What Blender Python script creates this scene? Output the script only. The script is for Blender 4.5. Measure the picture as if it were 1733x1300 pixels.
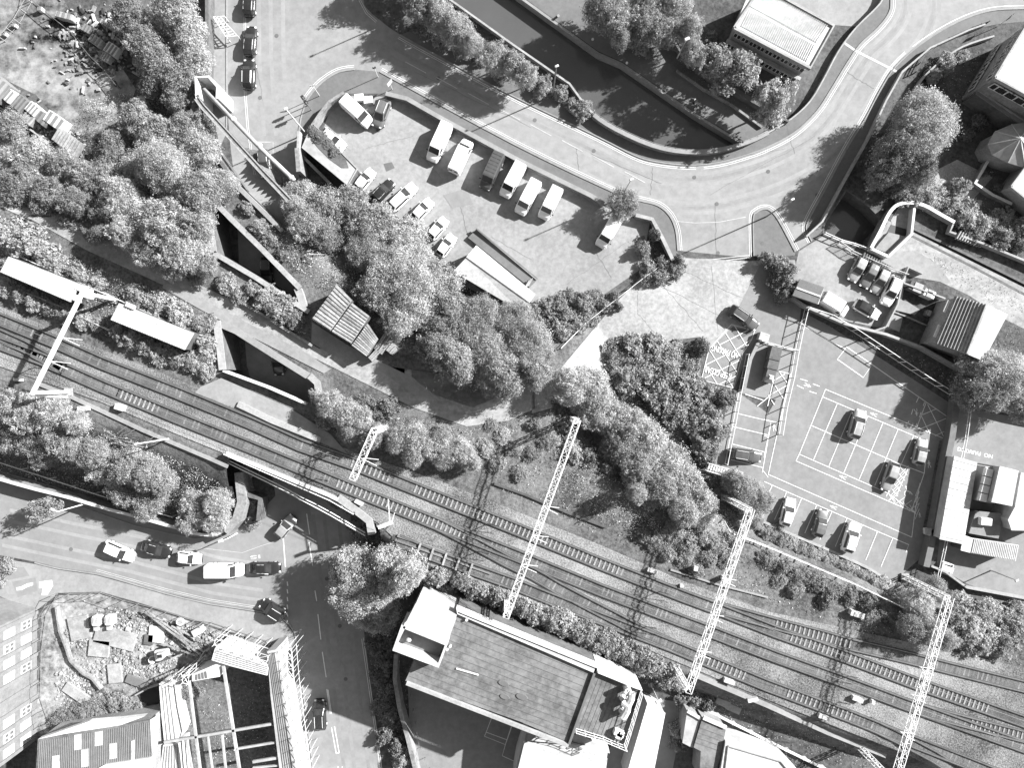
import bpy, bmesh, math, random
import numpy as np
from mathutils import Vector, Matrix
R = math.radians
random.seed(7)
rng = np.random.default_rng(11)
for o in list(bpy.data.objects): bpy.data.objects.remove(o)
SC = bpy.context.scene; COL = SC.collection

# ------------------------------------------------------------------ camera, sky, sun, exposure
S0, H = 11.5, 100.0                     # pixels per metre on the ground, camera height
cam_d = bpy.data.cameras.new("camera"); cam = bpy.data.objects.new("camera", cam_d); COL.objects.link(cam)
cam.location = (0, 0, H); cam_d.sensor_width = 36; cam_d.lens = 36*H/(1733/S0)
cam_d.clip_start = 1; cam_d.clip_end = 3000; SC.camera = cam
SUN_EL, SUN_AZ = R(31), math.atan2(0.405, 0.914)      # sun towards +x +y
w = bpy.data.worlds.new("World"); SC.world = w; w.use_nodes = True
nt = w.node_tree; bg = nt.nodes["Background"]
sky = nt.nodes.new("ShaderNodeTexSky"); sky.sky_type = 'NISHITA'; sky.sun_disc = False
sky.sun_elevation = SUN_EL; sky.sun_rotation = R(90)-SUN_AZ
bw = nt.nodes.new("ShaderNodeRGBToBW")
nt.links.new(sky.outputs[0], bw.inputs[0]); nt.links.new(bw.outputs[0], bg.inputs[0]); bg.inputs[1].default_value = 0.062
sl = bpy.data.lights.new("sun", 'SUN'); sl.energy = 4.5; sl.angle = R(0.7); sl.color = (1, 1, 1)
sun = bpy.data.objects.new("sun", sl); COL.objects.link(sun); sun.location = (60, 30, 90)
d = Vector((math.cos(SUN_EL)*math.cos(SUN_AZ), math.cos(SUN_EL)*math.sin(SUN_AZ), math.sin(SUN_EL)))
sun.rotation_euler = d.to_track_quat('Z', 'Y').to_euler()
SC.view_settings.view_transform = 'Standard'; SC.view_settings.look = 'None'
SC.view_settings.gamma = 1; SC.view_settings.exposure = 1.76
SC.render.engine = 'CYCLES'; SC.cycles.max_bounces = 5; SC.cycles.diffuse_bounces = 3; SC.cycles.transparent_max_bounces = 4

# ------------------------------------------------------------------ plan helpers (photo pixel -> place in the world)
def P(px, py, z=0.0):
    k = (H - z)/H/S0
    return Vector(((px-866.5)*k, -(py-650)*k, z))
def seg_dist(x, y, poly, closed=True):
    X = np.asarray(x, float); Y = np.asarray(y, float)
    dmin = np.full(X.shape, 1e9); n = len(poly); inside = np.zeros(X.shape, bool)
    for i in range(n if closed else n-1):
        ax, ay = poly[i][0], poly[i][1]; bx, by = poly[(i+1) % n][0], poly[(i+1) % n][1]
        dx, dy = bx-ax, by-ay; L = dx*dx+dy*dy+1e-12
        t = np.clip(((X-ax)*dx+(Y-ay)*dy)/L, 0, 1)
        dmin = np.minimum(dmin, np.hypot(X-ax-t*dx, Y-ay-t*dy))
        if closed:
            c = ((ay > Y) != (by > Y)) & (X < (bx-ax)*(Y-ay)/((by-ay) if abs(by-ay) > 1e-9 else 1e-9)+ax)
            inside ^= c
    return dmin, inside
def W2(pts, z): return [(P(a, b, z).x, P(a, b, z).y) for a, b in pts]
PLAT = W2([(-300, 330), (200, 385), (330, 300), (392, 300), (430, 344), (476, 390), (560, 470), (700, 600), (800, 650), (905, 650),
           (935, 760), (1120, 880), (1300, 955), (1560, 1040), (2000, 1150), (2000, 1420), (1500, 1262), (1185, 1150), (850, 1010), (700, 945),
           (640, 890), (400, 790), (385, 770), (0, 650), (-300, 560)], 5.0)
def hgt_np(x, y):
    x = np.asarray(x, float); y = np.asarray(y, float)
    px = x*S0+866.5; py = 650-y*S0
    d, ins = seg_dist(x, y, PLAT)
    side = py - (560+0.415*px)
    F = np.full(x.shape, 6.0)
    F = np.where((side > 0) & (px < 420), 11.0, F)
    F = np.where((side > 0) & (px >= 420), 4.5, F)
    F = np.where(side < 0, F-3.2*np.clip((px-1200)/80, 0, 1), F)
    b = np.exp(-((px-1000)/90)**2-((py-600)/90)**2)
    F = F + 9*b
    top = 5.0-2.0*np.clip((px-700)/1000, 0, 1)
    t = np.clip(1-d/F, 0, 1); t = t*t*(3-2*t)
    return np.where(ins, top, top*t)
def hgt(x, y): return float(hgt_np(np.array([x]), np.array([y]))[0])
def G(px, py, dz=0.0):
    z = 0
    for _ in range(4):
        p = P(px, py, z); z = hgt(p.x, p.y)+dz
    return P(px, py, z)
CUT_STREET = W2([(388, 769), (470, 800), (560, 838), (610, 868), (640, 893), (648, 930), (660, 1400)], 5)+[(-60, -70), (-110, -70)]+W2([(-300, 700)], 1.5)+W2([(0, 812), (120, 842), (240, 872), (330, 897), (370, 902), (400, 886), (408, 860), (398, 800)], 1.8)
SLOT1 = [(352, 332), (392, 372), (440, 418), (503, 485), (510, 514), (430, 468), (363, 428), (355, 380)]
SLOT2 = [(370, 550), (400, 560), (460, 598), (530, 641), (538, 660), (522, 684), (450, 655), (375, 625)]
SLOT0 = [(330, 158), (440, 290), (500, 345), (474, 388), (430, 342), (398, 312), (365, 265), (320, 190)]
CUTS = [CUT_STREET, W2(SLOT1, 5), W2(SLOT2, 5), W2(SLOT0, 5)]

# ------------------------------------------------------------------ object helpers
def tag(o, label=None, cat=None, group=None, kind=None):
    if label: o['label'] = label
    if cat: o['category'] = cat
    if group: o['group'] = group
    if kind: o['kind'] = kind
    return o
def T(name, label, cat, loc=(0, 0, 0), group=None, rz=0):
    o = bpy.data.objects.new(name, None); COL.objects.link(o); o.location = loc; o.rotation_euler = (0, 0, rz)
    o.empty_display_size = 0.3
    return tag(o, label, cat, group)
def ob(name, bm, m, parent=None, smooth=False, local=False):
    me = bpy.data.meshes.new(name)
    if isinstance(bm, bmesh.types.BMesh): bm.to_mesh(me); bm.free()
    else: me.from_pydata(bm[0], [], bm[1])
    for mm in (m if isinstance(m, (list, tuple)) else [m]): me.materials.append(mm)
    if smooth:
        for p in me.polygons: p.use_smooth = True
    o = bpy.data.objects.new(name, me); COL.objects.link(o)
    if parent is not None:
        o.parent = parent
        if not local:
            mt = Matrix.LocRotScale(parent.location, parent.rotation_euler, parent.scale)
            if parent.parent is not None:
                mt = Matrix.LocRotScale(parent.parent.location, parent.parent.rotation_euler, parent.parent.scale) @ parent.matrix_parent_inverse @ mt
            o.matrix_parent_inverse = mt.inverted()
    return o
def dup(root, loc, rz=0, label=None, sc=None, group=None, cat=None):
    r = root.copy(); COL.objects.link(r); r.location = loc; r.rotation_euler = (0, 0, rz)
    if sc: r.scale = sc
    if label: r['label'] = label
    if group: r['group'] = group
    if cat: r['category'] = cat
    for ch in list(root.children):
        c = ch.copy(); COL.objects.link(c); c.parent = r
        for g in ch.children:
            e = g.copy(); COL.objects.link(e); e.parent = c
    return r
def box(bm, c, s, rz=0, taper=1.0, bevel=0):
    vs = []
    for k in (-1, 1):
        f = taper if k > 0 else 1
        for a, b in ((-1, -1), (1, -1), (1, 1), (-1, 1)):
            x, y = a*s[0]/2*f, b*s[1]/2*f
            vs.append(bm.verts.new((c[0]+x*math.cos(rz)-y*math.sin(rz), c[1]+x*math.sin(rz)+y*math.cos(rz), c[2]+k*s[2]/2)))
    fs = [bm.faces.new([vs[i] for i in f]) for f in ((3, 2, 1, 0), (4, 5, 6, 7), (0, 1, 5, 4), (1, 2, 6, 5), (2, 3, 7, 6), (3, 0, 4, 7))]
    if bevel:
        es = list({e for f in fs for e in f.edges})
        bmesh.ops.bevel(bm, geom=es, offset=bevel, segments=1, affect='EDGES')
    return vs
def bar(bm, a, b, wd, ht=None):
    a = Vector(a); b = Vector(b); ht = ht or wd
    t = b-a; L = t.length
    if L < 1e-6: return
    t.normalize(); up = Vector((0, 0, 1)) if abs(t.z) < .95 else Vector((1, 0, 0))
    s = t.cross(up).normalized(); u = s.cross(t).normalized()
    vs = [bm.verts.new(p+s*i*wd/2+u*j*ht/2) for p in (a, b) for i, j in ((-1, -1), (1, -1), (1, 1), (-1, 1))]
    for f in ((3, 2, 1, 0), (4, 5, 6, 7), (0, 1, 5, 4), (1, 2, 6, 5), (2, 3, 7, 6), (3, 0, 4, 7)): bm.faces.new([vs[i] for i in f])
def tube(bm, pts, r, n=8, r2=None):
    pts = [Vector(p) for p in pts]; rings = []
    for i, p in enumerate(pts):
        t = (pts[min(i+1, len(pts)-1)]-pts[max(i-1, 0)]).normalized()
        up = Vector((0, 0, 1)) if abs(t.z) < .95 else Vector((1, 0, 0))
        s = t.cross(up).normalized(); u = s.cross(t).normalized()
        rr = r if r2 is None else r+(r2-r)*i/(len(pts)-1)
        rings.append([bm.verts.new(p+s*rr*math.cos(2*math.pi*k/n)+u*rr*math.sin(2*math.pi*k/n)) for k in range(n)])
    for a, b in zip(rings, rings[1:]):
        for k in range(n): bm.faces.new([a[k], a[(k+1) % n], b[(k+1) % n], b[k]])
    bm.faces.new(rings[0][::-1]); bm.faces.new(rings[-1])
def prism(bm, top, zb, zt=None):
    """top: list of 3-D or 2-D points at the top; walls down to zb"""
    tp = [Vector((p[0], p[1], p[2] if zt is None else zt)) for p in top]
    a = sum(tp[i].x*tp[(i+1) % len(tp)].y-tp[(i+1) % len(tp)].x*tp[i].y for i in range(len(tp)))
    if a < 0: tp.reverse()
    t = [bm.verts.new(p) for p in tp]; b = [bm.verts.new((p.x, p.y, zb)) for p in tp]
    n = len(tp); bm.faces.new(t); bm.faces.new(b[::-1])
    for i in range(n): bm.faces.new([b[i], b[(i+1) % n], t[(i+1) % n], t[i]])
def BM(): return bmesh.new()
def drape(pts, off, cell=1.2, flat=None, zref=None):
    """polygon of photo pixels laid on the terrain"""
    bm = BM()
    if flat is not None:
        ps = []
        for a, b in pts:
            p = P(a, b, flat)
            if not ps or (p-ps[-1]).length > .03: ps.append(p)
        if (ps[0]-ps[-1]).length < .03: ps.pop()
        vs = [bm.verts.new(p) for p in ps]
        from mathutils.geometry import tessellate_polygon
        for t3 in tessellate_polygon([ps]):
            try: bm.faces.new([vs[i] for i in t3])
            except ValueError: pass
        ar = abs(sum(ps[i].x*ps[(i+1) % len(ps)].y-ps[(i+1) % len(ps)].x*ps[i].y for i in range(len(ps))))/2
        a2 = sum(f.calc_area() for f in bm.faces)
        if abs(a2-ar) > .02*ar+.05: print("DRAPE", pts[:2], ar, a2)
    else:
        vs = [G(a, b) for a, b in pts]
        bm.faces.new([bm.verts.new((v.x, v.y, 0)) for v in vs])
        bmesh.ops.triangulate(bm, faces=bm.faces[:])
        xs = [v.x for v in vs]; ys = [v.y for v in vs]
        x = math.floor(min(xs)/cell)*cell
        while x < max(xs):
            bmesh.ops.bisect_plane(bm, geom=bm.verts[:]+bm.edges[:]+bm.faces[:], plane_co=(x, 0, 0), plane_no=(1, 0, 0)); x += cell
        y = math.floor(min(ys)/cell)*cell
        while y < max(ys):
            bmesh.ops.bisect_plane(bm, geom=bm.verts[:]+bm.edges[:]+bm.faces[:], plane_co=(0, y, 0), plane_no=(0, 1, 0)); y += cell
        vv = bm.verts[:]
        z = hgt_np([v.co.x for v in vv], [v.co.y for v in vv])
        for v, zz in zip(vv, z): v.co.z = zz+off
    for f in bm.faces:
        f.normal_update()
        if f.normal.z < 0: f.normal_flip()
    return bm
def struct(name, bm, m, parent=None):
    o = ob(name, bm, m, parent)
    if parent is None: o['kind'] = 'structure'
    return o
def rpath(pts, step=None):
    out = [pts[0]]
    for a, b in zip(pts, pts[1:]):
        L = (b-a).length; n = max(1, int(math.ceil(L/step))) if step else 1
        for i in range(1, n+1): out.append(a.lerp(b, i/n))
    return out
def smooth(pts, n=5):
    """Catmull-Rom through 2-D pixel points"""
    q = [pts[0]]+list(pts)+[pts[-1]]; out = []
    for i in range(1, len(q)-2):
        p0, p1, p2, p3 = [np.array(v, float) for v in q[i-1:i+3]]
        for k in range(n):
            t = k/n
            out.append(tuple(0.5*((2*p1)+(-p0+p2)*t+(2*p0-5*p1+4*p2-p3)*t*t+(-p0+3*p1-3*p2+p3)*t**3)))
    out.append(tuple(pts[-1])); return out
def offs(line, d):
    """offset a 3-D polyline sideways (to the left for d > 0)"""
    out = []
    for i, p in enumerate(line):
        t = (line[min(i+1, len(line)-1)]-line[max(i-1, 0)]); t.z = 0; t.normalize()
        out.append(p+Vector((-t.y, t.x, 0))*d)
    return out
def strip(bm, line, wd, dz=0.0):
    a = offs(line, wd/2); b = offs(line, -wd/2)
    va = [bm.verts.new(p+Vector((0, 0, dz))) for p in a]; vb = [bm.verts.new(p+Vector((0, 0, dz))) for p in b]
    for i in range(len(line)-1): bm.faces.new([vb[i], vb[i+1], va[i+1], va[i]])
def wallbm(bm, line, wd, zb, closed=False):
    """solid wall along a 3-D polyline (its top), down to zb (number or list)"""
    a = offs(line, wd/2); b = offs(line, -wd/2); n = len(line)
    zz = [zb]*n if not isinstance(zb, (list, tuple)) else zb
    r = [[bm.verts.new(a[i]), bm.verts.new(b[i]), bm.verts.new((b[i].x, b[i].y, zz[i])), bm.verts.new((a[i].x, a[i].y, zz[i]))] for i in range(n)]
    for i in range(n-1):
        for k in range(4): bm.faces.new([r[i][k], r[i+1][k], r[i+1][(k+1) % 4], r[i][(k+1) % 4]])
    bm.faces.new(r[0][::-1]); bm.faces.new(r[-1])
    bmesh.ops.recalc_face_normals(bm, faces=bm.faces[:])

# ------------------------------------------------------------------ materials (all grey: the photograph is black and white)
def M(name, c, var=0.25, big=0.15, fine=3.0, rough=0.9, bump=0.0, metal=0.0, island=0.0, spec=0.3, trans=0.0, contrast=1.0, streak=None):
    m = bpy.data.materials.new(name); m.use_nodes = True; n = m.node_tree; L = n.links
    bs = n.nodes["Principled BSDF"]; bs.inputs["Roughness"].default_value = rough; bs.inputs["Metallic"].default_value = metal
    bs.inputs["Specular IOR Level"].default_value = spec
    tc = n.nodes.new("ShaderNodeTexCoord"); vec = tc.outputs["Object"]
    if streak:
        mp = n.nodes.new("ShaderNodeMapping"); mp.inputs["Rotation"].default_value = (0, 0, streak[0]); mp.inputs["Scale"].default_value = (streak[1], streak[2], 1)
        L.new(vec, mp.inputs[0]); vec = mp.outputs[0]
    n1 = n.nodes.new("ShaderNodeTexNoise"); n1.inputs["Scale"].default_value = big; n1.inputs["Detail"].default_value = 6; n1.inputs["Roughness"].default_value = .6
    n2 = n.nodes.new("ShaderNodeTexNoise"); n2.inputs["Scale"].default_value = fine; n2.inputs["Detail"].default_value = 4; n2.inputs["Roughness"].default_value = .7
    L.new(vec, n1.inputs[0]); L.new(tc.outputs["Object"], n2.inputs[0])
    a = n.nodes.new("ShaderNodeMath"); a.operation = 'ADD'; L.new(n1.outputs[0], a.inputs[0]); L.new(n2.outputs[0], a.inputs[1])
    r = n.nodes.new("ShaderNodeMapRange"); r.inputs[1].default_value = 0.78; r.inputs[2].default_value = 1.22
    r.inputs[3].default_value = c*(1-var*contrast); r.inputs[4].default_value = c*(1+var*contrast); r.clamp = True
    L.new(a.outputs[0], r.inputs[0]); out = r.outputs[0]
    if island:
        g = n.nodes.new("ShaderNodeNewGeometry"); r2 = n.nodes.new("ShaderNodeMapRange")
        r2.inputs[3].default_value = 1-island; r2.inputs[4].default_value = 1+island
        L.new(g.outputs["Random Per Island"], r2.inputs[0])
        mu = n.nodes.new("ShaderNodeMath"); mu.operation = 'MULTIPLY'; L.new(out, mu.inputs[0]); L.new(r2.outputs[0], mu.inputs[1]); out = mu.outputs[0]
    L.new(out, bs.inputs["Base Color"])
    if bump:
        bp = n.nodes.new("ShaderNodeBump"); bp.inputs["Strength"].default_value = bump; bp.inputs["Distance"].default_value = 0.1
        L.new(n2.outputs[0], bp.inputs["Height"]); L.new(bp.outputs[0], bs.inputs["Normal"])
    if trans:
        tr = n.nodes.new("ShaderNodeBsdfTranslucent"); mx = n.nodes.new("ShaderNodeMixShader"); mx.inputs[0].default_value = trans
        L.new(out, tr.inputs[0]); L.new(bs.outputs[0], mx.inputs[1]); L.new(tr.outputs[0], mx.inputs[2]); L.new(mx.outputs[0], n.nodes["Material Output"].inputs[0])
    return m
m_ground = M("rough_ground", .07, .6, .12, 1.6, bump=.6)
m_grass = M("scrub_ground", .10, .6, .2, 2.2, bump=.9)
m_asph = M("asphalt", .215, .16, .06, .8, rough=.85, streak=(R(30), .5, 1.6))
m_road_dark = M("worn_asphalt", .19, .12, .1, .9, rough=.85)
m_pave = M("pavement", .125, .14, .2, 1.5)
m_pave_l = M("pale_pavement", .22, .16, .2, 1.5)
m_park = M("car_park_tarmac", .225, .22, .09, 1.4, rough=.88)
m_park2 = M("smooth_tarmac", .18, .16, .1, 1.0, rough=.85)
m_conc = M("concrete_apron", .27, .26, .1, 1.6, bump=.15)
m_path = M("gravel_path", .25, .3, .25, 1.3, bump=.3, streak=(R(25), .35, 1.8))
m_yard = M("yard_ground", .14, .85, .05, .5, streak=(R(-28), .6, 2.4), contrast=1.2)
m_ball = M("ballast", .165, .75, .1, 4.5, bump=1.0)
m_slab = M("broken_slabs", .19, .75, .25, 1.2, bump=.3)
m_mark = M("road_paint", .6, .12, .5, 4, rough=.7)
m_mark_dim = M("worn_road_paint", .42, .2, .5, 3, rough=.8)
m_kerb = M("kerb_stone", .22, .15, .3, 2)
m_patch = M("tarmac_patch", .11, .1, .5, 2)
m_stone = M("stone_wall", .2, .35, .4, 3, bump=.4)
m_cope = M("coping", .27, .2, .5, 3)
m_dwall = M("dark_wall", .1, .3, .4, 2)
m_white = M("white_sheet", .42, .22, .25, 2, rough=.6, streak=(R(27), .3, 2.5))
m_white2 = M("white_paint", .52, .12, .4, 2, rough=.6)
m_roofg = M("grey_roof", .13, .4, .2, 1.4)
m_roofl = M("light_roof", .3, .2, .25, 1.5)
m_tile = M("roof_tiles", .2, .35, .5, 4)
m_render = M("pale_render", .36, .2, .3, 1.5)
m_brick = M("brickwork", .22, .3, .4, 5)
m_glass = M("dark_glass", .03, .2, .5, 1, rough=.15, spec=.6)
m_rail = M("rail_steel", .30, .15, .5, 3, rough=.35, metal=.6)
m_railside = M("rusty_rail", .07, .2, .5, 3)
m_bed = M("track_bed", .075, .5, .5, 7, bump=.6)
m_four = M("oily_ballast", .10, .5, .3, 7, bump=.8)
m_sleep = M("sleeper_concrete", .2, .25, .5, 3, island=.25)
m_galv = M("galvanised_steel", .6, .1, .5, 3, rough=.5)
m_metal = M("grey_metal", .17, .15, .5, 3, rough=.5)
m_black = M("black_metal", .03, .2, .5, 3, rough=.5)
m_wood = M("weathered_timber", .26, .4, .4, 3, island=.3)
m_rub = M("rubble", .26, .3, .4, 3, island=.5)
m_bark = M("bark", .1, .3, 1, 6)
m_rubber = M("rubber", .02, .2, 1, 6)
def water_mat():
    m = M("canal_water", .075, .06, .04, .3, rough=.12, spec=.5); return m
m_water = water_mat()
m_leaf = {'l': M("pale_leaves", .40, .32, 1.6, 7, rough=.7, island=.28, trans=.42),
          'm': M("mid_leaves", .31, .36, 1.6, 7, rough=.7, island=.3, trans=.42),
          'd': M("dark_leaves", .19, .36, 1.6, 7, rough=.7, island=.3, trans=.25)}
m_weed = M("weeds", .34, .65, .25, 2, island=.6, trans=.3)
# ------------------------------------------------------------------ terrain and water
CANAL = [(678, -60), (804, -60), (888, 0), (1012, 89), (1053, 107), (1180, 195), (1262, 246), (1215, 252), (1159, 256), (1104, 246), (1043, 220), (1005, 195), (982, 167), (964, 142), (860, 69), (764, 0)]
LOCK = [(1432, 322), (1470, 347), (1500, 378), (1478, 402), (1466, 422), (1442, 412), (1393, 398), (1393, 380)]
BYWASH = [(1541, 384), (1640, 432), (1760, 492), (1760, 512), (1640, 448), (1537, 396)]
def ground_sheet():
    from mathutils.geometry import tessellate_polygon
    bm = BM(); R_ = 110
    loops = [[Vector((-R_, -R_, 0)), Vector((R_, -R_, 0)), Vector((R_, R_, 0)), Vector((-R_, R_, 0))]]+[[Vector((p[0], p[1], 0)) for p in W2(L, 0)] for L in (CANAL, LOCK, BYWASH)]
    flat = [p for l in loops for p in l]; vs = [bm.verts.new(p) for p in flat]
    for t3 in tessellate_polygon(loops):
        try: bm.faces.new([vs[i] for i in t3])
        except ValueError: pass
    O = 1500
    for a, b, c, d_ in ((-O, -O, O, -R_), (-O, R_, O, O), (-O, -R_, -R_, R_), (R_, -R_, O, R_)):
        bm.faces.new([bm.verts.new(p) for p in ((a, b, 0), (c, b, 0), (c, d_, 0), (a, d_, 0))])
    for f in bm.faces:
        f.normal_update()
        if f.normal.z < 0: f.normal_flip()
    return bm
struct("ground", ground_sheet(), m_ground)
struct("canal_water", drape([(600, -80), (900, -80), (1320, 250), (1250, 300), (1000, 240)], 0, flat=-1.3), m_water)
struct("lock_water", drape([(1370, 300), (1480, 320), (1780, 470), (1780, 540), (1600, 470), (1520, 430), (1370, 430)], 0, flat=-2.6), m_water)
def canal_wall(name, pts, label, zb=-3.0, wd=.35, top=.03, m=m_stone):
    bm = BM(); wallbm(bm, [P(a, b, top) for a, b in pts], wd, zb); o = ob(name, bm, m); tag(o, label, "wall"); return o
canal_wall("canal_bank_wall", [(805, -60), (889, 1), (1012, 90), (1053, 108), (1180, 196), (1256, 242)], "stone edging of the canal along the towpath", m=m_kerb)
canal_wall("lock_wall", [(1393, 380), (1394, 398), (1442, 412), (1466, 422), (1480, 400), (1500, 378), (1470, 347), (1432, 322), (1393, 380)], "dark stone wall lining the lock tail beside the bridge", m=m_dwall)
canal_wall("bypass_channel_wall", [(1541, 384), (1640, 432), (1760, 492), (1760, 512), (1640, 448), (1537, 396), (1541, 384)], "stone lining of the narrow dark channel past the lock", m=m_dwall)

def terrain():
    st = 0.5; x0, x1, y0, y1 = -95, 95, -75, 62
    xs = np.arange(x0, x1+.01, st); ys = np.arange(y0, y1+.01, st)
    X, Y = np.meshgrid(xs, ys); Z = hgt_np(X, Y)
    cx = (X[:-1, :-1]+X[1:, 1:])/2; cy = (Y[:-1, :-1]+Y[1:, 1:])/2
    keep = (Z[:-1, :-1] > .03) | (Z[1:, 1:] > .03) | (Z[:-1, 1:] > .03) | (Z[1:, :-1] > .03)
    for c in CUTS: keep &= ~seg_dist(cx, cy, c)[1]
    Z = Z-0.02+np.where(Z > .2, .05*np.sin(X*1.7+Y*.9)*np.sin(Y*1.3-X*.4), 0)*.5
    idx = np.arange(X.size).reshape(X.shape)
    q = np.stack([idx[:-1, :-1], idx[:-1, 1:], idx[1:, 1:], idx[1:, :-1]], -1)[keep]
    used, inv = np.unique(q.ravel(), return_inverse=True)
    v = np.stack([X.ravel(), Y.ravel(), Z.ravel()], -1)[used]
    o = ob("embankment_terrain", (v.tolist(), inv.reshape(-1, 4).tolist()), m_grass, smooth=True); o['kind'] = 'structure'
terrain()

# ------------------------------------------------------------------ streets, pavements, yards (thin sheets one above another)
NKERB = smooth([(615, -60), (615, 0), (625, 18), (641, 32), (677, 58), (760, 104), (870, 163), (1012, 231), (1073, 262), (1109, 273), (1165, 279), (1215, 275), (1266, 261), (1300, 248), (1344, 224), (1382, 188), (1407, 150), (1435, 104), (1456, 74), (1486, 46), (1505, 20), (1508, -5), (1508, -60)], 4)
SKERB_E = smooth([(1800, 14), (1733, 14), (1674, 18), (1618, 38), (1560, 73), (1516, 112), (1491, 150), (1466, 198), (1435, 249), (1397, 320), (1370, 370), (1365, 388), (1374, 408)], 4)
ISLAND = smooth([(1276, 434), (1275, 371), (1281, 359), (1292, 354), (1303, 356), (1318, 373), (1346, 426)], 4)
SKERB_W = smooth([(643, 121), (870, 244), (1043, 327), (1081, 339), (1114, 348), (1134, 366), (1144, 391), (1147, 424)], 4)
CORNER = smooth([(600, 117), (572, 122), (544, 140), (524, 162), (516, 178), (509, 200), (505, 225)], 4)
road = [(383, -60), (383, 150), (388, 230), (400, 330), (405, 460), (418, 620), (440, 700), (465, 830), (492, 1050), (504, 1098), (529, 1300), (534, 1400), (656, 1400), (640, 1290), (612, 1080), (592, 900), (566, 760), (545, 640), (512, 480), (506, 330)]+CORNER[::-1]+SKERB_W+[(1267, 436)]+ISLAND[1:]+[(1374, 408)]+SKERB_E[::-1][1:]+[(1800, -60)]+NKERB[::-1]
struct("road", drape(road, 0, flat=0.012), m_asph)
lroad = [(-120, 930), (-120, 770), (0, 815), (60, 830), (240, 880), (330, 903), (395, 898), (440, 868), (470, 835), (520, 835), (560, 1060), (504, 1098), (495, 1066), (480, 1048), (440, 1034), (355, 1021), (279, 1003), (218, 985), (162, 970), (99, 961), (58, 951), (0, 940)]
struct("side_road", drape(lroad, 0, flat=0.016), m_road_dark)
struct("pavement", drape([(351, -60), (383, -60), (383, 225), (372, 250), (349, 130)], 0, flat=.02), m_pave_l)
PVW = [(653, 158), (689, 167), (745, 199), (870, 267), (1000, 331), (1022, 345), (1076, 364), (1104, 371), (1139, 440)]
struct("pavement", drape(CORNER+[(511, 246), (529, 212), (557, 173), (582, 158), (653, 158)]+PVW[1:]+[(1147, 426)]+SKERB_W[::-1], 0, flat=.02), m_pave)
CPAR = smooth([(982, 166), (1005, 194), (1043, 219), (1104, 246), (1160, 257), (1215, 254), (1266, 240), (1300, 224), (1340, 200), (1372, 170), (1396, 130), (1420, 85), (1450, 45), (1490, 5), (1500, -20)], 3)
struct("pavement", drape(NKERB[NKERB.index(min(NKERB, key=lambda p: abs(p[0]-677))):][:-5]+CPAR[::-1]+[(940, 165), (880, 140), (700, 50)], 0, flat=.02), m_pave)
struct("pavement", drape(SKERB_E+[(1392, 390), (1425, 318), (1470, 235), (1500, 170), (1528, 120), (1575, 80), (1640, 50), (1690, 40), (1800, 30)], 0, flat=.02), m_pave)
struct("pavement", drape(ISLAND+[(1345, 432), (1300, 436)], 0, flat=.02), m_pave)
struct("pavement", drape([(-60, 955), (0, 945), (58, 955), (99, 965), (162, 974), (218, 989), (279, 1007), (355, 1025), (440, 1038), (480, 1052), (495, 1070), (503, 1100), (528, 1300), (530, 1400), (500, 1400), (498, 1300), (480, 1110), (455, 1092), (330, 1050), (240, 1022), (170, 1002), (100, 1004), (60, 1035), (0, 1010), (-60, 1000)], 0, flat=.024), m_pave_l)
struct("pavement", drape([(120, 832), (240, 868), (330, 893), (380, 900), (400, 906), (330, 915), (230, 893), (120, 856), (-60, 806), (-60, 780)], 0, flat=.024), m_road_dark)
struct("towpath", drape([(816, -60), (896, 2), (1012, 86), (1053, 104), (1180, 192), (1262, 240), (1330, 200), (1200, 120), (1100, 60), (980, -60)], 0, flat=.01), m_pave)
CARPARK = [(582, 162), (653, 163), (689, 172), (745, 204), (870, 271), (1000, 335), (1022, 349), (1060, 366), (1100, 376), (1085, 455), (1020, 500), (940, 560), (870, 530), (780, 480), (730, 430), (690, 380), (600, 310), (540, 240), (560, 180)]
struct("car_park", drape(CARPARK, 0, flat=.008), m_park)
APRON = [(1146, 436), (1267, 442), (1330, 436), (1345, 470), (1350, 520), (1290, 570), (1270, 560), (1240, 553), (1200, 592), (1185, 570), (1110, 580), (1060, 590), (1000, 640), (965, 668), (935, 690), (900, 700), (900, 655), (935, 640), (990, 575), (1040, 515), (1085, 468), (1130, 462)]
struct("concrete_apron", drape(APRON, .05, cell=.8), m_conc)
struct("tarmac_forecourt", drape([(1290, 440), (1345, 440), (1356, 520), (1345, 600), (1290, 580), (1272, 560), (1250, 520), (1270, 480)], .062, cell=.8), m_park2)
struct("path", drape([(-60, 335), (0, 350), (60, 375), (150, 425), (250, 470), (340, 512), (430, 555), (520, 600), (600, 640), (700, 690), (790, 722), (860, 712), (910, 690), (905, 655), (860, 665), (800, 690), (740, 670), (640, 618), (600, 600), (540, 590), (420, 520), (300, 465), (180, 400), (80, 350), (-60, 300)], .05, cell=1.0), m_path)
struct("pale_track", drape([(280, 475), (340, 505), (430, 552), (520, 598), (560, 625), (548, 632), (430, 572), (340, 524), (275, 487)], .07, cell=1), m_pave_l)
struct("gravel_clearing", drape([(528, 545), (590, 585), (640, 610), (700, 640), (750, 680), (700, 668), (640, 625), (560, 600), (527, 580)], .065, cell=1), m_pave_l)
struct("yard", drape([(-80, -80), (60, -80), (120, 20), (190, 90), (230, 150), (215, 195), (150, 235), (110, 215), (60, 160), (-80, 90)], 0, flat=.01), m_yard)
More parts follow.
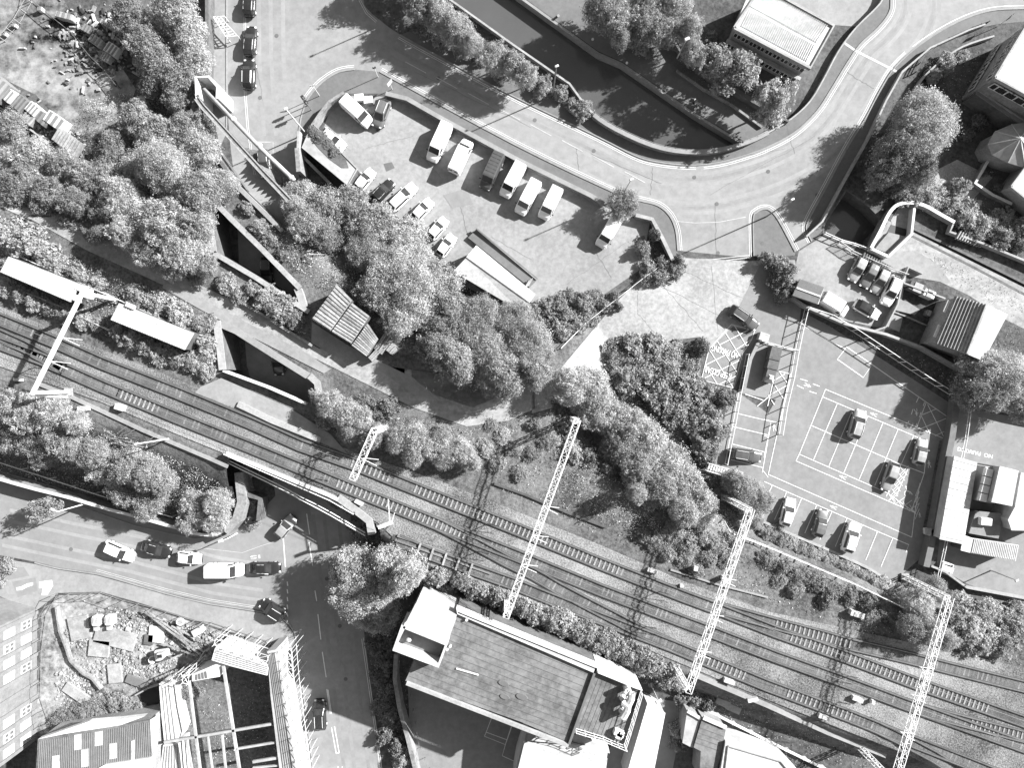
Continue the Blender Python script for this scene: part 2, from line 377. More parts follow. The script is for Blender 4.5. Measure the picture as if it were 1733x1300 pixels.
# right-hand side
struct("private_car_park", drape([(1352, 425), (1395, 398), (1440, 420), (1500, 450), (1535, 462), (1516, 560), (1440, 545), (1350, 515), (1342, 470)], 0, flat=.008), m_park)
struct("car_park", drape([(1362, 530), (1400, 550), (1480, 600), (1620, 690), (1614, 720), (1570, 900), (1558, 945), (1512, 985), (1440, 960), (1310, 910), (1270, 870), (1200, 830), (1236, 655), (1300, 700), (1340, 630)], 0, flat=.010), m_park2)
struct("compound_floor", drape([(1280, 575), (1345, 594), (1330, 680), (1250, 665), (1262, 610)], 0, flat=.018), m_road_dark)
struct("tarmac_forecourt", drape([(1240, 551), (1274, 559), (1284, 575), (1264, 605), (1243, 658), (1186, 644), (1198, 590)], 0, flat=.022), m_park2)
struct("verge", drape([(1590, 745), (1604, 748), (1580, 905), (1560, 905)], 0, flat=.03), m_grass)
struct("service_yard", drape([(1625, 690), (1800, 720), (1800, 1060), (1700, 1010), (1640, 990), (1585, 960), (1600, 820)], 0, flat=.012), m_park2)
struct("lockside_path", drape([(1500, 372), (1540, 390), (1640, 440), (1800, 520), (1800, 590), (1700, 540), (1640, 500), (1560, 462), (1470, 425)], 0, flat=.014), m_path)
struct("lockside_paving", drape([(1500, 420), (1560, 430), (1590, 450), (1610, 480), (1540, 468), (1488, 440)], 0, flat=.022), m_pave_l)
struct("lawn", drape([(1560, 300), (1620, 270), (1680, 300), (1640, 345), (1580, 345)], 0, flat=.01), M("lawn", .27, .3, .4, 4, bump=.6))
struct("gravel_forecourt", drape([(1330, -60), (1500, -60), (1490, 10), (1460, 45), (1415, 42), (1335, 0)], 0, flat=.008), m_pave_l)
struct("works_yard", drape([(690, 1155), (760, 1180), (900, 1230), (890, 1400), (700, 1400)], 0, flat=.012), m_park2)
struct("back_lane", drape([(1030, 1270), (1085, 1180), (1160, 1190), (1120, 1400), (990, 1400)], 0, flat=.012), m_road_dark)
struct("overgrown_floor", drape([(290, 1160), (325, 1150), (380, 1125), (455, 1140), (475, 1200), (490, 1330), (300, 1330)], 0, flat=.02), m_grass)
struct("demolition_ground", drape([(70, 1040), (100, 1008), (170, 1006), (330, 1055), (455, 1096), (470, 1180), (495, 1400), (60, 1400), (60, 1250)], 0, flat=.008), m_slab)
# tarmac patches
for q in ([(649, 277), (663, 274), (668, 284), (654, 290)], [(1071, 405), (1090, 398), (1100, 420), (1084, 432)], [(1232, 555), (1262, 545), (1280, 560), (1250, 575)]):
    struct("tarmac_patch", drape(q, 0, flat=.028), m_patch)

# ------------------------------------------------------------------ railway ballast
BAL = [(-60, 505), (0, 518), (120, 570), (300, 642), (470, 712), (600, 765), (740, 812), (880, 868), (1010, 920), (1160, 985), (1300, 1035), (1450, 1068), (1600, 1100), (1790, 1145), (1790, 1330), (1640, 1330), (1530, 1275), (1300, 1185), (1140, 1118), (1010, 1062), (890, 1015), (760, 975), (700, 942), (640, 885), (560, 842), (400, 776), (300, 735), (170, 680), (0, 620), (-60, 600)]
struct("ballast_bed", drape(BAL, .10, cell=1.5), m_ball)
struct("bridge_deck", drape([(320, 660), (400, 690), (560, 755), (620, 800), (700, 870), (640, 862), (540, 820), (392, 762), (345, 745)], .115, cell=1.5), m_ball)
struct("cess_path", drape([(340, 655), (375, 640), (490, 690), (560, 735), (590, 770), (480, 720), (330, 665)], .12, cell=1.5), m_pave_l)
# rails
m_slp2 = M('dusty_sleepers', .12, .4, .5, 4, island=.4)
def track(name, label, pts, sleepers=(), ext=None, gauge=1.5, hi=.0):
    line = [G(a, b, .2) for a, b in pts]; line = rpath(line, 2.5)
    for p in line: p.z = hgt(p.x, p.y)+.2
    t = T(name, label, "railway track", line[0], "railway tracks across the picture")
    for s in (-1, 1):
        o = offs(line, s*gauge/2)
        bm = BM(); wallbm(bm, [p+Vector((0, 0, .16)) for p in o], .29, [p.z-.12 for p in o]); r = ob("rail", bm, m_railside, t)
        bm = BM(); wallbm(bm, [p+Vector((0, 0, .175)) for p in o], .075, [p.z+.150 for p in o]); ob("rail_head", bm, m_rail, r)
    bm = BM(); strip(bm, [p+Vector((0, 0, -.045)) for p in line], 1.42); bd = ob('track_bed', bm, m_four, t)
    if sleepers:
        for u, v in sleepers:
            sg = [p+Vector((0, 0, -.03)) for p in line if u-8 <= p.x*S0*H/(H-p.z)+866.5 <= v+8]
            if len(sg) > 1: bm = BM(); strip(bm, sg, 1.40); ob('dark_bed', bm, m_bed, t)
        bm0 = BM(); box(bm0, (0, 0, 0), (.24, 1.25, .2), bevel=.02); first = None; n = 0
        acc = 0; 
        for a, b in zip(line, line[1:]):
            L = (b-a).length; dirv = (b-a).normalized(); rz = math.atan2(dirv.y, dirv.x)
            while acc < L:
                p = a+dirv*acc; acc += .68
                kk = (H-p.z)/H; px = p.x*S0/kk+866.5
                if any(u <= px <= v for u, v in sleepers) and n < 100:
                    n += 1
                    if first is None: first = ob("sleeper", bm0, m_sleep, t); s = first
                    else: s = first.copy(); COL.objects.link(s)
                    s.location = (p.x, p.y, p.z-.06); s.rotation_euler = (0, 0, rz+random.uniform(-.02, .02))
            acc -= L
    bm = BM(); acc = 0
    for a, b in zip(line, line[1:]):
        L = (b-a).length; dirv = (b-a).normalized(); rz = math.atan2(dirv.y, dirv.x)
        while acc < L:
            p = a+dirv*acc; acc += .68; px = p.x*S0*H/(H-p.z)+866.5
            if not any(u <= px <= v for u, v in sleepers) and random.random() < .8: box(bm, (p.x, p.y, p.z-.115), (.24, 1.2, .17), rz+random.uniform(-.05, .05))
        acc -= L
    o = ob('buried_sleepers', bm, m_slp2, t); o['kind'] = 'stuff'
    return t
TA = [(-60, 515), (0, 540), (88, 576), (173, 614), (300, 664), (421, 714), (508, 753), (600, 785), (736, 840), (880, 897.5), (1012, 952), (1160, 1010), (1206, 1027), (1313, 1069), (1440, 1114.5), (1550, 1156.5), (1733, 1221), (1800, 1246)]
TB = [(-60, 555), (0, 581), (70, 607), (173, 653), (300, 706), (421, 755), (508, 791), (580, 821), (690, 866), (736, 885), (880, 942), (1016, 998), (1160, 1053), (1209, 1071), (1313, 1111.5), (1440, 1157), (1530, 1191), (1733, 1264), (1800, 1288)]
TE = [(674, 915), (725, 936), (785, 958), (870, 988), (929, 1012), (1010, 1044), (1140, 1094), (1190, 1115), (1296, 1159), (1440, 1213), (1524, 1247), (1640, 1292), (1690, 1312)]
TD = [(705, 872), (736, 884.5), (790, 912), (860, 950), (905, 972), (946, 996), (1005, 1027), (1042, 1046), (1076, 1064), (1140, 1093)]
TF = [(1190, 1021), (1220, 1030), (1313, 1056), (1400, 1079), (1433, 1089), (1540, 1114), (1640, 1139), (1733, 1162), (1800, 1178)]
TG = [(1530, 1191), (1575, 1206), (1650, 1226), (1733, 1247), (1800, 1264)]
TC = [(-60, 548), (0, 567), (40, 585), (75, 604), (110, 625)]
TH = [(1470, 1224), (1524, 1250), (1580, 1280), (1620, 1305)]
track("railway_track", "northern main line track running from the left edge to the lower right corner", TA, [(590, 660), (700, 1050), (1335, 1733)])
track("railway_track", "middle main line track passing over the street bridge", TB, [(200, 260), (570, 790)])
track("railway_track", "southern track that starts beside the big pale tree and runs right", TE, [(1195, 1260), (1330, 1440)])
track("railway_track", "crossover track slanting between the middle and southern tracks under the long lattice gantry", TD)
track("railway_track", "upper siding track curving away near the rightmost lattice gantry", TF, [(1310, 1440)])
track("railway_track", "short diverging track between the two main lines at the right edge", TG, [(1640, 1733)])
track("railway_track", "short crossover track at the left edge under the solid white gantry", TC)
track("railway_track", "short track branching off below the foot of the rightmost gantry", TH)
# old rails stored beside the siding
t = T("stored_rails", "bundle of dark old rails laid beside the track next to the big pale tree", "rails", G(740, 940))
bm = drape([(666, 904), (770, 937), (834, 968), (828, 986), (660, 926)], .13); ob("dark_base", bm, m_bed, t)
for k, (a, b) in enumerate([((672, 908), (765, 940)), ((668, 915), (830, 972)), ((664, 924), (825, 982)), ((673, 906), (752, 934))]):
    bm = BM(); ln = rpath([G(*a, .35), G(*b, .35)], 4); wallbm(bm, ln, .16, [p.z-.2 for p in ln]); ob("rail", bm, m_metal, t)
bm = BM()
for q in range(5):
    a = G(712+q*22, 920+q*8.5, .42); b = G(705+q*22, 940+q*8.5, .42); bar(bm, a, b, .28, .14)
ob("timber_bearers", bm, m_wood, t)
# cable troughs and other long light lines beside the tracks
def trough(pts, label, wd=.35, m=m_pave_l, h=.12):
    bm = BM(); ln = rpath([G(a, b, .1+h) for a, b in pts], 3)
    for p in ln: p.z = hgt(p.x, p.y)+.1+h
    wallbm(bm, ln, wd, [p.z-h-.12 for p in ln]); tag(ob("cable_trough", bm, m), label, "cable trough")
trough([(60, 648), (120, 672), (240, 728), (330, 766), (385, 790)], "pale cable trough between the left trees and the rails", .5)
trough([(402, 684), (460, 712), (500, 728), (542, 745)], "long low white concrete upstand on the railway bridge deck", .8, m_cope, .35)
trough([(836, 819), (890, 838), (960, 868), (1026, 893)], "dark cable trough at the foot of the grassy slope left of the middle gantry", .3, m_railside, .2)
trough([(1135, 965), (1215, 990), (1300, 1012)], "thin pale cable trough running under the second lattice gantry", .22)
trough([(1275, 1100), (1380, 1140), (1460, 1172)], "thin cable run between the middle and southern tracks", .1, m_cope, .05)
trough([(1170, 1140), (1300, 1195), (1400, 1240), (1500, 1280)], "pale walkway strip south of the southern track", .7)

# ------------------------------------------------------------------ wear, joints and covers on the roads
m_worn = M("tyre_worn_asphalt", .232, .12, .1, 1.2, rough=.8); m_oil = M("oily_asphalt", .195, .12, .15, 1.2, rough=.8)
def off2(pts, d):
    return [(p.x*S0+866.5, 650-p.y*S0) for p in offs([Vector(((a-866.5)/S0, (650-b)/S0, 0)) for a, b in pts], d)]
def flatstrip(name, lines, wd, z, m):
    for l in lines:
        bm = BM(); strip(bm, [P(a, b, z) for a, b in l], wd); struct(name, bm, m)
lane = [p for p in NKERB if p[0] >= 677]
flatstrip("worn_lane", [off2(lane, -1.35), off2(lane, -2.95), off2(lane, -5.6), off2(lane, -7.1)], .55, .0135, m_worn)
flatstrip("oily_lane", [off2(lane, -2.15), off2(lane, -6.35)], .45, .0145, m_oil)
flatstrip("worn_lane", [[(x, -60), (x+2, 100), (x+10, 230)] for x in (437, 457, 478)], .6, .0135, m_worn)
flatstrip("worn_lane", [[(x, 870), (x+22, 1060), (x+52, 1300), (x+60, 1380)] for x in (530, 548, 572, 590)], .5, .0175, m_oil)
flatstrip("worn_lane", [off2([(0, 940), (99, 961), (218, 985), (355, 1021), (440, 1034)], d_) for d_ in (1.5, 3.0, 5.2, 6.8)], .5, .0185, m_worn)
random.seed(21); m_mark_pale = M('pale_paving', .5, .15, .5, 3); m_joint = M('concrete_joint', .22, .3, .5, 3)
def crack(a, b, z, m=m_patch, wd=.035, n=14, drp=False):
    pts = []
    for i in range(n+1):
        f = i/n; q = (a[0]+(b[0]-a[0])*f+random.uniform(-1.3, 1.3), a[1]+(b[1]-a[1])*f+random.uniform(-1.3, 1.3)); pts.append(G(*q, z) if drp else P(*q, z))
    bm = BM(); strip(bm, pts, wd); struct("crack", bm, m)
for a, b in (((980, 290), (975, 250)), ((1105, 282), (1100, 330)), ((1160, 285), (1330, 250)), ((1200, 330), (1380, 230)), ((700, 120), (900, 215)), ((1210, 345), (1213, 437)), ((1330, 210), (1345, 260)), ((1000, 260), (1120, 310)), ((430, 90), (445, 170)), ((1430, 120), (1480, 150))): crack(a, b, .03)
for a, b in (((960, 480), (1060, 410)), ((775, 330), (792, 400)), ((700, 250), (745, 300)), ((830, 400), (900, 440)), ((1010, 430), (1035, 470)), ((620, 250), (700, 230))): crack(a, b, .026)
for a, b in (((1078, 470), (1080, 530)), ((1080, 530), (1105, 560)), ((1090, 470), (1240, 545)), ((1205, 450), (1215, 560)), ((1110, 470), (1190, 560)), ((1000, 620), (1085, 545)), ((1150, 455), (1290, 520))): crack(a, b, .075, m=m_joint, wd=.035, drp=True)
k_ = 0
for q in ([(66, 985), (88, 982), (90, 992), (80, 1008), (70, 1008), (72, 996), (66, 996)], [(27, 995), (36, 993), (46, 988), (56, 986), (56, 991), (47, 994), (37, 999), (28, 1000)]):
    struct("paving_patch", drape(q, 0, flat=.034), m_mark_pale)
for q in ([(20, 985), (60, 978), (64, 1000), (30, 1012)], [(0, 962), (40, 960), (50, 975), (0, 985)], [(520, 300), (520, 320), (500, 320), (500, 300)], [(750, 330), (790, 318), (800, 345), (765, 352)]):
    struct("tarmac_patch", drape(q, 0, flat=.029), m_road_dark)
for a, b in ((905, 203), (742, 132), (1213, 345), (1175, 300), (1300, 290), (1005, 255), (1290, 412), (1215, 428), (440, 165), (468, 60), (553, 980), (585, 1150), (300, 955), (120, 930), (640, 220), (1383, 330), (1460, 300), (575, 1060)):
    bm = BM(); bmesh.ops.create_circle(bm, cap_ends=True, segments=12, radius=.3); bmesh.ops.translate(bm, verts=bm.verts, vec=P(a, b, .031)); struct("drain_cover", bm, m_patch)
random.seed(7)
# ------------------------------------------------------------------ road markings and kerbs
def mark(name, lines, wd, m=m_mark, z=.034, par=None):
    bm = BM()
    for i, l in enumerate(lines): strip(bm, [P(a, b, z+.0007*i) for a, b in l], wd)
    return struct(name, bm, m, par)
def mark_d(name, lines, wd, m=m_mark, z=.13):
    bm = BM()
    for l in lines: strip(bm, rpath([G(a, b, z) for a, b in l], 1), wd)
    return struct(name, bm, m)
def off2(pts, d):
    return [(p.x*S0+866.5, 650-p.y*S0) for p in offs([Vector(((a-866.5)/S0, (650-b)/S0, 0)) for a, b in pts], d)]
def kerb(pts, name="kerb", h=.11):
    bm = BM(); wallbm(bm, [P(a, b, h) for a, b in pts], .16, -.02); return struct(name, bm, m_kerb)
kerb(NKERB[NKERB.index(min(NKERB, key=lambda p: abs(p[0]-677))):]); kerb(SKERB_E); kerb(SKERB_W); kerb(CORNER); kerb(ISLAND)
kerb([(383, -60), (383, 150), (383, 222)])
kerb(smooth([(58, 953), (99, 963), (162, 972), (218, 987), (279, 1005), (355, 1023), (440, 1036), (480, 1050), (495, 1067), (503, 1098), (529, 1300), (534, 1400)], 2))
kerb([(120, 853), (230, 891), (330, 913), (390, 905)])
def dbl(pts, d0=.38, wd=.065, m=m_mark, sgn=1):
    mark("road_marking", [off2(pts, sgn*d0), off2(pts, sgn*(d0+.25))], wd, m)
n1 = [p for p in NKERB if p[0] >= 677 and p[0] < 1180]; n2 = [p for p in NKERB if p[0] >= 1180]
dbl(n1, sgn=-1); dbl(n2, sgn=-1); dbl([p for p in SKERB_E if p[0] < 1540], sgn=-1); mark("road_marking", [off2([p for p in SKERB_E if p[0] >= 1540], -.45)], .1)
dbl(SKERB_W, sgn=1); dbl(ISLAND, sgn=1); dbl([p for p in CORNER if p[1] < 170], sgn=-1)
dbl([(615, -60), (615, 0), (625, 18), (641, 32)], sgn=-1)
dbl([(383, -60), (383, 150), (388, 218), (400, 300)], sgn=1, d0=2.6)
# centre dashes of the canal-side road
dash = []
for k in range(9):
    a = np.array((686+k*53.0, 104+k*26.6)); dash.append([tuple(a), tuple(a+(35, 19))])
mark("centre_line", dash[:8], .1, m_mark_dim)
mark("road_marking", [[(1449, 86), (1518, 121)], [(1429, 72), (1449, 86)]], .35, m_mark_dim, z=.030)
mark("road_marking", [[(1147, 437), (1205, 439), (1268, 432)], [(1147, 441), (1205, 443), (1268, 436)]], .1, m_mark_dim)
mark("road_marking", [[(1142, 374), (1175, 377), (1215, 376), (1262, 367)]], .07, m_mark_dim)
mark("road_marking", [[(455, 240), (462, 240), (462, 262)], [(430, 240), (455, 240)]], .1, m_mark_dim)
# street at the bottom
bl = [[(519, 870), (524, 905)], [(523, 918), (529, 958)], [(533, 1000), (536, 1018)], [(538, 1040), (543, 1083)], [(545.5, 1104), (552, 1147)], [(555, 1168), (561, 1209)], [(553, 1167), (559, 1209)], [(561, 1232), (569, 1276)], [(566, 1230), (574, 1275)], [(569, 1276), (574, 1275)], [(572, 1298), (580, 1360)], [(579, 1298), (587, 1360)]]
mark("centre_line", bl, .13)
mark("road_marking", [[(486, 985+k*13), (487, 992+k*13)] for k in range(6)]+[[(479, 908), (483, 960)]], .15)
mark("road_marking", [[(505, 1100), (528, 1297), (533, 1380)], [(501, 1100), (524, 1297), (529, 1380)]], .08)
mark("road_marking", [[(612, 1082), (632, 1220), (643, 1300), (652, 1380)], [(615, 1080), (635, 1220), (646, 1300), (655, 1380)]], .08)
mark("road_marking", [off2([(162, 970), (279, 1003), (355, 1021), (440, 1034)], .3), off2([(162, 970), (279, 1003), (355, 1021), (440, 1034)], .55)], .06, m_mark_dim)
mark("road_marking", [[(340, 928), (410, 936), (440, 925), (480, 912)]], .05, m_mark_dim)

# car park bays (pixel lines read from the plan)
def L4(x, y): return (1293+x/3.9386, 640+y/3.9386)
bays = [[(410, 75), (390, 125), (235, 508), (213, 553)], [(410, 75), (1215, 410)], [(390, 125), (1000, 385), (1040, 405)], [(318, 318), (910, 575), (1068, 635)], [(235, 508), (820, 765), (1010, 900)], [(213, 553), (1010, 900)],
        [(488, 172), (330, 545)], [(590, 210), (432, 588)], [(690, 255), (532, 632)], [(793, 298), (635, 675)], [(893, 342), (738, 718)], [(997, 385), (915, 575)],
        [(905, 575), (815, 790)], [(962, 600), (880, 790)], [(1068, 635), (985, 880)], [(1040, 400), (1090, 420), (1068, 635)], [(1040, 700), (1005, 900), (985, 1062)], [(985, 1062), (28, 643)], [(28, 643), (165, 20)], [(0, 690), (160, 762), (760, 1025), (965, 1112), (945, 1165)],
        [(55, 715), (35, 760)], [(150, 762), (70, 945)], [(250, 805), (170, 990)], [(350, 850), (272, 1035)], [(452, 893), (372, 1078)], [(552, 938), (475, 1125)], [(655, 982), (575, 1165)], [(755, 1027), (678, 1215)], [(858, 1070), (780, 1258)],
        [(1080, 165), (1018, 330)], [(850, 0), (1240, 270)], [(1215, 410), (1240, 270)],
        [(1055, 245), (1150, 205)], [(1040, 340), (1225, 265)], [(1140, 385), (1215, 350)], [(1090, 175), (1205, 405)], [(1050, 255), (1105, 370)]]
mark("parking_bay_lines", [[L4(*p) for p in l] for l in bays], .1)
hat = []
for k in range(6):
    a = np.array((905, 590))+np.array((-15.5, 35))*k; b = a+np.array((50, 60)); hat.append([tuple(a), tuple(b)]); hat.append([tuple(a+(0, 55)), tuple(a+(58, -5))])
for k in range(4):
    a = np.array((835, 780))+np.array((45, 22))*k; hat.append([tuple(a), tuple(a+(45, 65))]); hat.append([tuple(a+(0, 35)), tuple(a+(60, -8))])
for k in range(5):
    a = np.array((1035, 720+k*38)); hat.append([tuple(a), tuple(a+(-28, 70))])
mark("hatched_zone", [[L4(*p) for p in l] for l in hat], .07)
mark("parking_bay_lines", [[L4(*p) for p in l] for l in [[(0, 275), (100, 300)], [(0, 385), (25, 392)], [(45, 300), (0, 530)], [(105, 290), (28, 643)]]]+[[(1239, 722), (1302, 737)], [(1248, 700), (1306, 714)], [(1240, 752), (1297, 766)], [(1237, 778), (1292, 792)], [(1304, 720), (1290, 800)], [(1290, 795), (1300, 808)]], .1)
dd = [[(240, 5), (290, 20)], [(218, 48), (265, 70)], [(325, 38), (370, 55)], [(303, 88), (350, 103)], [(1030, 130), (1015, 163)], [(1070, 160), (1062, 185)], [(993, 207), (982, 243)], [(1047, 228), (1035, 263)], [(965, 287), (958, 305)], [(1020, 300), (1010, 325)]]
mark("parking_bay_lines", [[L4(*p) for p in l] for l in dd], .11)
mark("parking_bay_lines", [[(1355, 545), (1362, 553), (1380, 562), (1412, 582), (1431, 590)], [(1431, 590), (1417, 608), (1461, 639), (1476, 617), (1431, 586)], [(1476, 617), (1530, 655)]], .14)
# walking figures painted on the tarmac
def figure(x, y, ang, s=1.0):
    bm = BM(); c = P(x, y, .036); a = math.radians(ang)
    def pt(u, v): return c+Vector((u*math.cos(a)-v*math.sin(a), u*math.sin(a)+v*math.cos(a), 0))*s
    def q(pts, dz=0): bm.faces.new([bm.verts.new(pt(*p)) for p in pts])
    q([(.62+.14*math.cos(k*math.pi/4), .14*math.sin(k*math.pi/4)) for k in range(8)])
    for l, wd, dz in ((((.45, 0), (0, 0)), .26, 0), (((.02, .02), (-.35, .22), (-.75, .2)), .12, .002), (((.02, -.02), (-.3, -.2), (-.72, -.34)), .12, .004), (((.4, .05), (.12, .36)), .09, .006), (((.4, -.05), (.15, -.33)), .09, .008)):
        strip(bm, [pt(*p)+Vector((0, 0, dz)) for p in l], wd*s)
    for f in bm.faces:
        f.normal_update()
        if f.normal.z < 0: f.normal_flip()
    struct("walking_figure_marking", bm, m_mark)
for x, y, an in ((730, 242, 155), (1015, 228, -80), (525, 662, 155), (462, 862, 155), (1100, 575, 95), (1038, 915, 95), (68, 330, 95), (290, 48, -25)): figure(*L4(x, y), an, .72 if (x, y) != (1038, 915) else .5)
# wheelchair symbol
bm = BM(); c = P(*L4(955, 765), .036)
def wpt(u, v): a = R(-72); return c+Vector((u*math.cos(a)-v*math.sin(a), u*math.sin(a)+v*math.cos(a), 0))
strip(bm, [wpt(.1+.42*math.cos(R(k)), .42*math.sin(R(k))-.05) for k in range(60, 330, 20)], .09)
strip(bm, [wpt(-.75, .05)+Vector((0, 0, .002)), wpt(-.1, .05)+Vector((0, 0, .002)), wpt(-.02, .45)+Vector((0, 0, .002)), wpt(.5, .62)+Vector((0, 0, .002))], .1)
bm.faces.new([bm.verts.new(wpt(-.9+.13*math.cos(k), .13*math.sin(k)+.05)) for k in [j*math.pi/4 for j in range(8)]])
for f in bm.faces:
    f.normal_update()
    if f.normal.z < 0: f.normal_flip()
struct("wheelchair_marking", bm, m_mark)
# hatched NO PARKING box
bx = [(1238, 549), (1271, 558), (1277, 561), (1272, 575), (1257, 598), (1241, 657), (1187, 643), (1200, 591), (1238, 549)]
def L5(x, y): return (1180+x/7.877, 520+y/7.877)
cross = [[(490, 235), (655, 515)], [(370, 330), (600, 700)], [(260, 440), (530, 870)], [(165, 570), (480, 1075)], [(110, 770), (270, 1030)], [(300, 500), (690, 300)], [(480, 590), (720, 430)], [(110, 770), (380, 635)], [(60, 965), (560, 710)], [(290, 1030), (520, 915)]]
mark("hatched_box_lines", [bx]+[[L5(*p) for p in l] for l in cross], .11, z=.072)
cr2 = [[(1050, 845), (1240, 890)], [(1240, 890), (1150, 1300)], [(1100, 870), (1200, 1010)], [(950, 1180), (1200, 1040)], [(1010, 1000), (1150, 1220)], [(950, 1020), (1170, 890)], [(1010, 1000), (940, 1320)], [(950, 1180), (1030, 1300)], [(640, 1160), (880, 1240)], [(800, 1320), (950, 1200)]]
mark("hatched_box_lines", [[L5(*p) for p in l] for l in cr2], .12, z=.072)
def paint_text(txt, a, b, size, m=m_mark, z=.098, name="painted_lettering", sx=1.0):
    """words from pixel a to pixel b, tops of the letters to the left of that direction"""
    cu = bpy.data.curves.new(name, 'FONT'); cu.body = txt; cu.size = 1; cu.align_x = 'CENTER'; cu.align_y = 'CENTER'; cu.offset = .012
    o = bpy.data.objects.new(name, cu); COL.objects.link(o); bpy.context.view_layer.update()
    A = P(*a, z); B = P(*b, z); L = (B-A).length; wdt = max(.1, o.dimensions.x)
    o.scale = (L/wdt, size*1.25, 1); o.location = (A+B)/2; o.rotation_euler = (0, 0, math.atan2(B.y-A.y, B.x-A.x))
    cu.materials.append(m); o['kind'] = 'structure'; return o
paint_text("NO PARKING", (1249, 602), (1205, 588), 1.0)
paint_text("KEEP CLEAR", (1238, 638), (1193, 624), 1.0)
paint_text("NO  PARKING", (1680, 773), (1620.5, 759.5), .62, z=.03)
paint_text("IS", (441, 942), (424, 944), .6, m_mark_dim, z=.04)

# ------------------------------------------------------------------ walls, parapets, fences
def wall(label, pts, wd=.35, h=1.2, m=m_stone, base=None, name="wall", cat="wall", drapeit=True, cope=None, top=None, zb=None):
    if top is None:
        ln = rpath([G(a, b, h) for a, b in pts], 3)
        if drapeit:
            for p in ln: p.z = hgt(p.x, p.y)+h
    else: ln = [P(a, b, top) for a, b in pts]
    lo = [(p.z-h-.6 if zb is None else zb) for p in ln]
    if cope:
        t = T(name, label, cat, (ln[0].x, ln[0].y, lo[0]))
        bm = BM(); wallbm(bm, ln, wd, lo); ob("masonry", bm, m, t)
        bm = BM(); wallbm(bm, [p+Vector((0, 0, .12)) for p in ln], wd+.12, [p.z+.002 for p in ln]); ob("coping", bm, cope, t)
        return t
    bm = BM(); wallbm(bm, ln, wd, lo); return tag(ob(name, bm, m), label, cat)
def fence(label, pts, h=1.8, sp=2.5, m=m_galv, wd=.06, rails=2, mesh=False, base=None, cat="fence", name="fence", off=0.0):
    ln = rpath([G(a, b, 0) if base is None else P(a, b, base) for a, b in pts], sp)
    for p in ln: p.z = (hgt(p.x, p.y) if base is None else base)+off
    t = T(name, label, cat, ln[0])
    bm = BM()
    for i in range(rails):
        zz = h-.06-i*(h-.3)/max(1, rails-1)
        for a, b in zip(ln, ln[1:]): bar(bm, a+Vector((0, 0, zz)), b+Vector((0, 0, zz)), wd)
    ob("rails", bm, m, t)
    if mesh:
        bm = BM()
        for a, b in zip(ln, ln[1:]):
            n = max(2, int((b-a).length/.16))
            for k in range(n):
                p = a.lerp(b, k/n); bar(bm, p+Vector((0, 0, .05)), p+Vector((0, 0, h+.05)), .035)
        ob("palings", bm, m, t)
    bm = BM(); box(bm, (0, 0, h/2), (wd*1.5, wd*1.5, h)); first = None
    for p in ln:
        if first is None: first = o = ob("post", bm, m, t)
        else: o = first.copy(); COL.objects.link(o); o.parent = t; o.matrix_parent_inverse = first.matrix_parent_inverse
        o.location = p
    return t
# street underpass walls and openings; dark masonry paints in the openings' shade
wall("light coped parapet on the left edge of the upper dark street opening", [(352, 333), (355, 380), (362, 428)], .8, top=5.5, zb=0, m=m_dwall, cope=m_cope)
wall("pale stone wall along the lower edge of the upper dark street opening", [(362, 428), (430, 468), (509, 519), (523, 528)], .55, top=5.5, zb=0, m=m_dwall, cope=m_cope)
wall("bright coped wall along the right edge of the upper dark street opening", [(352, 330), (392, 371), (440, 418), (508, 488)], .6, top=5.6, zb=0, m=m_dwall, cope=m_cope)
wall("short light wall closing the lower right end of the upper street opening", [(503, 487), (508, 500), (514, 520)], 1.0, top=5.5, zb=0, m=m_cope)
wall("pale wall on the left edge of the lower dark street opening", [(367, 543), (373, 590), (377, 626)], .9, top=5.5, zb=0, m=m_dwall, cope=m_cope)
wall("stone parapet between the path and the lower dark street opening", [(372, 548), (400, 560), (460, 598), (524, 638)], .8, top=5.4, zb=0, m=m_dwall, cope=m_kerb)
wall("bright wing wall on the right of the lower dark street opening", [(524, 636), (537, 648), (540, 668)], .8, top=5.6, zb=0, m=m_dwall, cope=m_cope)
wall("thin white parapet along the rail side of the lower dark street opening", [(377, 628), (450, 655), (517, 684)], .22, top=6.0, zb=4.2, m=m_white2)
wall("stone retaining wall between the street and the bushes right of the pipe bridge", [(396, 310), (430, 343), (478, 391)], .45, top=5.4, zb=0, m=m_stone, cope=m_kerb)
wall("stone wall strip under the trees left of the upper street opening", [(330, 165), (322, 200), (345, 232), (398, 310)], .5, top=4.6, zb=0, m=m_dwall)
# girder bridge and pipe over the street at the top
t = T("girder_bridge", "long pale concrete girder crossing the street below the parked black cars", "bridge", P(420, 260, 0))
ln = [P(a, b, 5.2) for a, b in [(333, 166), (343, 180), (440, 287), (498, 348)]]
bm = BM(); wallbm(bm, ln, .75, 4.2); ob("girder", bm, m_stone, t)
bm = BM(); wallbm(bm, [p+Vector((0, 0, .15)) for p in offs(ln, .3)], .14, [p.z+.004 for p in ln]); wallbm(bm, [p+Vector((0, 0, .15)) for p in offs(ln, -.3)], .14, [p.z+.004 for p in ln]); ob("kerb_edge", bm, m_cope, t)
t = T("pipe_bridge", "fat pale pipe crossing above the street beside the girder", "pipe", P(420, 230, 0))
bm = BM(); tube(bm, [P(345, 151, 5.6), P(440, 250, 5.6), P(498, 305, 5.6)], .3, 12); ob("pipe", bm, m_roofl, t, smooth=True)
for f in (.33, .62, .97):
    p = P(345, 151, 5.6).lerp(P(498, 305, 5.6), f); bm = BM(); dv = (P(498, 305, 5.6)-P(345, 151, 5.6)).normalized()
    tube(bm, [p-dv*.15, p+dv*.15], .38, 12); ob("flange", bm, m_galv, t)
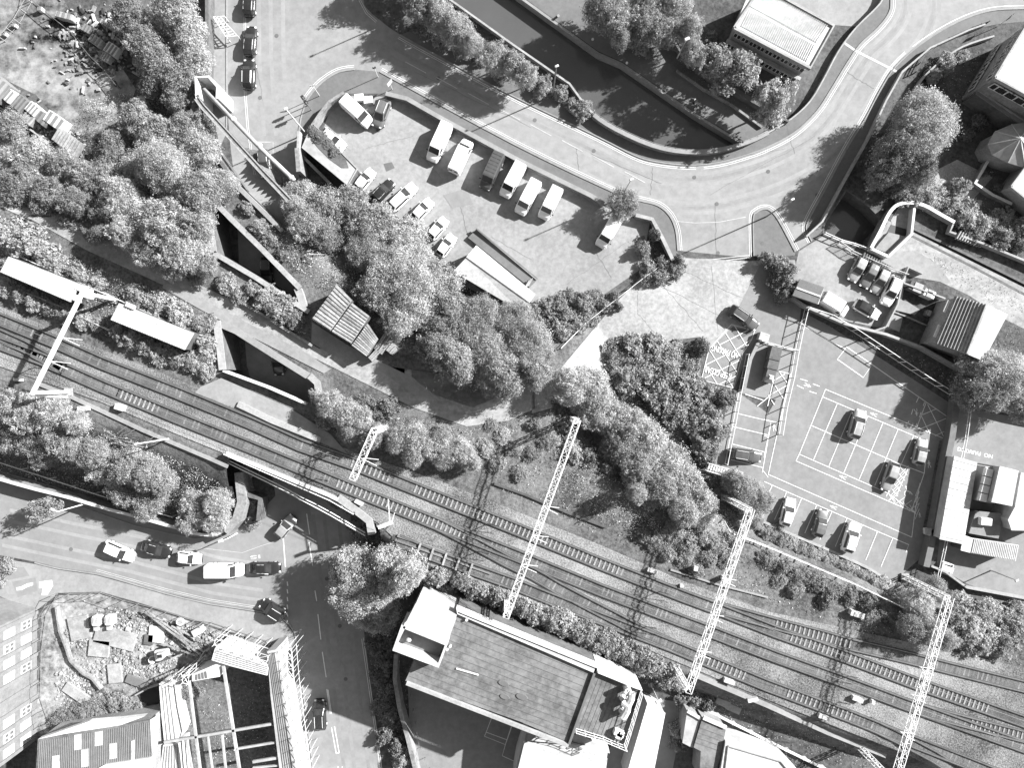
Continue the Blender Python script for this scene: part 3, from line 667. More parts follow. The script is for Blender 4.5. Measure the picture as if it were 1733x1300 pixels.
bm = BM(); bar(bm, P(345, 151, 5.22), P(498, 305, 5.22), .12); ob("cable", bm, m_black, t)
t = T("abutment", "white walled U shaped abutment at the upper left end of the pipe", "abutment", P(348, 150, 0))
bm = BM(); wallbm(bm, [P(a, b, 5.0) for a, b in [(333, 166), (331, 130), (353, 129), (368, 146), (367, 166)]], .35, 0); ob("side_walls", bm, m_white2, t)
bm = BM(); prism(bm, [P(a, b, 1.2) for a, b in [(335, 134), (352, 133), (362, 148), (352, 160), (340, 160)]], 0); ob("floor_slab", bm, m_stone, t)
wall("pale stub wall where the pipe meets the right bank", [(505, 221), (504, 250)], .35, top=3.5, zb=0, m=m_cope)
wall("tall wall end on the right bank below the street lamp", [(502, 250), (505, 290)], .6, top=3.6, zb=0, m=m_stone)
wall("stone wall running behind the overgrown roof", [(503, 255), (530, 282), (560, 312)], .4, h=1.6)
wall("dark boundary wall along the left pavement at the top", [(350, -60), (350, 60), (348, 126)], .5, top=2.0, zb=0, m=m_dwall)
# car park boundary
wall("low coped stone wall between the van car park and the canal road", PVW[0:1]+[(689, 167), (745, 199), (870, 267), (1000, 331), (1022, 345)], .5, h=1.1, m=m_stone, cope=m_kerb)
wall("pale coped wall rounding the right corner of the van car park", [(1076, 364), (1104, 371), (1122, 405), (1139, 441)], .4, h=1.2, m=m_stone, cope=m_cope)
t = wall("timber boarded wall panels at the rounded street corner of the car park", [(528, 212), (543, 190), (557, 172), (582, 156)], .45, h=1.8, m=m_wood)
fence("thin white rail fence dividing the car park from the pale concrete apron", [(949, 590), (990, 548), (1045, 505), (1090, 470), (1132, 440)], 1.1, 2.6, m_galv, .07, 2)
# canal parapet
wall("light parapet along the south bank of the canal", [(690, -60), (764, 0), (870, 76), (964, 141), (982, 166), (1005, 194)], .28, h=.9, m=m_cope)
wall("curved stone parapet between the canal and the bend of the road", CPAR[CPAR.index(min(CPAR, key=lambda p: abs(p[0]-1005))):CPAR.index(min(CPAR, key=lambda p: abs(p[0]-1300)))+1], .5, h=1.0, m=m_stone, cope=m_kerb)
fence("thin iron railing on the canal parapet round the bend", [p for p in CPAR if 1005 <= p[0] <= 1300], 1.2, 2.6, m_metal, .05, 2)
wall("thin wall along the outer side of the bend up to the gravel forecourt", [p for p in CPAR if p[0] >= 1300], .2, h=.9, m=m_cope)
wall("stone wall behind the towpath under the trees", [(1137, 62), (1160, 100), (1200, 130), (1262, 165), (1335, 205)], .3, h=1.2, m=m_dwall)
wall("low kerb wall dividing the towpath from the bank", [(1145, 118), (1190, 150), (1240, 178), (1290, 215)], .3, h=.4, m=m_stone)
RW = [(1365, 400), (1392, 375), (1425, 315), (1470, 235), (1500, 170), (1528, 120), (1575, 80), (1640, 50), (1668, 40)]
wall("long thin parapet along the right pavement of the road above the lock", RW, .25, h=1.0, m=m_cope)
fence("dark guard rail curving beside the upper right pavement", [(1545, 125), (1560, 95), (1600, 68), (1640, 50), (1668, 40)], 1.0, 2.4, m_black, .08, 3)
wall("white edged curved retaining wall right of the road bend", smooth([(1544, 165), (1560, 135), (1590, 105), (1630, 78), (1683, 60)], 4), .25, h=1.0, m=m_cope)
# lock head structure
wall("rounded white rimmed lock wall with steps inside", smooth([(1474, 420), (1490, 390), (1505, 360), (1520, 346), (1543, 343), (1565, 348), (1590, 362), (1615, 376)], 3), .35, h=1.2, m=m_stone, cope=m_white2)
wall("white lower rim of the lock basin wall", [(1474, 420), (1504, 434)], .4, h=1.2, m=m_white2)
wall("angled white wall from the lock rim to the gate post", [(1504, 434), (1543, 396), (1548, 352)], .35, h=1.2, m=m_white2)
wall("stepped white coping wall behind the lock", [(1615, 376), (1608, 392), (1665, 412), (1733, 440), (1800, 470)], .3, h=1.0, m=m_cope)
bm = BM(); prism(bm, [P(a, b, .4) for a, b in [(1488, 412), (1504, 393), (1540, 402), (1506, 430), (1482, 420)]], -.1); tag(ob("lock_apron", bm, m_pave_l), "sunlit stone apron inside the rounded lock wall", "paving")
bm = BM(); prism(bm, [P(a, b, .03) for a, b in [(1508, 372), (1520, 352), (1546, 350), (1540, 398), (1510, 388)]], -2.7); tag(ob("lock_paving", bm, m_conc), "pale paved lock head inside the curve of the rim", "paving")
bm = BM(); prism(bm, [P(a, b, .045) for a, b in [(1500, 396), (1508, 380), (1541, 390), (1535, 405)]], -.05); tag(ob("overflow_pit", bm, m_black), "black water filled overflow pit in the lock head", "pit")
t = T("steps", "flight of ribbed steps along the stepped white coping", "steps", P(1640, 400))
for k in range(10):
    a = P(1625+k*4.4, 392+k*1.6, 1.0-k*.09); bm = BM(); bar(bm, a, a+(P(1618+k*4.4, 404+k*1.6, 0)-P(1625+k*4.4, 392+k*1.6, 0)), .16, .5); ob("step", bm, m_cope, t)
t = T("steps", "dark stairway with a long rail between the lock and the small car park", "steps", P(1480, 440))
for k in range(11):
    a = P(1463+k*4.0, 428+k*2.1, 1.1-k*.1); bm = BM(); bar(bm, a, a+(P(1459+k*4, 438+k*2.1, 0)-P(1463+k*4, 428+k*2.1, 0)), .2, .5); ob("step", bm, m_pave, t)
fence("white double railing beside the dark stairway by the lock", [(1393, 396), (1420, 408), (1442, 414), (1468, 424)], 1.0, 2, m_white2, .09, 2)
fence("lattice railing behind the four grey parked cars", [(1418, 412), (1440, 428), (1470, 442), (1500, 455), (1530, 466)], 1.2, 1.6, m_galv, .06, 2, mesh=True)
wall("low white edged wall around the timber yard beside the white car", [(1528, 478), (1538, 452), (1562, 463)], .2, h=.9, m=m_cope)
wall("long light wall below the private car park running down to the tree", [(1340, 503), (1362, 518), (1430, 548), (1500, 566), (1560, 588), (1625, 625)], .25, h=1.4, m=m_stone, cope=m_cope)
wall("white edged enclosure wall around the yard of the tiled house", [(1528, 478), (1520, 515), (1500, 553), (1480, 560)], .2, h=1.3, m=m_cope)
wall("white edged rear wall of the yard of the tiled house", [(1528, 478), (1565, 492), (1600, 505)], .2, h=1.3, m=m_cope)
# right car park fences
fence("tall palisade fence along the left edge of the marked car park", [(1361, 523), (1352, 560), (1345, 594), (1337, 640), (1325, 690), (1318, 735)], 1.7, 2.4, m_galv, .07, 2)
fence("palisade fence on the far side of the marked car park", [(1361, 523), (1400, 536), (1440, 560), (1500, 600), (1560, 640), (1625, 680)], 2.2, 2.6, m_galv, .08, 2)
fence("palisade fence across the upper end of the transformer compound", [(1283, 578), (1312, 586), (1345, 594)], 1.7, 2.4, m_galv, .07, 2)
fence("long pale fence along the railway side of the marked car park", [(1236, 900), (1300, 925), (1370, 955), (1440, 985), (1545, 1035)], 1.8, 2.6, m_galv, .1, 2)
wall("pale kerb wall along the lower edge of the marked car park", [(1285, 880), (1340, 905), (1400, 930), (1470, 962), (1512, 988)], .35, h=.4, m=m_cope)
fence("fence with thin white posts on the left of the marked car park", [(1262, 600), (1250, 660), (1240, 715), (1226, 785)], 1.6, 2.4, m_galv, .07, 2)
t = T("metal_stair", "white railed metal stair at the lower left corner of the side bays", "stair", G(1228, 795))
for k in range(13):
    a = G(1201+k*4.2, 787+k*1.2, 1.3); b = G(1198+k*4.2, 797+k*1.2, 1.3); bm = BM(); bar(bm, a, b, .22, .06); ob("tread", bm, m_galv, t)
for l in (((1200, 785), (1257, 801)), ((1196, 797), (1253, 814))):
    bm = BM(); a = G(*l[0], 2.2); b = G(*l[1], 2.2); bar(bm, a, b, .08); bar(bm, a-Vector((0, 0, .9)), b-Vector((0, 0, .9)), .1)
    for k in range(8): p = a.lerp(b, k/7); bar(bm, p, p-Vector((0, 0, .9)), .05)
    ob("handrail", bm, m_white2, t)
bm = BM(); bar(bm, G(1241, 800, 1.3), G(1256, 805, 1.3), 1.0, .08); ob("landing", bm, m_galv, t)
fence("fence with a pale top rail at the lower left of the marked car park", [(1222, 880), (1232, 898), (1290, 922)], 1.4, 2.4, m_galv, .07, 1)
t = wall("tall grey boundary wall with a white fence line between car park and service yard", [(1621, 676), (1612, 740), (1600, 800), (1588, 870), (1575, 930), (1568, 960)], .9, h=1.4, m=m_pave)
fence("thin white fence on top of the grey boundary wall", [(1630, 676), (1621, 740), (1609, 800), (1597, 870), (1584, 930), (1572, 985)], .8, 2.6, m_white2, .07, 2, off=1.4)
wall("pale wall running right from the top of the grey boundary wall", [(1621, 678), (1680, 690), (1733, 704), (1800, 718)], .25, h=1.3, m=m_stone, cope=m_cope)
wall("white edged wall at the bottom of the service yard", [(1575, 958), (1600, 968), (1637, 995), (1733, 1013), (1800, 1022)], .3, h=1.0, m=m_cope)
# railway side
fence("white lineside fence below the long lattice gantries at lower right", [(1186, 1195), (1240, 1223), (1330, 1268), (1420, 1312)], .5, 3, m_white2, .3, 1, name="lineside_kerb", cat="kerb wall")
fence("thin fence beside the two long white huts on the track side", [(0, 478), (60, 500), (110, 520), (150, 540), (190, 560)], 1.0, 3, m_galv, .06, 2)
fence("long pale handrail behind the two long white huts", [(45, 438), (130, 475), (210, 510), (290, 545), (345, 568)], 1.1, 3, m_white2, .09, 2)
wall("low wall on the upper edge of the path beside the trees", [(375, 492), (440, 530), (500, 568), (528, 585)], .35, h=.6, m=m_stone)
fence("thin guard rail on the pale grey ledge of the street bridge", [(384, 768), (392, 772), (470, 806), (560, 845), (600, 868)], 1.0, 2.5, m_galv, .1, 2)
wall("bright coped parapet of the railway bridge over the street", [(383, 767), (440, 790), (500, 815), (556, 838), (572, 846)], .35, top=5.9, zb=0, m=m_stone, cope=m_white2)
wall("flared pale wing wall at the right end of the railway bridge", [(572, 842), (600, 862), (625, 882), (629, 905)], .9, top=5.5, zb=0, m=m_stone, cope=m_cope)
t = T("pipe_run", "pair of thin pale pipes crossing the street in front of the railway bridge", "pipe", P(500, 840, 0))
for k in (0, 1):
    bm = BM(); tube(bm, [P(380, 776+k*5, 4.4), P(470, 820+k*5, 4.4), P(560, 868+k*5, 4.4), P(618, 902+k*5, 4.4)], .09, 6); ob("pipe", bm, m_galv, t)
# retaining wall of the side road
RWL = smooth([(-60, 792), (0, 811), (60, 828), (120, 843), (180, 861), (240, 877), (300, 894), (340, 905), (370, 903), (393, 888), (405, 862), (404, 828)], 2)
wall("long white coped retaining wall between the side road and the wooded bank", RWL, .3, top=2.4, zb=0, m=m_stone, cope=m_white2)
fence("white post and rail fence on the wooded bank above the side road", [(-30, 768), (0, 777), (95, 808), (170, 833), (235, 853), (300, 872)], 1.6, 6.5, m_white2, .12, 1)
wall("ivy covered round end of the retaining wall at the street corner", [(404, 800), (409, 850), (400, 880), (380, 900)], 1.3, top=3.0, zb=0, m=m_stone)
wall("mossy wall stub left of the street under the railway bridge", [(418, 838), (440, 845), (437, 882)], .6, top=2.5, zb=0, m=m_dwall)
# works wall at bottom
wall("tall grey wall curving down between the street bushes and the works yard", [(670, 1108), (668, 1150), (676, 1200), (690, 1250), (702, 1300), (715, 1360)], .6, h=2.2, m=m_stone)
fence("thin wire fence in the works yard", [(690, 1150), (700, 1200), (712, 1265), (728, 1300)], .9, 2.5, m_metal, .04, 1)
# ------------------------------------------------------------------ buildings
def slabroof(t, pts, z, th=.25, m=m_white, name="roof", over=0):
    bm = BM(); prism(bm, [P(a, b, z) for a, b in pts], z-th); return ob(name, bm, m, t)
def walls_(t, pts, z, zb, m, inset=.25, name="walls"):
    ps = [P(a, b, z) for a, b in pts]; c = sum(ps, Vector())/len(ps)
    ps = [p+(c-p).normalized()*inset for p in ps]
    bm = BM(); prism(bm, ps, zb, z-.26); return ob(name, bm, m, t)
def ribs(t, q, z, n, m, along=True, w=.12, h=.08, name="roof_ribs", dz=0.0, z2=None):
    """raised ribs over a roof quad q (a, b, c, d pixels at height z); ribs run from edge ab to edge dc"""
    z2 = z if z2 is None else z2
    a, b = P(*q[0], z), P(*q[1], z); c, d = P(*q[2], z2), P(*q[3], z2)
    bm = BM()
    for i in range(n):
        f = (i+.5)/n; s = a.lerp(b, f); e = d.lerp(c, f)
        bar(bm, s+Vector((0, 0, h/2+dz)), e+Vector((0, 0, h/2+dz)), w, h)
    return ob(name, bm, m, t)
def parapet(t, pts, z, h, wd, m, closed=True, name="parapet"):
    ps = [P(a, b, z+h) for a, b in pts]
    if closed: ps = ps+[ps[0]]
    bm = BM(); wallbm(bm, ps, wd, z-.3); return ob(name, bm, m, t)
def windows(t, pa, pb, z, rows, n, sz, zb, m=m_glass, f0=.06, f1=.94, frame=m_white2, step=None, rowz=None):
    """windows on the wall whose top edge runs pa -> pb (pixels at height z); pa->pb has the outside on its right"""
    A, B = P(*pa, z), P(*pb, z); d = (B-A); d.z = 0; L = d.length; d.normalize(); nrm = Vector((d.y, -d.x, 0))
    for r in range(rows):
        zc = rowz[r] if rowz else zb+(z-zb)*(r+.55)/rows
        for i in range(n):
            c = A+d*L*(f0+(f1-f0)*(i+.5)/n)+nrm*.03; c.z = zc
            bm = BM(); bar(bm, c-d*sz[0]/2, c+d*sz[0]/2, .12, sz[1])
            fr = ob("window", bm, frame, t); bm = BM(); c2 = c+nrm*.05
            for s in (-1, 1): bar(bm, c2+d*s*sz[0]*.25-d*sz[0]*.19, c2+d*s*sz[0]*.25+d*sz[0]*.19, .06, sz[1]*.8)
            ob("pane", bm, m, fr)
def bld(name, label, at, cat="building"): return T(name, label, cat, at)
# white ribbed roof building, top right
z = 6.0; q = [(1243, 46), (1372, 114), (1412, 42), (1290, -25), (1275, -30)]
t = bld("office_building", "building with a white ribbed roof beside the upper road bend", P(1330, 60))
walls_(t, q, z, 0, m_brick, .45); slabroof(t, q, z, .3, m_white)
ribs(t, [(1253, 44), (1366, 104), (1380, 76), (1268, 14)], z, 36, m_white, w=.1, h=.12); ribs(t, [(1268, 10), (1382, 72), (1402, 42), (1290, -20)], z, 36, m_white, w=.1, h=.12)
parapet(t, q[:4], z, .25, .4, m_cope)
windows(t, (1243, 46), (1372, 114), z, 2, 9, (1.1, 1.0), 0, f0=.03, f1=.97, m=m_glass)
for a, b, f in ((1338, 110, 0), ):
    bm = BM(); A = P(1243, 46, z); B = P(1372, 114, z); d = (B-A).normalized(); n_ = Vector((d.y, -d.x, 0))
    bar(bm, A+n_*.25+Vector((0, 0, -3.1)), B+n_*.25+Vector((0, 0, -3.1)), .5, .2); ob("ledge", bm, m_cope, t)
# far right top
z = 7.5; q = [(1685, 130), (1742, 35), (1830, 20), (1830, 210)]
t = bld("flat_roof_building", "two storey building with a bright flat roof at the upper right edge", P(1720, 130))
walls_(t, q, z, 0, m_stone, .3); slabroof(t, q, z, .35, M("patchy_roof", .55, .5, .3, 1.2)); parapet(t, q, z, .3, .3, m_cope)
windows(t, (1685, 130), (1830, 210), z, 2, 8, (1.7, 1.3), 0); windows(t, (1742, 35), (1685, 130), z, 2, 5, (1.3, 1.2), 0)
t = bld("lean_to", "low grey lean-to wing with a long ledge below the bright flat roof", P(1700, 190))
prs = [(1652, 158), (1668, 138), (1760, 195), (1745, 222)]; walls_(t, prs, 3.2, 0, m_dwall, .1); slabroof(t, prs, 3.2, .2, m_metal)
ribs(t, prs, 3.2, 2, m_cope, w=.2, h=.1)
# faceted conservatory
t = bld("conservatory", "faceted glass roofed conservatory at the right edge", P(1712, 240), "conservatory")
apx = P(1727, 234, 5.2); ring = [P(a, b, 3.4) for a, b in [(1672, 244), (1684, 222), (1712, 210), (1745, 205), (1790, 225), (1790, 262), (1770, 290), (1735, 284), (1706, 275), (1680, 262)]]
bm = BM(); va = bm.verts.new(apx); vr = [bm.verts.new(p) for p in ring]; vb = [bm.verts.new((p.x, p.y, 3.25)) for p in ring]
for i in range(10): bm.faces.new([va, vr[i-1], vr[i]][::-1]); bm.faces.new([vr[i-1], vb[i-1], vb[i], vr[i]][::-1])
bm.faces.new(vb); bmesh.ops.recalc_face_normals(bm, faces=bm.faces[:]); ob("glass_roof", bm, m_roofl, t)
for p in ring:
    bm = BM(); bar(bm, apx+Vector((0, 0, .04)), p+Vector((0, 0, .04)), .12); ob("glazing_bar", bm, m_white, t)
bm = BM(); prism(bm, [p+(apx-p)*.12 for p in ring], 0, 3.24); ob("walls", bm, m_brick, t)
t = bld("annex", "white roofed annex in the lower garden corner at the right edge", P(1720, 330))
q = [(1712, 315), (1745, 270), (1830, 300), (1830, 370), (1790, 380)]; walls_(t, q, 3.5, 0, m_brick, .2); slabroof(t, q, 3.5, .2, m_white); parapet(t, q, 3.5, .2, .25, m_cope)
wall("low garden wall with white coping left of the annex", [(1673, 270), (1650, 310), (1680, 330), (1712, 345)], .25, h=1.0, m=m_stone, cope=m_white2)
# tiled house
t = bld("tiled_house", "gabled house with a ribbed tile roof below the lock", P(1640, 555), "house")
zr, ze = 6.6, 4.4
rA, rB = P(1669, 515, zr), P(1636, 599, zr); lA, lB = P(1617, 501, ze), P(1583, 581, ze); gA, gB = P(1706, 532, ze), P(1664, 611, ze)
bm = BM()
def slope(bm, a, b, c, d, th=.2):
    v = [bm.verts.new(p) for p in (a, b, c, d)]+[bm.verts.new(p-Vector((0, 0, th))) for p in (a, b, c, d)]
    for f in ((0, 1, 2, 3), (7, 6, 5, 4), (0, 4, 5, 1), (1, 5, 6, 2), (2, 6, 7, 3), (3, 7, 4, 0)): bm.faces.new([v[i] for i in f])
    bmesh.ops.recalc_face_normals(bm, faces=bm.faces[:])
slope(bm, lA, lB, rB, rA); rf = ob("roof", bm, m_tile, t)
bm = BM(); slope(bm, rA+Vector((0, 0, -.004)), rB+Vector((0, 0, -.004)), gB, gA); ob("roof", bm, m_roofl, t)
bm = BM()
for i in range(9):
    f = (i+.6)/9.5; bar(bm, lA.lerp(rA, f)+Vector((0, 0, .05)), lB.lerp(rB, f)+Vector((0, 0, .05)), .16, .14)
ob("tile_rows", bm, m_cope, rf)
bm = BM(); bar(bm, rA+Vector((0, 0, .1)), rB+Vector((0, 0, .1)), .3, .2); ob("ridge", bm, m_cope, rf)
c = (lA+lB+gA+gB)/4
bm = BM(); low = [p+(c-p)*.06 for p in (lA, lB, gB, gA)]
prism(bm, low, 0, ze-.1); ob("walls", bm, m_brick, t)
bm = BM()
for e0, e1, r_ in ((low[0], low[3], rA), (low[1], low[2], rB)):
    r2 = r_+(c-r_)*.06; r2.z = zr-.3
    v = [bm.verts.new((p.x, p.y, ze-.12)) for p in (e0, e1)]+[bm.verts.new(r2)]; bm.faces.new(v)
ob("gable", bm, m_brick, t)
for (a, b) in ((1606, 520), (1590, 562)):
    bm = BM(); A = P(a, b, 4.0); dv = (lB-lA).normalized(); bar(bm, A-dv*.9+Vector((-.35, .15, 0)), A+dv*.9+Vector((-.35, .15, 0)), .35, .2); ob("dormer_sill", bm, m_white2, t)
# right service buildings
t = bld("long_shed", "long white roofed shed along the grey boundary wall", P(1620, 850), "shed")
q = [(1615, 772), (1654, 783), (1631, 922), (1590, 913)]; walls_(t, q, 3.0, 0, m_render, .15); slabroof(t, q, 3.0, .2, m_white); ribs(t, [q[0], q[3], q[2], q[1]], 3.0, 12, m_white, w=.08, h=.05)
t = bld("plant_block", "white roofed block with grey plant units beside the long shed", P(1695, 820))
q = [(1692, 789), (1724, 797), (1713, 857), (1678, 850)]; walls_(t, q, 4.8, 0, m_render, .1); slabroof(t, q, 4.8, .2, m_white)
q2 = [(1668, 790), (1692, 790), (1680, 853), (1655, 848)]; bm = BM(); prism(bm, [P(a, b, 3.4) for a, b in q2], 0); ob("wing", bm, m_roofl, t)
for k in range(4):
    bm = BM(); a, b = (1672-k*3.2, 800+k*14); box(bm, P(a, b, 3.7), (1.1, 1.1, .6), rz=-.25, bevel=.05); ob("plant_unit", bm, m_galv, t)
t = bld("white_block", "bright white roofed block at the right edge below the NO PARKING lettering", P(1720, 860))
q = [(1728, 800), (1800, 815), (1800, 900), (1712, 898), (1706, 880), (1718, 858)]; walls_(t, q, 4, 0, m_render, .1); slabroof(t, q, 4, .2, m_white)
t = bld("corrugated_canopy", "pale corrugated canopy below the service buildings", P(1685, 930), "canopy")
q = [(1631, 906), (1646, 911), (1724, 923), (1719, 950), (1642, 936), (1626, 932)]; walls_(t, q, 2.7, 0, m_dwall, .3, "posts_and_walls"); slabroof(t, q, 2.7, .15, m_white2)
ribs(t, [(1648, 912), (1724, 924), (1719, 949), (1643, 935)], 2.7, 26, m_white, w=.14, h=.1)
t = bld("courtyard_roof", "grey flat roof with a skylight in the service courtyard", P(1670, 885))
q = [(1652, 865), (1700, 870), (1690, 912), (1640, 903)]; walls_(t, q, 2.4, 0, m_dwall, .1); slabroof(t, q, 2.4, .2, m_metal)
bm = BM(); box(bm, P(1667, 883, 2.75), (1.7, 1.1, .7), rz=-.1, bevel=.1); ob("skylight", bm, m_white2, t)
# transformer compound
for i, (a, b, s, lb) in enumerate([(1305, 599, (1.5, 1.9, 1.7), "uppermost dark steel cabinet in the compound"), (1302, 615, (1.5, 1.8, 1.6), "second dark steel cabinet in the compound"), (1299, 630, (1.3, 1.7, 1.5), "third dark steel cabinet in the compound")]):
    t = T("steel_cabinet", lb, "cabinet", P(a, b), "dark cabinets in the fenced compound", -.25)
    bm = BM(); box(bm, (0, 0, s[2]/2), s, bevel=.06); ob("body", bm, m_dwall, t, local=True)
    bm = BM(); box(bm, (0, 0, s[2]+.06), (s[0]+.1, s[1]+.1, .12), bevel=.03); ob("lid", bm, m_dwall, t, local=True)
t = T("pitched_hut", "small grey pitched hut at the lower end of the dark cabinets", "hut", P(1297, 640, 0), None, -.3)
bm = BM(); box(bm, (0, 0, .7), (1.1, 1.3, 1.4)); ob("walls", bm, m_stone, t, local=True)
bm = BM(); box(bm, (0, 0, 1.6), (1.4, 1.5, .4), taper=.3); ob("roof", bm, m_roofl, t, local=True)
t = T("stone_plinth", "pale stone plinth at the head of the compound wall", "plinth", P(1291, 571))
bm = BM(); box(bm, P(1291, 571, .5), (1.5, 1.2, 1.0), rz=-.3, bevel=.08); ob("block", bm, m_roofl, t)
wall("dark wall with pale coping between the hatched box and the transformer compound", [(1283, 580), (1270, 608), (1259, 660)], .35, h=.8, m=m_metal, cope=m_pave_l)
# corrugated lean-to in private car park
t = bld("striped_shelter", "ribbed lean-to roof behind the white van in the private car park", P(1368, 495), "shelter")
q = [(1354, 472), (1395, 486), (1385, 515), (1341, 500)]; walls_(t, q, 2.6, 0, m_dwall, .2); slabroof(t, q, 2.6, .1, m_galv)
ribs(t, [(1354, 472), (1395, 486), (1389, 501), (1348, 486)], 2.6, 26, m_metal, w=.08, h=.09); ribs(t, [(1348, 488), (1389, 503), (1384, 515), (1341, 500)], 2.6, 26, m_metal, w=.08, h=.09)
bm = BM(); bar(bm, P(1348, 487, 2.75), P(1389, 502, 2.75), .25, .1); ob("ridge", bm, m_white, t)
# big flat roofed works
t = bld("works_building", "large flat grey roofed works building beside the railway hedge", P(850, 1140))
q = [(773, 1033), (1010, 1130), (964, 1258), (880, 1222), (686, 1153), (702, 1118), (742, 1128)]
walls_(t, q, 10.5, 0, m_dwall, .05); slabroof(t, q, 10.5, .3, m_roofg)
ribs(t, [(775, 1046), (690, 1150), (962, 1252), (1006, 1140)], 10.5, 11, m_dwall, w=.028, h=.04, name="roof_seams")
bm = BM(); bar(bm, P(775, 1036, 10.7), P(1010, 1132, 10.7), .15, .5); bar(bm, P(1009, 1130, 10.7), P(963, 1259, 10.7), .3, .5); ob("parapet", bm, m_patch, t)
bm = BM(); prism(bm, [P(a, b, 10.95) for a, b in [(772, 1030), (1011, 1128), (1008, 1141), (774, 1040)]], 9.5); ob("white_gutter_band", bm, m_white, t)
bm = BM(); bar(bm, P(688, 1156, 10.65), P(962, 1262, 10.65), .45, .5); ob("stone_cornice", bm, m_cope, t)
for a, b, s in ((852, 1157, 1.0), (854, 1180, .9), (883, 1180, 1.1)):
    bm = BM(); bmesh.ops.create_cone(bm, cap_ends=True, segments=14, radius1=.55*s, radius2=.5*s, depth=.12); bmesh.ops.scale(bm, vec=(1.4, .7, 1), verts=bm.verts); bmesh.ops.rotate(bm, verts=bm.verts, matrix=Matrix.Rotation(-.35, 3, 'Z')); bmesh.ops.translate(bm, verts=bm.verts, vec=P(a, b, 10.56)); ob("roof_hatch", bm, m_patch, t)
bm = BM(); bar(bm, P(772, 1132, 10.6), P(810, 1143, 10.6), .18, .14); ob("roof_pipe", bm, m_white2, t)
for a, b in ((790, 1049), (762, 1094), (757, 1099)):
    bm = BM(); bmesh.ops.create_cone(bm, cap_ends=True, segments=10, radius1=.2, radius2=.2, depth=.5); bmesh.ops.translate(bm, verts=bm.verts, vec=P(a, b, 10.7)); ob("roof_vent", bm, m_white, t)
# white tower / tank
t = bld("white_stair_tower", "white roofed stair tower with an open topped tank on the corner of the works building", P(725, 1070), "tower")
q = [(703, 1023), (772, 1048), (757, 1089), (684, 1060)]; walls_(t, q, 12.5, 0, m_render, .05); slabroof(t, q, 12.5, .25, m_white)
q = [(683, 1060), (756, 1090), (742, 1127), (667, 1099)]
ps = [P(a, b, 13.1) for a, b in q]; bm = BM(); wallbm(bm, ps+[ps[0]], .6, 8); ob("tank_rim", bm, m_white, t)
bm = BM(); prism(bm, [P(a, b, 11.2) for a, b in [(682, 1064), (752, 1090), (739, 1120), (671, 1095)]], 0); ob("tank_floor", bm, m_metal, t)
bm = BM(); bmesh.ops.create_uvsphere(bm, u_segments=12, v_segments=8, radius=.35); bmesh.ops.translate(bm, verts=bm.verts, vec=P(692, 1083, 11.8)); ob("tank_float", bm, m_white, t)
# second roof with ducts
t = bld("lower_roof_block", "lower flat roof with two big ducts and a railing beside the works building", P(1030, 1190))
q = [(1012, 1133), (1080, 1166), (1046, 1262), (968, 1240)]; walls_(t, q, 8.8, 0, m_dwall, .05); slabroof(t, q, 8.8, .3, m_roofg)
bm = BM(); prism(bm, [P(a, b, 9.6) for a, b in [(1010, 1128), (1082, 1160), (1088, 1170), (1078, 1167), (1012, 1140)]], 5); ob("parapet", bm, m_white2, t)
ribs(t, [(1012, 1140), (1076, 1170), (1042, 1258), (975, 1236)], 8.8, 9, m_patch, w=.04, h=.03, name="roof_seams")
for pts in ([(1063, 1171), (1069, 1174), (1068, 1184), (1063, 1194)], [(1057, 1191), (1063, 1195), (1061, 1204), (1056, 1213)]):
    bm = BM(); ln = [P(a, b, 10.4) for a, b in pts]; tube(bm, [Vector((ln[0].x, ln[0].y, 8.8))]+ln+[Vector((ln[-1].x, ln[-1].y, 8.8))], .5, 8); ob("duct", bm, m_white2, t)
for a, b in ((1044, 1239), (1050, 1242), (1047, 1245)):
    bm = BM(); box(bm, P(a, b, 9.2), (.9, .8, .8), rz=-.4, bevel=.06); ob("fan_unit", bm, m_galv, t)
for ln in ([(1084, 1168), (1064, 1235), (1056, 1260)], [(974, 1232), (1020, 1246), (1058, 1262)]):
    f = fence("roof edge scaffold railing", ln, 1.6, 1.6, m_galv, .07, 3, base=8.8); f['label'] = "lattice scaffold railing on the "+("right" if ln[0][0] > 1000 else "lower")+" edge of the ducted roof"; f['category'] = "railing"; f.name = "roof_railing"
# white annex below
mark("parking_bay_lines", [[(834, 1211), (820, 1247), (855, 1261), (867, 1225)], [(823, 1240), (858, 1253)], [(867, 1228), (855, 1262), (850, 1280), (885, 1296)]], .1)
t = bld("white_annex", "bright white gabled annex at the bottom edge below the works building", P(950, 1270))
q = [(893, 1235), (987, 1247), (1030, 1272), (1022, 1330), (868, 1330), (874, 1296)]; walls_(t, q, 5.5, 0, m_render, .05)
za = 5.5; A, B, C, D = P(893, 1236, 5.4), P(1024, 1282, 5.4), P(1020, 1330, 4.6), P(868, 1320, 4.6)
bm = BM(); slope(bm, P(893, 1236, 4.9), P(1000, 1262, 4.9), P(985, 1262, 5.9), P(888, 1254, 5.9)); ob("roof", bm, m_roofl, t)
bm = BM(); slope(bm, P(888, 1256, 5.9), P(1028, 1285, 5.9), P(1020, 1345, 5.2), P(866, 1345, 5.2)); ob("roof", bm, m_white, t)
t = bld("curved_white_shed", "small white rounded shed between annex and scaffold railing", P(1005, 1262), "shed")
q = [(986, 1247), (1000, 1248), (1020, 1256), (1030, 1266), (1032, 1276), (992, 1262)]; walls_(t, q, 3.6, 0, m_render, .05); slabroof(t, q, 3.6, .3, m_white)
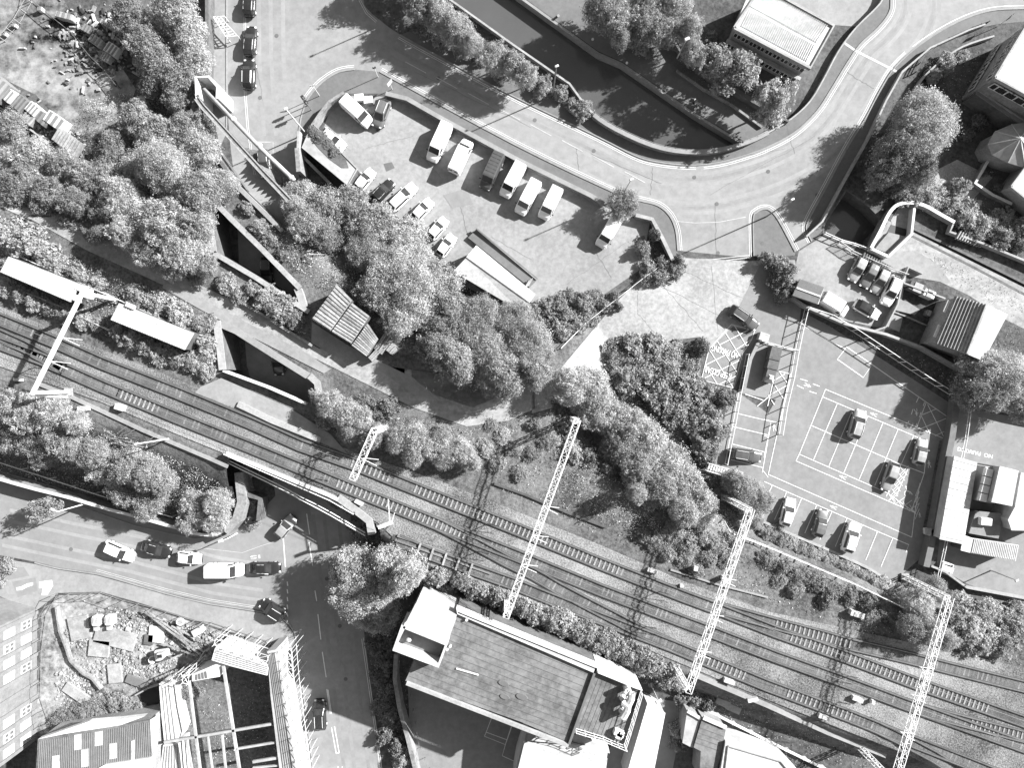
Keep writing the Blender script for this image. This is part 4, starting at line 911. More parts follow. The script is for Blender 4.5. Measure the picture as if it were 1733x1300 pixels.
# long pale roof and sheds
t = bld("long_low_building", "long narrow pale roof with stains at the bottom right of the works building", P(1100, 1260), "building")
q = [(1096, 1191), (1126, 1208), (1104, 1320), (1058, 1320)]; walls_(t, q, 4.2, 0, m_render, .1); slabroof(t, q, 4.2, .2, M("stained_roof", .6, .35, .35, 1.5))
t = bld("grey_shed", "pale grey flat roofed shed with a white edge between the bushes", P(1172, 1235), "shed")
q = [(1163, 1203), (1186, 1216), (1172, 1267), (1155, 1258)]; walls_(t, q, 3.6, 0, m_brick, .1); slabroof(t, q, 3.6, .2, m_roofl); bm = BM(); bar(bm, P(1163, 1204, 3.75), P(1186, 1217, 3.75), .4, .3); ob("fascia", bm, m_white, t)
t = bld("grey_shed", "grey seamed roof shed with a bright end below the white lineside kerb", P(1208, 1250), "shed")
q = [(1189, 1215), (1229, 1232), (1220, 1280), (1205, 1330), (1183, 1320), (1186, 1272), (1174, 1266)]; walls_(t, q, 3.9, 0, m_brick, .1); slabroof(t, q, 3.9, .2, m_roofg)
ribs(t, [(1186, 1228), (1176, 1262), (1214, 1275), (1226, 1243)], 3.9, 4, m_patch, w=.06, h=.04, name="roof_seams"); bm = BM(); bar(bm, P(1190, 1215, 4.05), P(1229, 1232, 4.05), .5, .3); ob("fascia", bm, m_white, t)
t = bld("white_roof_unit", "wide bright white roof at the bottom edge right of the grey sheds", P(1270, 1290))
q = [(1228, 1256), (1262, 1262), (1330, 1285), (1370, 1330), (1215, 1330)]; walls_(t, q, 4.5, 0, m_render, .1); slabroof(t, q, 4.5, .2, m_white); parapet(t, [(1233, 1264), (1322, 1290), (1350, 1325), (1225, 1325)], 4.5, .2, .15, m_cope)
# van car park roof and ramp
t = bld("white_roof_hut", "long bright white roofed hut at the edge of the van car park", P(840, 475), "hut")
q = [(806, 415), (906, 498), (883, 528), (767, 459)]; walls_(t, q, 3.0, 0, m_stone, .15)
bm = BM(); slope(bm, P(806, 415, 2.8), P(906, 498, 2.8), P(896, 512, 3.3), P(789, 435, 3.3)); ob("roof", bm, m_white, t)
bm = BM(); slope(bm, P(789, 436, 3.296), P(896, 513, 3.296), P(883, 528, 2.8), P(767, 459, 2.8)); ob("roof", bm, m_white, t)
bm = BM(); bar(bm, P(789, 435, 3.33), P(896, 512, 3.33), .12, .08); ob("ridge", bm, m_metal, t)
t = T("loading_ramp", "narrow grey ramp with a dark kerb alongside the white roofed hut", "ramp", P(850, 435))
bm = BM(); prism(bm, [P(a, b, .5) for a, b in [(806, 388), (908, 474), (896, 486), (792, 402)]], 0); ob("slab", bm, m_pave, t)
bm = BM(); bar(bm, P(806, 386, .8), P(910, 472, .6), .15, .4); ob("side_kerb", bm, m_metal, t)
for k in range(3):
    bm = BM(); a = P(896+k*3, 474-k*2, .9-.2*k); bar(bm, a, a+(P(888+k*3, 488-k*2, 0)-P(896+k*3, 474-k*2, 0)), .14, .2); ob("step", bm, m_cope, t)
# overgrown flat roof
t = bld("overgrown_container", "long flat roofed store with weeds growing on its roof beside the small white car", P(555, 255), "store")
q = [(529, 208), (604, 285), (588, 313), (511, 249)]; walls_(t, q, 2.8, 0, m_dwall, .05); slabroof(t, q, 2.8, .2, m_roofl)
parapet(t, q, 2.8, .12, .12, m_cope)
bm = BM(); prism(bm, [P(a, b, 2.84) for a, b in [(527, 214), (541, 219), (566, 243), (585, 268), (590, 284), (578, 284), (556, 268), (540, 252), (530, 240)]], 2.7); ob("moss_bed", bm, m_dwall, t)
# cabins
for lab, q, n in (("longer bright white ribbed hut roof at the left edge with vents at its end", [(14, 434), (135, 481), (119, 511), (0, 460)], 30), ("shorter bright white ribbed hut roof beside the railway", [(201, 513), (328, 564), (312, 592), (187, 541)], 30)):
    t = bld("relay_hut", lab, G(*q[0]), "hut"); zz = G(q[3][0], q[3][1], 3).z; b0 = zz-3.3
    walls_(t, q, zz, b0, m_dwall, .1); slabroof(t, q, zz, .2, m_white); ribs(t, q, zz, n, m_white2, w=.09, h=.07)
    if n and q[0][0] < 100:
        for a, b in ((138, 488), (147, 493), (134, 506), (150, 500)):
            bm = BM(); box(bm, P(a, b, zz-.6), (1.0, .9, 1.4), rz=-.4, bevel=.1); ob("vent_unit", bm, m_white2, t)
    else:
        bm = BM(); box(bm, P(221, 518, zz+.1), (1.3, .6, .4), rz=-.4, bevel=.05); ob("vent_unit", bm, m_white2, t)
# timber sheds
for lab, q, zz, m in (("timber shed with a striped corrugated roof left of the lumber piles", [(570, 482), (596, 508), (559, 560), (528, 540)], 3.2, m_wood), ("middle timber shed with a stained corrugated roof", [(596, 513), (625, 535), (594, 582), (561, 562)], 2.8, m_wood), ("low slatted shed roof half under the tree", [(622, 548), (640, 574), (620, 603), (595, 585)], 2.4, m_wood)):
    t = bld("timber_shed", lab, G(*q[0]), "shed"); z0 = G(q[3][0], q[3][1]).z+zz
    walls_(t, q, z0, z0-zz-.8, m_dwall, .12); slabroof(t, q, z0, .12, m); ribs(t, [q[0], q[3], q[2], q[1]], z0, 11, m_wood, w=.2, h=.1)
for lab, q, n in (("long lumber pile with its planks running down beside the low slatted shed", [(651, 563), (668, 574), (646, 600), (634, 590)], 6), ("short lumber pile right of the long one", [(664, 580), (676, 590), (664, 601), (654, 593)], 4), ("narrow pale lumber bundle at the lower end of the long pile", [(636, 592), (644, 597), (630, 612), (624, 605)], 3)):
    t = T("lumber_pile", lab, "lumber pile", G(*q[0]))
    zz = G(*q[0]).z+1.0; a, b, c_, d_ = [P(*p, zz) for p in q]
    for k in range(n):
        f = (k+.5)/n; bm = BM(); s = a.lerp(b, f); e = d_.lerp(c_, f); s.z = e.z = zz-random.uniform(.1, .5); bar(bm, s, e, (b-a).length/n*.85, .9); ob("plank_stack", bm, m_wood, t)
# ------------------------------------------------------------------ brick mill at lower left
t = bld("white_mill_building", "tall pale building with rows of white windows at the lower left corner", P(0, 1150)); zt = 15.0
A, B = P(63, 1030, 0), P(62, 1246, 0); C = P(-90, 985, 0); D = P(-120, 1290, 0)
bm = BM(); prism(bm, [A, B, D, C], 0, zt); ob("walls", bm, M("mill_render", .155, .2, .3, 1.5), t)
bm = BM(); prism(bm, [p+(p-(A+B+C+D)/4).normalized()*.4 for p in (A, B, D, C)], zt+.002, zt+.6); ob("roof", bm, m_roofl, t)
dv = (B-A).normalized(); Lw = (B-A).length; nr = Vector((1, 0, 0)) if abs(dv.y) > .9 else Vector((dv.y, -dv.x, 0))
for i in range(9):
    for r in range(4):
        if i in (4, 5) and r < 2: continue
        c = A+dv*(1.6+i*2.05)+nr*.04; c.z = 2.3+r*3.3
        bm = BM(); bar(bm, c-dv*.62, c+dv*.62, .14, 2.0); fr = ob("window", bm, m_white, t)
        bm = BM()
        for u in (-.3, .3):
            for v in (-.45, .45): bar(bm, c+nr*.05+dv*(u-.2)+Vector((0, 0, v)), c+nr*.05+dv*(u+.2)+Vector((0, 0, v)), .06, .6)
        ob("pane", bm, m_roofl if (i*2+r) % 3 else m_dwall, fr)
for i in range(10):
    c = A+dv*(.55+i*2.05)+nr*.1; bm = BM(); bar(bm, c, c+Vector((0, 0, zt-.5)), .5, .14); ob("pier", bm, m_metal, t)
# skylight roof
t = bld("workshop_roof_building", "grey corrugated workshop roof with bright skylight strips at the bottom left", P(160, 1260), "workshop")
q = [(64, 1252), (254, 1219), (258, 1330), (60, 1330)]; walls_(t, q, 5.5, 0, m_brick, .1); slabroof(t, q, 5.5, .2, m_roofg)
ribs(t, [(66, 1256), (252, 1223), (256, 1328), (62, 1328)], 5.5, 60, m_metal, w=.1, h=.07)
for a, b, c_, d_ in ((125, 1245, 12, 26), (160, 1240, 13, 24), (88, 1281, 12, 30), (137, 1270, 12, 30), (185, 1260, 12, 26), (222, 1255, 5, 40)):
    bm = BM(); prism(bm, [P(a+x, b+y, 5.62) for x, y in ((0, 0), (c_, -2), (c_, d_-2), (0, d_))], 5.4); ob("skylight", bm, m_white, t)
bm = BM(); slope(bm, P(254, 1219, 5.5), P(270, 1209, 4.7), P(266, 1262, 4.7), P(257, 1275, 5.5)); ob("roof_slope", bm, m_roofl, t)
bm = BM(); prism(bm, [P(a, b, 5.9) for a, b in [(150, 1222), (203, 1218), (245, 1213), (205, 1228), (110, 1243), (64, 1252)]], 5.0); ob("broken_parapet", bm, m_white2, t)
bm = BM(); prism(bm, [P(a, b, 5.9) for a, b in [(176, 1296), (256, 1283), (258, 1300), (150, 1310)]], 5.0); ob("parapet", bm, m_white2, t)
# ruin walls
def ruin(lab, q, z, m=m_white2, zb=0):
    t = T("ruined_wall", lab, "ruined wall", P(*q[0])); bm = BM(); prism(bm, [P(a, b, z) for a, b in q], zb); ob("masonry", bm, m, t); return t
t = ruin("broad bright white ruined wall beside the excavated pit", [(269, 1158), (290, 1156), (296, 1200), (306, 1240), (300, 1254), (278, 1258), (273, 1210)], 3)
ribs(t, [(272, 1162), (288, 1160), (300, 1250), (280, 1255)], 3, 3, m_stone, w=.08, h=.08, name="ledge")
t = ruin("split white wall continuing to the bottom edge below the broad white wall", [(276, 1262), (304, 1258), (308, 1330), (268, 1330)], 3)
ribs(t, [(278, 1264), (302, 1260), (305, 1328), (270, 1328)], 3, 6, m_stone, w=.12, h=.1, name="ledge")
t = ruin("scaffolded white wall top running between the ruin and the street corner", [(364, 1097), (455, 1126), (452, 1144), (390, 1128), (358, 1118)], 5)
ribs(t, [(366, 1100), (360, 1117), (450, 1142), (454, 1128)], 5, 5, m_metal, w=.06, h=.08, name="ledge")
t = ruin("pale street wall of the ruin under scaffolding running to the bottom edge", [(452, 1103), (467, 1100), (480, 1180), (500, 1300), (506, 1340), (478, 1340), (470, 1280), (458, 1180)], 5, m_roofl)
ribs(t, [(453, 1106), (466, 1104), (502, 1330), (482, 1330)], 5, 5, m_metal, w=.07, h=.1, name="ledge")
t = ruin("cranked white wall with square openings at the head of the ruin", [(325, 1142), (372, 1122), (380, 1128), (372, 1146), (325, 1154)], 4.4)
ribs(t, [(330, 1143), (350, 1136), (352, 1148), (330, 1152)], 4.4, 4, m_dwall, w=.3, h=.06, name="opening")
# scaffolds
def scaffold(lab, pts, z=6, wd=.8):
    t = T("scaffold", lab, "scaffold", P(*pts[0]))
    ln = rpath([P(a, b, z) for a, b in pts], 1.9); o = offs(ln, wd)
    bm = BM()
    for L in (ln, o):
        for a, b in zip(L, L[1:]):
            for zz in (0, -2.0): bar(bm, a+Vector((0, 0, zz)), b+Vector((0, 0, zz)), .05)
    for a, b in zip(ln, o): bar(bm, a, b, .07)
    for i in range(len(ln)-1): bar(bm, ln[i], o[i+1], .05)
    ob("ledgers", bm, m_galv, t); first = None
    for L in (ln, o):
        for p in L:
            bm = None
            if first is None:
                bm = BM(); bar(bm, (0, 0, 0), (0, 0, z+.6), .05); first = s = ob("standard", bm, m_galv, t)
            else: s = first.copy(); COL.objects.link(s)
            s.location = (p.x, p.y, 0)
    for i in range(2, len(ln), 4):
        bm = BM(); d_ = (ln[i]-o[i]); bar(bm, ln[i]+Vector((0, 0, -2)), ln[i]-(o[i]-ln[i]).normalized()*.9+Vector((.3, .4, -3.2)), .06); ob("raking_tube", bm, m_galv, t)
scaffold("scaffold lattice along the street side of the ruin", [(484, 1100), (488, 1150), (495, 1210), (506, 1290), (510, 1320)])
scaffold("scaffold lattice along the top edge of the white ruin wall", [(362, 1092), (400, 1104), (452, 1120)], 5.6)
scaffold("small scaffold at the corner above the excavated pit", [(318, 1158), (322, 1132), (290, 1148)], 5)
# roof steels
t = T("roof_steels", "grid of bare grey roof beams spanning the roofless ruin", "steel frame", P(380, 1220))
for a, b, wd in (((320, 1153), (341, 1320), .3), ((378, 1127), (408, 1320), .36), ((278, 1257), (459, 1226), .32), ((401, 1268), (466, 1257), .26), ((316, 1253), (328, 1320), .28), ((352, 1247), (362, 1320), .2), ((376, 1244), (384, 1320), .24), ((428, 1290), (470, 1283), .35), ((428, 1300), (472, 1296), .2)):
    bm = BM(); bar(bm, P(*a, 4.6), P(*b, 4.6), wd, .3); ob("beam", bm, m_roofl, t)
# hoarding fence of demolition site
fence("temporary mesh fencing along the top of the demolition site", [(100, 1003), (140, 1006), (172, 1003), (210, 1016), (260, 1028), (330, 1050), (360, 1053), (452, 1084), (458, 1092)], 2.0, 2.6, m_metal, .045, 2)
fence("temporary fencing between the white mill and the demolition site", [(100, 1003), (80, 1040), (72, 1100), (70, 1180), (84, 1222)], 2.0, 2.6, m_metal, .045, 2)
wall("jagged sunlit wall remnant dividing the broken slabs from the weedy strip", [(94, 1028), (100, 1070), (110, 1095), (118, 1120), (140, 1142), (155, 1150), (170, 1168)], .28, h=.7, m=m_stone)
bm = BM(); prism(bm, [P(a, b, .15) for a, b in [(232, 1175), (268, 1160), (270, 1186), (262, 1206), (238, 1185)]], -.1); tag(ob("excavated_pit", bm, m_black), "pit painted black as its shadow beside the broad white wall", "pit")  # flat slab, its black colour stands in for the pit's shade
# rubble heap and slabs (uncountable)
bm = BM()
for k in range(4000):
    f = random.random(); cx, cy = random.choice([(300, 1060), (250, 1040), (330, 1110), (290, 1040), (420, 1090), (350, 1080), (220, 1040), (120, 1165), (270, 1130), (215, 1065), (150, 1080), (180, 1130), (240, 1130), (130, 1150), (380, 1085), (200, 1100)])
    a, b = random.gauss(cx, 26), random.gauss(cy, 14)
    if a < 95 or a > 448 or b < 1008+(a-100)*.23 or (a > 300 and b > 1112): continue
    s = random.uniform(.07, .28)*(1 if random.random() < .93 else 2.2); p = P(a, b, s*.3)
    vs = box(bm, p, (s, s*random.uniform(.4, 1), s*random.uniform(.3, .8)), random.uniform(0, 3), random.uniform(.6, 1))
tag(ob("rubble", bm, m_rub), "broken masonry rubble strewn over the demolition site", "rubble", kind='stuff')
for k, (a, b, s, rz, lab, mm) in enumerate([(265, 1074, (2.2, 2.4), -.1, "bright white square slab near the excavator", m_white), (252, 1083, (1.3, 1.5), -.1, "dark square slab beside the white slab", m_dwall), (135, 1063, (3.0, 3.4), .2, "large pale broken floor slab at the upper left of the site", m_conc), (195, 1080, (6.0, 2.6), -.25, "long pale floor slab in the middle of the site", m_conc), (168, 1098, (3.0, 2.4), -.1, "squarish pale floor slab above the weeds", m_conc), (195, 1140, (2.0, 2.8), .1, "upright pale slab near the weedy bank", m_conc), (130, 1175, (4.2, 1.5), -.6, "sunlit slab beside the dark bushes", m_cope), (233, 1155, (1.2, 3.5), 1.2, "dark slab at the pit edge", m_pave), (430, 1088, (2.8, 1.0), -.45, "dark paving panel by the street corner", m_metal)]):
    bm = BM(); box(bm, P(a, b, .15), (s[0], s[1], .36), rz=rz, bevel=.02)
    o = ob("floor_slab", bm, mm); tag(o, lab, "slab")
t = T("timber_heap", "heap of long pale beams slanting across the demolition site", "timber heap", P(290, 1070))
for a, b in (((242, 1034), (338, 1108)), ((250, 1036), (345, 1104)), ((290, 1060), (340, 1085)), ((285, 1068), (335, 1094)), ((300, 1060), (320, 1100)), ((275, 1090), (330, 1110))):
    bm = BM(); bar(bm, P(*a, .8), P(*b, .9), .2, .15); ob("beam", bm, m_wood, t)
# scrap in the yard at the top left (uncountable)
bm = BM(); m_scrap = M("scrap", .2, .4, .4, 3, island=.9)
for k in range(900):
    if k % 2: f = random.random(); a, b = 8+f*125+random.gauss(0, 8), 160+f*98+random.gauss(0, 10)
    else: a, b = random.gauss(165, 38), random.gauss(75, 32)
    if a < -20: continue
    s_ = random.uniform(.12, .55); box(bm, P(a, b, s_*.35), (s_*random.uniform(.6, 2.6), s_*random.uniform(.3, 1), s_*.7), random.uniform(0, 3), random.uniform(.7, 1))
tag(ob("scrap", bm, m_scrap), "scattered scrap and offcuts along the edges of the yard", "scrap", kind='stuff')
# excavators
def excavator(lab, x, y, rz, s=1.0):
    t = T("mini_excavator", lab, "excavator", P(x, y), "excavators on the demolition site", rz)
    for sd in (-1, 1):
        bm = BM(); box(bm, (0, sd*.75, .3), (2.4, .42, .6), bevel=.15); ob("track", bm, m_rubber, t, local=True)
    bm = BM(); box(bm, (-.25, 0, 1.0), (2.2, 1.7, .75), bevel=.18); ob("body", bm, m_white2, t, local=True)
    bm = BM(); box(bm, (.15, .3, 1.85), (1.2, .9, 1.2), taper=.85, bevel=.08); cb = ob("cab", bm, m_white, t, local=True)
    bm = BM(); box(bm, (.15, .3, 2.48), (.7, .5, .03)); ob("roof_hatch", bm, m_glass, cb, local=True)
    bm = BM(); bar(bm, (.7, -.25, 1.2), (2.0, -.25, 2.6), .28, .32); bar(bm, (2.0, -.25, 2.6), (2.9, -.25, 1.1), .22, .26); ob("boom", bm, m_metal, t, local=True)
    bm = BM(); box(bm, (2.9, -.25, .6), (.6, .8, .8), taper=.7, bevel=.05); ob("bucket", bm, m_black, t, local=True)
    t.scale = (s, s, s); return t
excavator("white mini excavator with a square cab near the middle of the site", 283, 1104, .15, .95)
t = T("compressor", "pair of rounded pale site machines with grilles at the upper left of the site", "site machine", P(182, 1050), None, .05)
for sx in (-.95, .95):
    bm = BM(); box(bm, (sx, .3, .8), (1.3, 1.5, 1.3), bevel=.22); ob("housing", bm, m_galv, t, local=True)
    bm = BM(); tube(bm, [(sx-.3, -.75, .7), (sx-.3, -1.1, .7)], .42, 12); ob("drum", bm, m_white2, t, local=True)
    bm = BM()
    for k in range(6): box(bm, (sx-.5+k*.2, .45, 1.47), (.06, .9, .05))
    ob("grille", bm, m_metal, t, local=True)
for a, b, lab in ((305, 1053, "round pale tank among the timbers"), (258, 1117, "small round pale drum below the excavator")):
    t = T("drum", lab, "drum", P(a, b)); bm = BM(); tube(bm, [P(a, b, 0), P(a, b, .9)], .55, 14); ob("shell", bm, m_white2, t); bm = BM(); tube(bm, [P(a, b, .902), P(a, b, .95)], .4, 14); ob("lid", bm, m_metal, t)
t = T("portable_cabin", "white tilted site box beside the dark shaded heap", "site box", P(340, 1065), None, .5)
bm = BM(); box(bm, (0, 0, .6), (1.4, .9, 1.2), bevel=.05); ob("body", bm, m_white2, t, local=True); bm = BM(); box(bm, (0, 0, 1.24), (1.5, 1.0, .06)); ob("lid", bm, m_white, t, local=True)
wall("low dark retaining ledge around the excavated pit", [(228, 1178), (250, 1166), (268, 1160)], .2, h=.7, m=m_cope)
# ------------------------------------------------------------------ overhead line gantries
def lattice(bm, A, B, wd, ht, n, th=.09, dz=.07):
    """square lattice girder between two points"""
    A, B = Vector(A), Vector(B); d = (B-A).normalized(); up = Vector((0, 0, 1)) if abs(d.z) < .8 else Vector((0, 1, 0))
    s = d.cross(up).normalized()*wd/2; u = s.cross(d).normalized()*ht/2
    cs = [s+u, -s+u, -s-u, s-u]
    for c in cs: bar(bm, A+c, B+c, th*1.3)
    for i in range(n):
        p, q = A.lerp(B, i/n), A.lerp(B, (i+1)/n)
        for j in range(4):
            c1, c2 = cs[j], cs[(j+1) % 4]
            if i % 2: c1, c2 = c2, c1
            bar(bm, p+c1, q+c2, dz)
        bar(bm, q+cs[0], q+cs[1], dz)
def gantry(lab, a, b, za, legs=True, wd=.95, n=None, solid=False, h0=None, extra=()):
    wd = .8
    A, B = P(*a, za), P(*b, za); t = T("overhead_line_gantry", lab, "gantry", (A.x, A.y, hgt(A.x, A.y)), "lattice gantries over the railway" if not solid else None)
    L = (B-A).length
    bm = BM()
    if solid: bar(bm, A, B, .42, .4)
    else: lattice(bm, A, B, wd, .8, n or int(L/1.0), .06, .042)
    ob("boom", bm, m_galv, t)
    for p, sg in ((A, 1), (B, -1)):
        if legs is not True and not legs[0 if sg > 0 else 1]: continue
        g = hgt(p.x, p.y); q = p+(B-A).normalized()*sg*.3
        bm = BM()
        if solid: bar(bm, (q.x, q.y, g), (q.x, q.y, za), .45, .45)
        else: lattice(bm, (q.x, q.y, g-.1), (q.x, q.y, za-.3), .6, .6, 9, .09, .06)
        ob("mast", bm, m_galv, t)
        bm = BM(); box(bm, (q.x, q.y, g+.1), (1.1, 1.1, .4)); ob("footing", bm, m_conc, t)
    for f in extra:
        p = A.lerp(B, f); bm = BM(); bar(bm, p+Vector((0, 0, -.3)), p+Vector((0, 0, -1.7)), .1); bar(bm, p+Vector((0, 0, -1.6)), p+Vector((1.9, -.2, -1.5)), .08); bar(bm, p+Vector((0, 0, -.4)), p+Vector((1.7, -1.0, -1.3)), .06)
        ob("registration_arm", bm, m_galv, t)
    return t
gantry("solid white beam gantry over the tracks at the left edge", (141, 492), (54, 668), 12.2, solid=True, extra=(.45, .68))
gantry("short lattice cantilever reaching over the northern track near the street bridge", (635, 726), (597, 812), 12.0, legs=(True, False), extra=(.6,))
gantry("long lattice gantry in the middle of the picture", (978, 710), (856, 1045), 11.8, extra=(.45, .6, .75))
gantry("lattice gantry crossing the tracks to the foot of the sheds", (1271, 861), (1164, 1172), 11.0, extra=(.4, .6, .8))
gantry("lattice gantry at the lower right corner", (1607, 1010), (1512, 1330), 10.2, extra=(.4, .55, .75))
t = T("signal_bracket", "white angled bracket post beside the big pale tree and the bridge wing wall", "bracket post", G(652, 890))
bm = BM(); p0 = G(645, 905); q0 = P(660, 887, 9); bar(bm, p0, q0, .25); bar(bm, P(640, 893, 9.2), P(664, 884, 9.2), .5, .3); bar(bm, q0, P(657, 845, 9.2), .12); bar(bm, P(663, 884, 9.2), P(668, 868, 9.2), .09)
ob("post_and_arms", bm, m_white2, t)
for sx, (a, b, c_, e_) in (("left", (54, 668, 114, 672)),):
    t = T("gantry_stay", "thick white stay running from the foot of the solid white gantry", "stay", P(54, 668)); bm = BM(); bar(bm, P(a, b, 11), G(c_, e_), .35); ob("strut", bm, m_galv, t)
# contact wires
def wire(lab, pts, dz=5.0):
    bm = BM(); ln = rpath([G(a, b, dz) for a, b in pts], 8); 
    for p in ln: p.z = hgt(p.x, p.y)+dz
    tube(bm, ln, .025, 4); tag(ob("contact_wire", bm, m_metal), lab, "overhead wire")
wire("overhead wire above the northern main line", TA[1:]); wire("overhead wire above the middle main line", TB[1:])

# ------------------------------------------------------------------ lamps, signals, signs
def lamp(lab, x, y, h, arm=(0, 0), r=.09, head=.32, m=m_galv):
    b = G(x, y); t = T("street_lamp", lab, "street lamp", b); top = b+Vector((0, 0, h)); e = top+Vector((arm[0], arm[1], .15))
    bm = BM(); tube(bm, [b, b+Vector((0, 0, h*.3)), top], r*1.3, 8, r*.8); ob("pole", bm, m, t)
    if arm != (0, 0): bm = BM(); tube(bm, [top, e], r*.7, 6); ob("arm", bm, m, t)
    bm = BM(); box(bm, e, (head*1.9, head, .16), rz=math.atan2(arm[1], arm[0]) if arm != (0, 0) else .4, taper=.7, bevel=.03); ob("lamp_head", bm, m_white2, t)
lamp("tall street lamp leaning over the road by the overgrown roof", 518, 226, 9)
lamp("tall street lamp on the canal bank between the bushes", 935, 162, 9.3, m=m_metal)
lamp("street lamp behind the small tree at the edge of the van car park", 1050, 335, 9)
lamp("street lamp on the kerb island at the junction mouth", 1296, 367, 9.4, m=m_metal)
lamp("short lamp with a round pale head on the bank above the towpath", 1146, 98, 5.5, head=.45)
lamp("street lamp on the retaining wall above the side road", 155, 850, 7.5, arm=(-.6, .3))
lamp("lamp post among the thin branches on the railway bank", 285, 743, 8)
lamp("lamp post standing in the corner between hedge and long pale roof", 1098, 1152, 6.5, head=.5)
lamp("street lamp in the service yard at the right edge", 1677, 966, 5)
lamp("street lamp in front of the dark strip trees at the top", 687, 24, 9, m=m_metal)
lamp("low lamp with a round white head on the corner of the side road", 401, 903, 3.5, arm=(-.9, -.3), head=.45)
def tsign(lab, x, y, h, w_, hh, rz, m=m_metal, name="road_sign", cat="road sign"):
    b = P(x, y); t = T(name, lab, cat, b, None, rz)
    bm = BM(); tube(bm, [(0, 0, 0), (0, 0, h)], .05, 6); ob("pole", bm, m_galv, t, local=True)
    bm = BM(); box(bm, (0, 0, h-hh/2), (w_, .06, hh), bevel=.01); ob("panel", bm, m, t, local=True); return t
tsign("white T shaped sign post on the kerb of the street corner", 541, 162, 3.6, .9, .25, .1, m_white2)
tsign("white sign panel on the pavement by the canal road", 664, 151, 2.6, 1.0, .9, .9, m_white2)
tsign("dark pole sign by the pedestrian gap at the corner", 640, 130, 3.2, .5, .5, .3, m_dwall)
tsign("dark direction sign beside the guard rail at the upper right", 1687, 45, 3.2, .9, .9, .8, m_dwall)
for x, y, lab in ((522, 178, "traffic signal nearest the kerb edge on the street corner"), (527, 186, "traffic signal set back beside the first on the street corner")):
    t = T("traffic_signal", lab, "traffic signal", P(x, y), "traffic signals at the corner", .6)
    bm = BM(); tube(bm, [(0, 0, 0), (0, 0, 3.4)], .06, 6); ob("pole", bm, m_metal, t, local=True)
    bm = BM(); box(bm, (0, -.15, 3.0), (.45, .3, 1.0), bevel=.05); hd = ob("signal_head", bm, m_black, t, local=True)
    bm = BM()
    for zz in (2.7, 3.0, 3.3): tube(bm, [(0, -.3, zz), (0, -.42, zz)], .11, 8)
    ob("hood", bm, m_metal, hd, local=True)
for k, p in enumerate(((596, 123), (543, 226))): pass
# bins in the van car park corner
for a, b, rz, lab in ((611, 170, .1, "left pale lidded bin behind the white van in the car park corner"), (626, 174, .1, "right pale lidded bin beside the dark grey car")):
    t = T("wheeled_bin", lab, "bin", P(a, b), "bins in the car park corner", rz)
    bm = BM(); box(bm, (0, 0, .6), (1.2, .95, 1.2), taper=1.08, bevel=.05); ob("tub", bm, m_metal, t, local=True)
    bm = BM(); box(bm, (0, .2, 1.28), (1.3, .55, .12), bevel=.03); ob("lid", bm, m_white2, t, local=True); bm = BM(); box(bm, (0, -.3, 1.25), (1.3, .45, .1), bevel=.03); ob("lid", bm, m_galv, t, local=True)
# stored things near the house yard
for a, b, s, m, lab in ((1546, 489, (2.6, 1.3, 1.1), m_dwall, "dark covered skip against the yard wall of the tiled house"), (1565, 499, (1.7, 1.1, 1.2), m_galv, "pale lidded bin cart in the yard of the tiled house"), (1580, 536, (1.1, 2.2, .7), m_white2, "white garden bench set in front of the tiled house"), (1567, 531, (.8, .8, .8), m_metal, "small grey box in the yard of the tiled house")):
    t = T("yard_box", lab, "box" if s[0] < 1 else ("skip" if "skip" in lab else ("bench" if "bench" in lab else "bin")), P(a, b), None, -.4)
    t.name = {"skip": "skip", "bin": "bin_cart", "bench": "garden_bench", "box": "storage_box"}[t['category']]
    if "bench" in lab:
        for k in range(4): bm = BM(); box(bm, (-.3+k*.2, 0, .45), (.15, 2.2, .06)); ob("slat", bm, m, t, local=True)
        for sy in (-.9, .9): bm = BM(); box(bm, (0, sy, .22), (.8, .1, .44)); ob("leg", bm, m, t, local=True)
    else:
        bm = BM(); box(bm, (0, 0, s[2]/2), s, bevel=.06); ob("tub", bm, m, t, local=True)
        bm = BM(); box(bm, (0, 0, s[2]+.05), (s[0]*.5, s[1]*1.05, .1), bevel=.02); ob("lid", bm, m_roofl, t, local=True)
wall("low timber ledge along the terrace of the tiled house yard", [(1510, 527), (1540, 538), (1572, 552), (1582, 545)], .15, h=.4, m=m_wood)
bm = BM(); prism(bm, [P(a, b, .25) for a, b in [(1512, 505), (1535, 510), (1557, 524), (1548, 533), (1512, 524)]], 0); tag(ob("terrace", bm, m_pave_l), "pale timber terrace in the yard of the tiled house", "terrace")
bm = BM(); prism(bm, [P(a, b, .22) for a, b in [(1506, 530), (1528, 537), (1522, 562), (1500, 552)]], 0); tag(ob("patio", bm, m_pave_l), "square paved patio below the timber terrace", "patio")
# service yard bench and boxes
t = T("picnic_table", "white picnic table in the service yard near the fence end", "picnic table", P(1598, 961), None, -.35)
for sy in (-.75, 0, .75): bm = BM(); box(bm, (0, sy, .75 if sy == 0 else .45), (1.8, .8 if sy == 0 else .3, .06)); ob("table_top" if sy == 0 else "seat", bm, m_white2, t, local=True)
for sx in (-.7, .7): bm = BM(); box(bm, (sx, 0, .36), (.1, 1.6, .7)); ob("leg", bm, m_white2, t, local=True)
for a, b, lab in ((1571, 900, "small pale cabinet on the grey boundary wall"),):
    t = T("wall_cabinet", lab, "cabinet", P(a, b)); bm = BM(); box(bm, P(a, b, .7), (.8, .9, 1.4), bevel=.05); ob("body", bm, m_galv, t); bm = BM(); box(bm, P(a, b, 1.43), (.9, 1.0, .08)); ob("lid", bm, m_cope, t)
